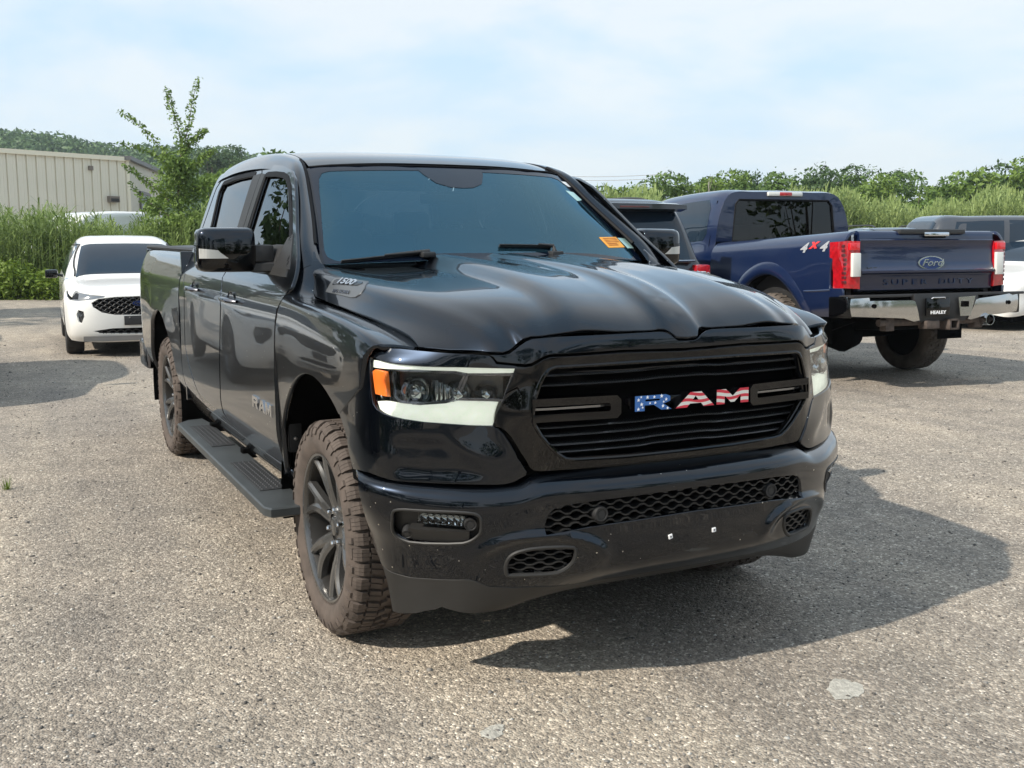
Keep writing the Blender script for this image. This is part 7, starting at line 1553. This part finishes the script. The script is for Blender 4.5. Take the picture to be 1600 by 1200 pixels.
f1, _ = generic_car('estate_car', 'dark car roof showing between the blue cab and its tailgate', 'car', [(.9, .72, .3, .85, .92, .5), (.5, .90, .26, 1.0, 1.05, .7), (-.3, .93, .24, 1.08, 1.13, .72), (-.5, .93, .24, 1.09, 1.2, .70), (-1.25, .93, .24, 1.10, 1.62, .64), (-1.8, .93, .24, 1.1, 1.70, .63), (-2.8, .93, .24, 1.12, 1.70, .62), (-3.5, .92, .26, 1.13, 1.60, .60), (-3.7, .88, .32, 1.1, 1.2, .58), (-3.78, .82, .4, 1.0, 1.05, .5)], M_DKP, (0, -2.8), .36, glass_side=[(-.9, -1.7, -1.66, -1.4, .025, 0), (-1.78, -2.7, -2.65, -1.75, .025, 0), (-2.8, -3.45, -3.3, -2.72, .03, 0)], screen=(-.52, -1.22, .74, .62), back=(-3.64, -3.50, .6, .55))
for sg in (-1, 1): MB().tube([(x, sg * .55, 1.705 + .04 * (1 - ((x + 2.3) / 1.1) ** 6)) for x in np.linspace(-3.4, -1.2, 16)], .016, 6).build('roof_rail', M_PLAST, f1)
place(f1, -13.6, 15.2, R(150), dz=.04)
f2, _ = generic_car('estate_car', 'dark grey SUV parked sideways at the right edge before the reeds', 'SUV', ST_F, paint('slate_paint', (.03, .035, .045), .35, dust=.05, dustcol=(.3, .3, .3)), (0, -3.1), .40, glass_side=[(-.95, -1.85, -1.80, -1.45, .03, 0), (-1.92, -2.85, -2.80, -1.88, .03, 0), (-2.95, -3.9, -3.75, -2.9, .04, -.01)], screen=(-.58, -1.32, .78, .66), back=(-4.30, -4.09, .78, .70), arch=.46)
place(f2, -8.6, 17.4, R(62), dz=.0)
# vehicles standing left of the frame: their shade falls on the lot and they mirror in the black doors
v1 = copy_tree(dsuv); v1['label'] = 'large dark SUV parked left of the white compact SUV'; place(v1, -4.9, -5.4, R(181))
v2 = copy_tree(suv); v2['label'] = 'white compact SUV parked outside the left edge of the view'; place(v2, -7.5, -3.2, R(-1))
v3 = copy_tree(car_w); v3['label'] = 'white hatchback parked beyond the left edge, farthest row'; place(v3, -13.5, -4.1, R(4))
# ================================================================== beyond the lot
CAMP = np.array([3.7676, -2.0668, 1.5125]); _F = np.array([-0.8929, 0.4506, 0]); _R = np.array([.4505, .8928, 0])
def spot(px, d, z=None):
    """ground position seen at photo column px, d metres ahead of the viewpoint"""
    p = CAMP + d * (_F + (px - 800) / 1612 * _R); return np.array([p[0], p[1], float(gz(p[0], p[1])) if z is None else z])
def hgt(py, d): return 1.5125 + (367 - py) / 1631 * d
def leaf_mat(name, c1, c2, scale=1.2, trans=.25, c3=None):
    m = bpy.data.materials.new(name); m.use_nodes = True; N, L = nodes(m); b = N['Principled BSDF']; o = N['Material Output']; tcn = N.new('ShaderNodeTexCoord')
    t = N.new('ShaderNodeTexNoise'); t.inputs['Scale'].default_value = scale; t.inputs['Detail'].default_value = 5; t.inputs['Roughness'].default_value = .7; L.new(tcn.outputs['Object'], t.inputs['Vector'])
    r = N.new('ShaderNodeValToRGB'); r.color_ramp.elements[0].position = .33; r.color_ramp.elements[1].position = .68; r.color_ramp.elements[0].color = (*c1, 1); r.color_ramp.elements[1].color = (*c2, 1)
    L.new(t.outputs[0], r.inputs[0]); L.new(r.outputs[0], b.inputs['Base Color']); b.inputs['Roughness'].default_value = .55; b.inputs['Specular IOR Level'].default_value = .3
    tr = N.new('ShaderNodeBsdfTranslucent'); L.new(r.outputs[0], tr.inputs[0]); x = N.new('ShaderNodeMixShader'); x.inputs[0].default_value = trans; L.new(b.outputs[0], x.inputs[1]); L.new(tr.outputs[0], x.inputs[2]); L.new(x.outputs[0], o.inputs[0]); return m
LF = {'mid': leaf_mat('leaf_mid', (.055, .105, .022), (.135, .215, .048)), 'light': leaf_mat('leaf_light', (.095, .160, .028), (.20, .29, .062)), 'dark': leaf_mat('leaf_dark', (.034, .068, .022), (.085, .145, .045)),
      'far': leaf_mat('leaf_far', (.060, .115, .040), (.125, .20, .07), .12), 'reed': leaf_mat('reed_leaf', (.13, .20, .05), (.27, .35, .11), .8, .3), 'reed2': leaf_mat('reed_pale', (.21, .28, .095), (.36, .44, .17), .5, .35), 'weed': leaf_mat('weed_leaf', (.090, .150, .015), (.19, .27, .035), 2.5, .3)}
M_BARK = pmat('bark', (.10, .075, .055), .9, bump=.6, bump_scale=30, bump_dist=.01, var=.3); M_TWIG = pmat('grey_twig', (.30, .28, .25), .9)
def fastmesh(name, V, F_, mat, parent=None, smooth=False):
    V = np.asarray(V, float).reshape(-1, 3); F_ = np.asarray(F_, int); k = F_.shape[1]; me = bpy.data.meshes.new(name); me.vertices.add(len(V)); me.vertices.foreach_set('co', V.ravel()); me.loops.add(F_.size); me.loops.foreach_set('vertex_index', F_.ravel().astype(np.int32)); me.polygons.add(len(F_)); me.polygons.foreach_set('loop_start', np.arange(0, F_.size, k, dtype=np.int32)); me.update(calc_edges=True)
    return link(name, me, mat, parent)
def leaves(blobs, size, rng, droop=.3):
    """leaf shaped quads spread through lumpy crown volumes: (x,y,z,rx,ry,rz,count)"""
    out = []
    for (x, y, z, rx, ry, rz, n) in blobs:
        n = int(n); d = rng.normal(size=(n, 3)); d /= np.linalg.norm(d, axis=1, keepdims=True); r_ = rng.uniform(.25, 1, (n, 1)) ** .45; P = d * r_ * [rx, ry, rz]
        lump = 1 + .22 * np.sin(P[:, :1] * 5.3 / rx + x * 3) * np.cos(P[:, 1:2] * 4.1 / ry + y * 2) + .15 * np.sin(P[:, 2:] * 6 / rz); P = P * lump + [x, y, z]
        nn = d * .6 + rng.normal(size=(n, 3)) * .7 + [0, 0, .35]; nn /= np.linalg.norm(nn, axis=1, keepdims=True); a = np.cross(nn, rng.normal(size=(n, 3))); a /= np.linalg.norm(a, axis=1, keepdims=True) + 1e-9; b = np.cross(nn, a)
        s_ = size * rng.uniform(.55, 1.35, (n, 1)); a, b = a * s_, b * s_ * .5
        out.append(np.stack([P - a, P - b * .9 + nn * s_ * .1, P + a, P + b * .9 + nn * s_ * .1], 1))
    V = np.concatenate(out).reshape(-1, 3); return V, np.arange(len(V)).reshape(-1, 4)
def limb_mesh(segs):
    mb = MB()
    for pts_, r0_, r1_ in segs: n = len(pts_); mb.tube(pts_, [r0_ + (r1_ - r0_) * i / (n - 1) for i in range(n)], 6)
    return mb
def tree(name, label, x, y, h, cr, mat='mid', n=2600, leaf=.16, group=None, rng=None, base=.25, cat='tree', z=None, lumps=14, trunk=True):
    rng = rng or RNG; z0 = float(gz(x, y)) if z is None else z; t = thing(name, label, cat, (x, y, z0), group=group); blobs = []
    for k in range(lumps):
        a = rng.uniform(0, 2 * PI); f = rng.uniform(0, 1); zz = h * (base + (1 - base) * f) - cr * .25; rr_ = cr * math.sqrt(max(.10, 1 - (1.5 * f - .62) ** 2 * .8)) * rng.uniform(.30, .85); s_ = cr * rng.uniform(.30, .52)
        blobs.append((rr_ * math.cos(a), rr_ * math.sin(a), max(s_ * .5, zz), s_, s_, s_ * rng.uniform(.65, .95), n / lumps))
    V, F_ = leaves(blobs, leaf, rng); fastmesh('crown', V, F_, LF[mat], t)
    if trunk:
        segs = [([(0, 0, -.1), (.05, .02, h * .3), (-.04, .05, h * .62), (0, 0, h * .85)], max(.05, h * .020), .02)]
        for b in blobs[::2]: segs.append(([(0, 0, h * .22 + b[2] * .25), (b[0] * .45, b[1] * .45, b[2] * .62), (b[0] * .9, b[1] * .9, b[2])], h * .008, .008))
        limb_mesh(segs).build('trunk', M_BARK, t)
    return t
# right hand tree line behind the reeds
rng2 = np.random.default_rng(11)
TR = [(905, 300, 62, 1.6, 'mid'), (975, 290, 60, 1.5, 'light'), (1018, 268, 58, 1.6, 'mid'), (1050, 276, 60, 1.5, 'mid'), (1082, 283, 57, 1.2, 'light'), (1112, 270, 62, 1.7, 'mid'), (1150, 268, 63, 1.6, 'light'), (1185, 260, 64, 1.9, 'dark'), (1222, 272, 60, 1.4, 'mid'),
      (1262, 262, 66, 2.0, 'dark'), (1300, 257, 66, 2.2, 'dark'), (1345, 264, 64, 2.0, 'mid'), (1382, 274, 60, 1.5, 'light'), (1420, 272, 66, 1.6, 'mid'), (1452, 286, 62, 1.2, 'light'), (1488, 275, 60, 1.7, 'mid'), (1528, 254, 58, 1.7, 'dark'), (1562, 270, 57, 1.5, 'light'), (1592, 240, 56, 1.7, 'light'), (1640, 262, 58, 2.0, 'mid'), (1700, 255, 60, 2.2, 'dark')]
ORD = 'first second third fourth fifth sixth seventh eighth ninth tenth eleventh twelfth thirteenth fourteenth fifteenth sixteenth seventeenth eighteenth nineteenth twentieth twenty-first'.split()
words = {'mid': 'mid green', 'light': 'pale green', 'dark': 'dark dense'}
for i, (px, py, d, cr, mt) in enumerate(TR):
    p = spot(px, d); h = hgt(py, d) - p[2]
    tree('tree', words[mt] + ' bushy tree, ' + ORD[i] + ' from the left in the row just behind the reeds', p[0], p[1], h, cr * 1.35, mt, 4200, .13, 'trees behind the right hand reeds', rng2, base=.12)
    tree('tree', words[mt] + ' low tree, ' + ORD[i] + ' from the left in the rear row beyond the reeds', p[0] + rng2.uniform(-3, -1), p[1] + rng2.uniform(-1.5, 1.5), h * .90, cr * 2.1, mt, 4200, .17, 'trees behind the right hand reeds', rng2, base=.1)
# bare twigs poking out of the tree line
p = spot(1098, 56); t = thing('bare_tree', 'leafless thin tree poking above the tree line left of the blue cab', 'tree', p)
sg_ = [([(0, 0, 0), (.1, .1, 2.5), (0, 0, 4.4)], .05, .02)]
for k in range(9):
    a = rng2.uniform(0, 2 * PI); z1 = rng2.uniform(2.6, 4.2); sg_.append(([(0, 0, z1), (.35 * math.cos(a), .35 * math.sin(a), z1 + .5), (.55 * math.cos(a), .55 * math.sin(a), z1 + 1.0)], .018, .006))
limb_mesh(sg_).build('branches', M_TWIG, t)

# wooded hill on the left
def hill_h(px): return np.interp(px, [-900, -300, 0, 60, 120, 200, 260, 330, 380, 430, 520, 700, 900], [20, 28, 28, 28.6, 26.8, 24.8, 23.8, 23.6, 22.6, 21.5, 16, 8, 0])
hx = np.linspace(-900, 900, 61); V = []
for px in hx:
    H0 = float(hill_h(px))
    for d, f in ((150, -.02), (185, .18), (215, .52), (245, .86), (275, 1.0), (330, .9), (420, .3)):
        q = spot(px, d, 0); V.append((q[0], q[1], -1.0 + max(0, f) * (H0 - 5.5 if H0 > 6 else H0 * .3)))
hillo = fastmesh('hill', V, [(i * 7 + j, (i + 1) * 7 + j, (i + 1) * 7 + j + 1, i * 7 + j + 1) for i in range(60) for j in range(6)], pmat('forest_floor', (.03, .05, .02), .9)); tag(hillo, kind='structure')
blobs = []; rng3 = np.random.default_rng(5); HV = np.array(V).reshape(61, 7, 3)
for k in range(760):
    px = rng3.uniform(-350, 560); d = 190 + 95 * rng3.uniform(0, 1) ** .8; i = np.interp(px, hx, range(61)); H0 = float(hill_h(px)); zt = np.interp(d, [150, 185, 215, 245, 275, 330], [0, .18, .52, .86, 1.0, .9]) * max(1, H0 - 5.5) - 1; q = spot(px, d, 0); r_ = rng3.uniform(2.2, 4.2)
    hh = rng3.uniform(3.5, 6.0) * (1.25 if rng3.random() < .08 else 1); blobs.append((q[0], q[1], zt + hh - r_ * .4, r_, r_, r_ * .75, 95))
Vv, Ff = leaves(blobs, .62, rng3); woods = fastmesh('woodland', Vv, Ff, LF['far']); tag(woods, 'distant wooded hillside behind the cream metal building', 'woods', kind='stuff')
# a bleached dead tree on the slope
p = spot(92, 180, 0); t = thing('dead_tree', 'bleached dead tree above the long roof on the left hillside', 'tree', (p[0], p[1], 7.0)); sg_ = []
for a, l_, b in ((-.5, 9, 0), (.25, 8, .1), (.7, 7, .2), (-.15, 8.5, .3)):
    dv_ = _R * math.sin(a); sg_.append(([(0, 0, 0), tuple(dv_ * l_ * .5 + [0, 0, l_ * .5]), tuple(dv_ * l_ * 1.1 + [0, 0, l_])], .16, .05))
limb_mesh(sg_).build('branches', M_TWIG, t)

# cream metal building
P0 = spot(0, 55.6, 0); P1 = spot(217, 62.7, 0); P2 = spot(266, 77.0, 0); g0 = -.3; HT = 6.0
M_CREAM = pmat('cream_metal', (.72, .68, .56), .5, .0, bump=.05, bump_scale=3, var=.05, var_scale=.6); M_CREAM2 = pmat('cream_metal_shaded', (.58, .54, .43), .5, var=.05, var_scale=.6); M_TRIMC = pmat('cream_trim', (.80, .74, .58), .45)  # side wall's shade is put into a darker copy of the cream
bl = thing('metal_building', 'long cream corrugated metal building behind the reeds on the left', 'building', (P1[0], P1[1], g0)); u_ = (P0 - P1); u_[2] = 0; L1 = np.linalg.norm(u_); u_ /= L1; s_ = (P2 - P1); s_[2] = 0; L2 = np.linalg.norm(s_); s_ /= L2; nrm = np.cross([0, 0, 1], u_); nrm = nrm if nrm @ (CAMP - P1) > 0 else -nrm
pw = .56; prof_ = [(0, 0), (.02, .06), (.10, .06), (.115, -.05), (.15, -.05), (.16, 0), (.30, 0), (.31, .015), (.33, .015), (.34, 0), (.50, 0), (.56, 0)]
mb = MB(); V = [];
for a, b in prof_:
    for z in (0, HT + .3): q = u_ * a + nrm * b; V.append((q[0], q[1], z))
mb.add(V, [(i * 2, i * 2 + 2, i * 2 + 3, i * 2 + 1) for i in range(len(prof_) - 1)]); proto = mb.build('wall_panel', M_CREAM, bl, auto=20); npan = int((L1 + 22) / pw)
for i in range(1, npan):
    c = proto.copy(); COL.objects.link(c); c.parent = bl; c.location = tuple(u_ * pw * i)
def wallbox(name, a0, a1, n0, n1, z0, z1, mat, dirv=None, nv=None):
    d_ = u_ if dirv is None else dirv; n_ = nrm if nv is None else nv; V = [tuple(d_ * a + n_ * b + np.array([0, 0, z])) for z in (z0, z1) for a, b in ((a0, n0), (a1, n0), (a1, n1), (a0, n1))]
    return MB().add(V, [(0, 1, 2, 3), (4, 5, 6, 7), (0, 1, 5, 4), (1, 2, 6, 5), (2, 3, 7, 6), (3, 0, 4, 7)]).build(name, mat, bl)
wallbox('eave_trim', -.12, L1 + 22, -.02, .16, HT + .10, HT + .34, M_TRIMC)
wallbox('corner_trim', -.10, .06, -.05, .07, 0, HT + .1, M_TRIMC)
ns_ = np.cross([0, 0, 1], s_); ns_ = ns_ if ns_ @ (-u_) > 0 else -ns_
def swall(name, a0, a1, z0a, z1a, z1b, mat, off=0): 
    V = [tuple(s_ * a0 + ns_ * off + np.array([0, 0, z0a])), tuple(s_ * a1 + ns_ * off + np.array([0, 0, z0a])), tuple(s_ * a1 + ns_ * off + np.array([0, 0, z1b])), tuple(s_ * a0 + ns_ * off + np.array([0, 0, z1a]))]; return MB().add(V, [(0, 1, 2, 3)]).build(name, mat, bl)
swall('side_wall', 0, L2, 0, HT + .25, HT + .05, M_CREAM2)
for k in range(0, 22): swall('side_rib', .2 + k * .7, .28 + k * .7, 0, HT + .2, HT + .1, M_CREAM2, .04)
wallbox('roof_edge', -.3, L2 + .2, -.35, .30, HT + .16, HT + .40, pmat('dark_gutter', (.10, .10, .10), .5), s_, ns_)
V = [tuple(np.array([0, 0, HT + .36]) - u_ * .3), tuple(np.array([0, 0, HT + .36]) + u_ * (L1 + 22)), tuple(np.array([0, 0, HT + .36]) + u_ * (L1 + 22) + s_ * L2), tuple(np.array([0, 0, HT + .36]) - u_ * .3 + s_ * L2)]; MB().add(V, [(0, 1, 2, 3)]).build('roof', M_TRIMC, bl)
swall('roll_up_door', 4.2, 8.2, 0, 4.35, 4.35, pmat('blue_grey_door', (.22, .25, .28), .5), .08)
for zz in np.arange(.4, 4.3, .45): swall('door_slat', 4.2, 8.2, zz, zz + .04, zz + .04, pmat('door_line', (.14, .16, .18), .5), .09)
wallbox('door_frame', 4.0, 4.2, -.02, .14, 0, 4.5, pmat('door_frame_dark', (.12, .11, .10), .5), s_, ns_); wallbox('door_frame', 4.0, 8.4, -.02, .14, 4.36, 4.55, bpy.data.materials['door_frame_dark'], s_, ns_)
wl = (P1 - spot(190, 61.8, 0)); aL = float(np.linalg.norm(wl)); z_ = hgt(313, 61.8) - g0
wallbox('wall_light', aL - .32, aL + .32, .03, .32, z_ - .18, z_ + .18, pmat('lamp_box', (.18, .15, .12), .5)); wallbox('lamp_face', aL - .26, aL + .26, .322, .34, z_ - .13, z_ + .05, M_PLASTG)
aL2 = float(np.linalg.norm(P1 - spot(157, 60.8, 0))); z2_ = hgt(266, 60.8) - g0; wallbox('wall_vent', aL2 - .12, aL2 + .12, .03, .18, z2_ - .12, z2_ + .12, bpy.data.materials['lamp_box'])
# white van behind the reeds
van, _ = generic_car('van', 'white van with only its roof showing above the left reeds', 'van', [(.8, .80, .35, 1.0, 1.1, .6), (.5, .95, .32, 1.15, 1.3, .75), (-.1, .97, .3, 1.25, 1.7, .80), (-.7, .97, .3, 1.3, 2.25, .78), (-1.4, .97, .3, 1.3, 2.42, .78), (-3.2, .97, .3, 1.3, 2.46, .78), (-4.2, .95, .32, 1.3, 2.38, .76), (-4.45, .90, .36, 1.25, 1.6, .74), (-4.5, .86, .4, 1.1, 1.2, .7)], M_WHITEP, (0, -3.2), .36, glass_side=[(-.4, -1.2, -1.2, -.8, .05, -.15)], arch=.42)
p = spot(92, 34.5); place(van, p[0], p[1], R(-55), dz=0)

# reeds
def reeds(name, label, pxr, dr, n, hr, mat, rng, leafw=.017, nl=7, plume=.0, gap=None, lean=.12):
    px = rng.uniform(*pxr, n); d = dr[0] + (dr[1] - dr[0]) * rng.uniform(0, 1, n) ** 1.1; P = np.array([spot(a, b) for a, b in zip(px, d)]); h = rng.uniform(*hr, n) * (1 + .10 * np.sin(px * .021) + .06 * np.sin(px * .083)); V = []; F_ = []
    az = rng.uniform(0, 2 * PI, n); ln = rng.uniform(0, lean, n); tip = np.stack([np.cos(az) * ln * h, np.sin(az) * ln * h, h], 1); k = 0
    side = np.array([_R[0], _R[1], 0]) * .006
    A = []
    for t0, t1 in ((0, .5), (.5, 1)):
        a = P + tip * t0 * [t0, t0, 1]; b = P + tip * t1 * [t1, t1, 1]; A.append(np.stack([a - side, a + side, b + side * .6, b - side * .6], 1))
    for q in range(nl):
        f = rng.uniform(.25, .97, (n, 1)); o_ = P + tip * f * np.concatenate([f, f, np.ones_like(f)], 1); a2 = rng.uniform(0, 2 * PI, n); L_ = (rng.uniform(.25, .52, (n, 1))) * (h[:, None] / 2.2) ** .5; up = rng.uniform(.25, 1.3, (n, 1)); d1 = np.stack([np.cos(a2), np.sin(a2), np.zeros(n)], 1); w_ = np.stack([-np.sin(a2), np.cos(a2), np.zeros(n)], 1) * leafw
        m1 = o_ + d1 * L_ * .5 + [0, 0, 1] * up * L_ * .55; m2 = o_ + d1 * L_ * 1.0 + [0, 0, 1] * (up * .75 - .1) * L_ * .8
        A.append(np.stack([o_ - w_ * .5, o_ + w_ * .5, m1 + w_, m1 - w_], 1)); A.append(np.stack([m1 - w_, m1 + w_, m2 + w_ * .1, m2 - w_ * .1], 1))
    if plume:
        sel = rng.random(n) < plume; tp = (P + tip)[sel]; m = len(tp)
        for q in range(3):
            dd = rng.normal(size=(m, 3)) * [.05, .05, .02]; A.append(np.stack([tp - [.02, .02, .05], tp + [.02, .02, -.05], tp + dd + [0, 0, .22], tp + dd * .6 + [0, 0, .16]], 1))
    V = np.concatenate([a.reshape(-1, 3) for a in A]); o = fastmesh(name, V, np.arange(len(V)).reshape(-1, 4), mat); tag(o, label, 'reeds', kind='stuff'); return o
rngr = np.random.default_rng(21)
reeds('reeds', 'tall green reeds along the left edge of the lot', (-260, 470), (28.2, 33.5), 3600, (1.6, 2.3), LF['reed'], rngr, nl=8)
reeds('reeds', 'tall pale reeds filling the ground behind the blue pickup', (880, 1760), (37, 43), 6500, (2.15, 2.95), LF['reed2'], rngr, nl=8, leafw=.022, plume=.35)
blobs = []
for k in range(120):
    px = rngr.uniform(-240, 105); d = rngr.uniform(26.9, 28.3); p = spot(px, d); hh = rngr.uniform(.5, 1.05) * (1 + .25 * math.sin(px * .05)); blobs += [(p[0], p[1], p[2] + hh * .5, .30, .30, hh * .55, 120)]
for k in range(50):
    px = rngr.uniform(105, 360); d = rngr.uniform(27.6, 28.4); p = spot(px, d); blobs += [(p[0], p[1], p[2] + .25, .3, .3, .32, 70)]
Vv, Ff = leaves(blobs, .065, rngr); tag(fastmesh('weeds', Vv, Ff, LF['weed']), 'bright green leafy weeds in front of the left reeds', 'weeds', kind='stuff')
# small tuft of grass in the gravel at the left
p = np.array([-3.05, -2.02, 0]); A = []
for k in range(26):
    a = rngr.uniform(0, 2 * PI); l_ = rngr.uniform(.03, .08); d_ = np.array([math.cos(a) * .5, math.sin(a) * .5, 1]) * l_; w_ = np.array([-math.sin(a), math.cos(a), 0]) * .003; o_ = np.array([rngr.normal() * .012, rngr.normal() * .012, .0]) + [0, 0, float(gz(p[0], p[1]))] + p; A.append([o_ - w_, o_ + w_, o_ + d_ + w_ * .2, o_ + d_ - w_ * .2])
pt = spot(8, 1.0); tg_ = fastmesh('grass_tuft', np.array(A).reshape(-1, 3), np.arange(104).reshape(-1, 4), LF['weed']); tag(tg_, 'tiny tuft of grass growing in the gravel at the left edge', 'grass')
tg_.location = (0, 0, 0)

# sapling with long leafy shoots behind the black pickup bed
dS = 29.5; b0 = spot(292, dS); sap = thing('sapling', 'slender leafy sapling with long upward shoots behind the bed of the black pickup', 'tree', b0)
def SP(px, py, dd=0): q = spot(px, dS + dd, 0); return np.array([q[0] - b0[0], q[1] - b0[1], hgt(py, dS) - b0[2]])
segs = [([SP(292, 460), SP(296, 380), SP(293, 300), SP(300, 245), SP(303, 225)], .045, .016)]
sh = [([SP(303, 240), SP(296, 200), SP(287, 170), SP(282, 148)], 1), ([SP(303, 240), SP(312, 205), SP(320, 165), SP(330, 133)], 1), ([SP(298, 262), SP(275, 240), SP(243, 205), SP(211, 182)], 1), ([SP(297, 270), SP(275, 252), SP(245, 238), SP(208, 228)], 1), ([SP(295, 330), SP(262, 300), SP(238, 280), SP(214, 262)], 1), ([SP(300, 250), SP(315, 228), SP(328, 215), SP(338, 209)], 1), ([SP(296, 290), SP(320, 262), SP(335, 248), SP(350, 240)], 1), ([SP(295, 350), SP(265, 330), SP(240, 312), SP(218, 290)], .8), ([SP(297, 310), SP(330, 290), SP(350, 285)], .8)]
blobs = []
def cubic(pts, n=26):
    P_ = np.array(pts); t = np.linspace(0, len(P_) - 1, n); return np.stack([np.interp(t, range(len(P_)), P_[:, k]) for k in range(3)], 1)
for pts_, dens in sh:
    q = cubic(pts_); segs.append(([tuple(v) for v in q[::4]], .016, .004))
    for i, v in enumerate(q):
        f = i / len(q); blobs.append((v[0], v[1], v[2], .10 + .10 * (1 - f), .10 + .10 * (1 - f), .09 + .06 * (1 - f), (7 + 9 * (1 - f)) * dens))
for k in range(95):
    py = rngr.uniform(255, 405); wd = np.interp(py, [255, 290, 330, 400], [14, 34, 50, 62]); px = 294 + rngr.normal() * wd * .62; v = SP(px, py, rngr.uniform(-.5, .5)); blobs.append((v[0], v[1], v[2], .28, .28, .26, 62))
limb_mesh([([tuple(map(float, v)) for v in s0], a, b) for s0, a, b in segs]).build('trunk', M_BARK, sap); Vv, Ff = leaves(blobs, .060, rngr); fastmesh('crown', Vv, Ff, LF['light'], sap)
# bushes to its right and behind
for px, py, d, cr, mt, lb in ((340, 262, 37, 1.15, 'light', 'bright green bush between the sapling and the black cab'), (262, 310, 36, .85, 'light', 'low bright bush left of the sapling'), (372, 258, 44, 1.5, 'mid', 'rounded mid green bush showing beside the black roof'), (405, 246, 60, 2.2, 'mid', 'broad tree just left of the black roof'), (345, 226, 110, 3.0, 'dark', 'dark tree on the skyline right of the sapling'), (372, 228, 115, 3.0, 'dark', 'second dark tree on the skyline right of the sapling'), (440, 243, 70, 2.4, 'mid', 'tree mostly hidden behind the black roof')):
    p = spot(px, d); tree('bush' if d < 45 else 'tree', lb, p[0], p[1], hgt(py, d) - p[2], cr, mt, 4200, .08 if d < 45 else .2, None, rngr, base=.12, cat='bush' if d < 45 else 'tree')
# wires across the sky right of the cab
for y0_, y1_, nm in ((257, 275, 'upper'), (262, 281, 'lower')):
    a = spot(700, 150, 0); b = spot(1030, 130, 0); za, zb = hgt(y0_ - 6, 150), hgt(y1_, 130); P_ = [tuple(a * (1 - t) + b * t + [0, 0, za * (1 - t) + zb * t - 1.2 * math.sin(PI * t)]) for t in np.linspace(0, 1, 20)]
    tag(MB().tube(P_, .045, 5).build('power_line', pmat('wire', (.30, .32, .34), .6)), nm + ' one of two power lines right of the black cab', 'cable')
for k, (px, d) in enumerate(((700, 150), (1030, 130))):
    q = spot(px, d, -.4); t = thing('utility_pole', ['wooden utility pole hidden behind the black cab', 'wooden utility pole hidden behind the right hand trees'][k], 'pole', q); MB().tube([(0, 0, 0), (0, 0, 8.5 if k else 10.5)], [.16, .11], 8).build('post', M_BARK, t)

# trees and hedge on the near side of the lot, mirrored by the paint and glass
rt = np.random.default_rng(8)
SIDE_T = [(-20.5, -5.6, 7.2, 2.0), (-18.5, -9.6, 7.6, 2.4), (-22.5, -13.2, 7.5, 2.6), (-15, -15, 7.5, 2.6), (-11.0, -16, 6.0, 2.3), (-7.5, -15.5, 5.0, 2.2), (-3.6, -14.0, 8.2, 2.6), (-.2, -13.5, 9.0, 2.8), (3.2, -13.8, 7.2, 2.6), (6.5, -14.2, 8.0, 2.7), (9.5, -13.5, 7.6, 2.6), (13.5, -13, 8.5, 2.8)]
for i, (x, y, h, cr) in enumerate(SIDE_T): tree('tree', 'leafy tree along the near side of the lot', x, y, h, cr, 'mid' if i % 2 else 'dark', 3400, .17, 'trees along the near side of the lot', rt, base=.12)
for i, (x, y, h, cr) in enumerate([(19, -9, 6.5, 2.6), (21, -4, 5.5, 2.4), (22, 1, 6.5, 2.6), (22.5, 6, 5.5, 2.5), (22, 11, 7, 2.8), (20, 16, 6.5, 2.6), (17, 21, 7, 2.8)]): tree('tree', 'leafy tree behind the viewer across the lot', x, y, h, cr, 'dark' if i % 2 else 'mid', 3000, .18, 'trees behind the viewer', rt, base=.08)

# thin summer haze over the lot and the hillside
hb = MB().box((-420, -260, -6), (60, 420, 44)).build('haze', []); hb.data.materials.clear()
mh_ = bpy.data.materials.new('haze'); mh_.use_nodes = True; N, L = nodes(mh_); N.clear(); o_ = N.new('ShaderNodeOutputMaterial'); pv = N.new('ShaderNodeVolumePrincipled'); pv.inputs['Density'].default_value = .00045; pv.inputs['Color'].default_value = (.80, .90, 1.0, 1); pv.inputs['Anisotropy'].default_value = .2
L.new(pv.outputs[0], o_.inputs['Volume']); hb.data.materials.append(mh_); tag(hb, 'pale summer haze lying over the lot and hillside', 'haze', kind='stuff')
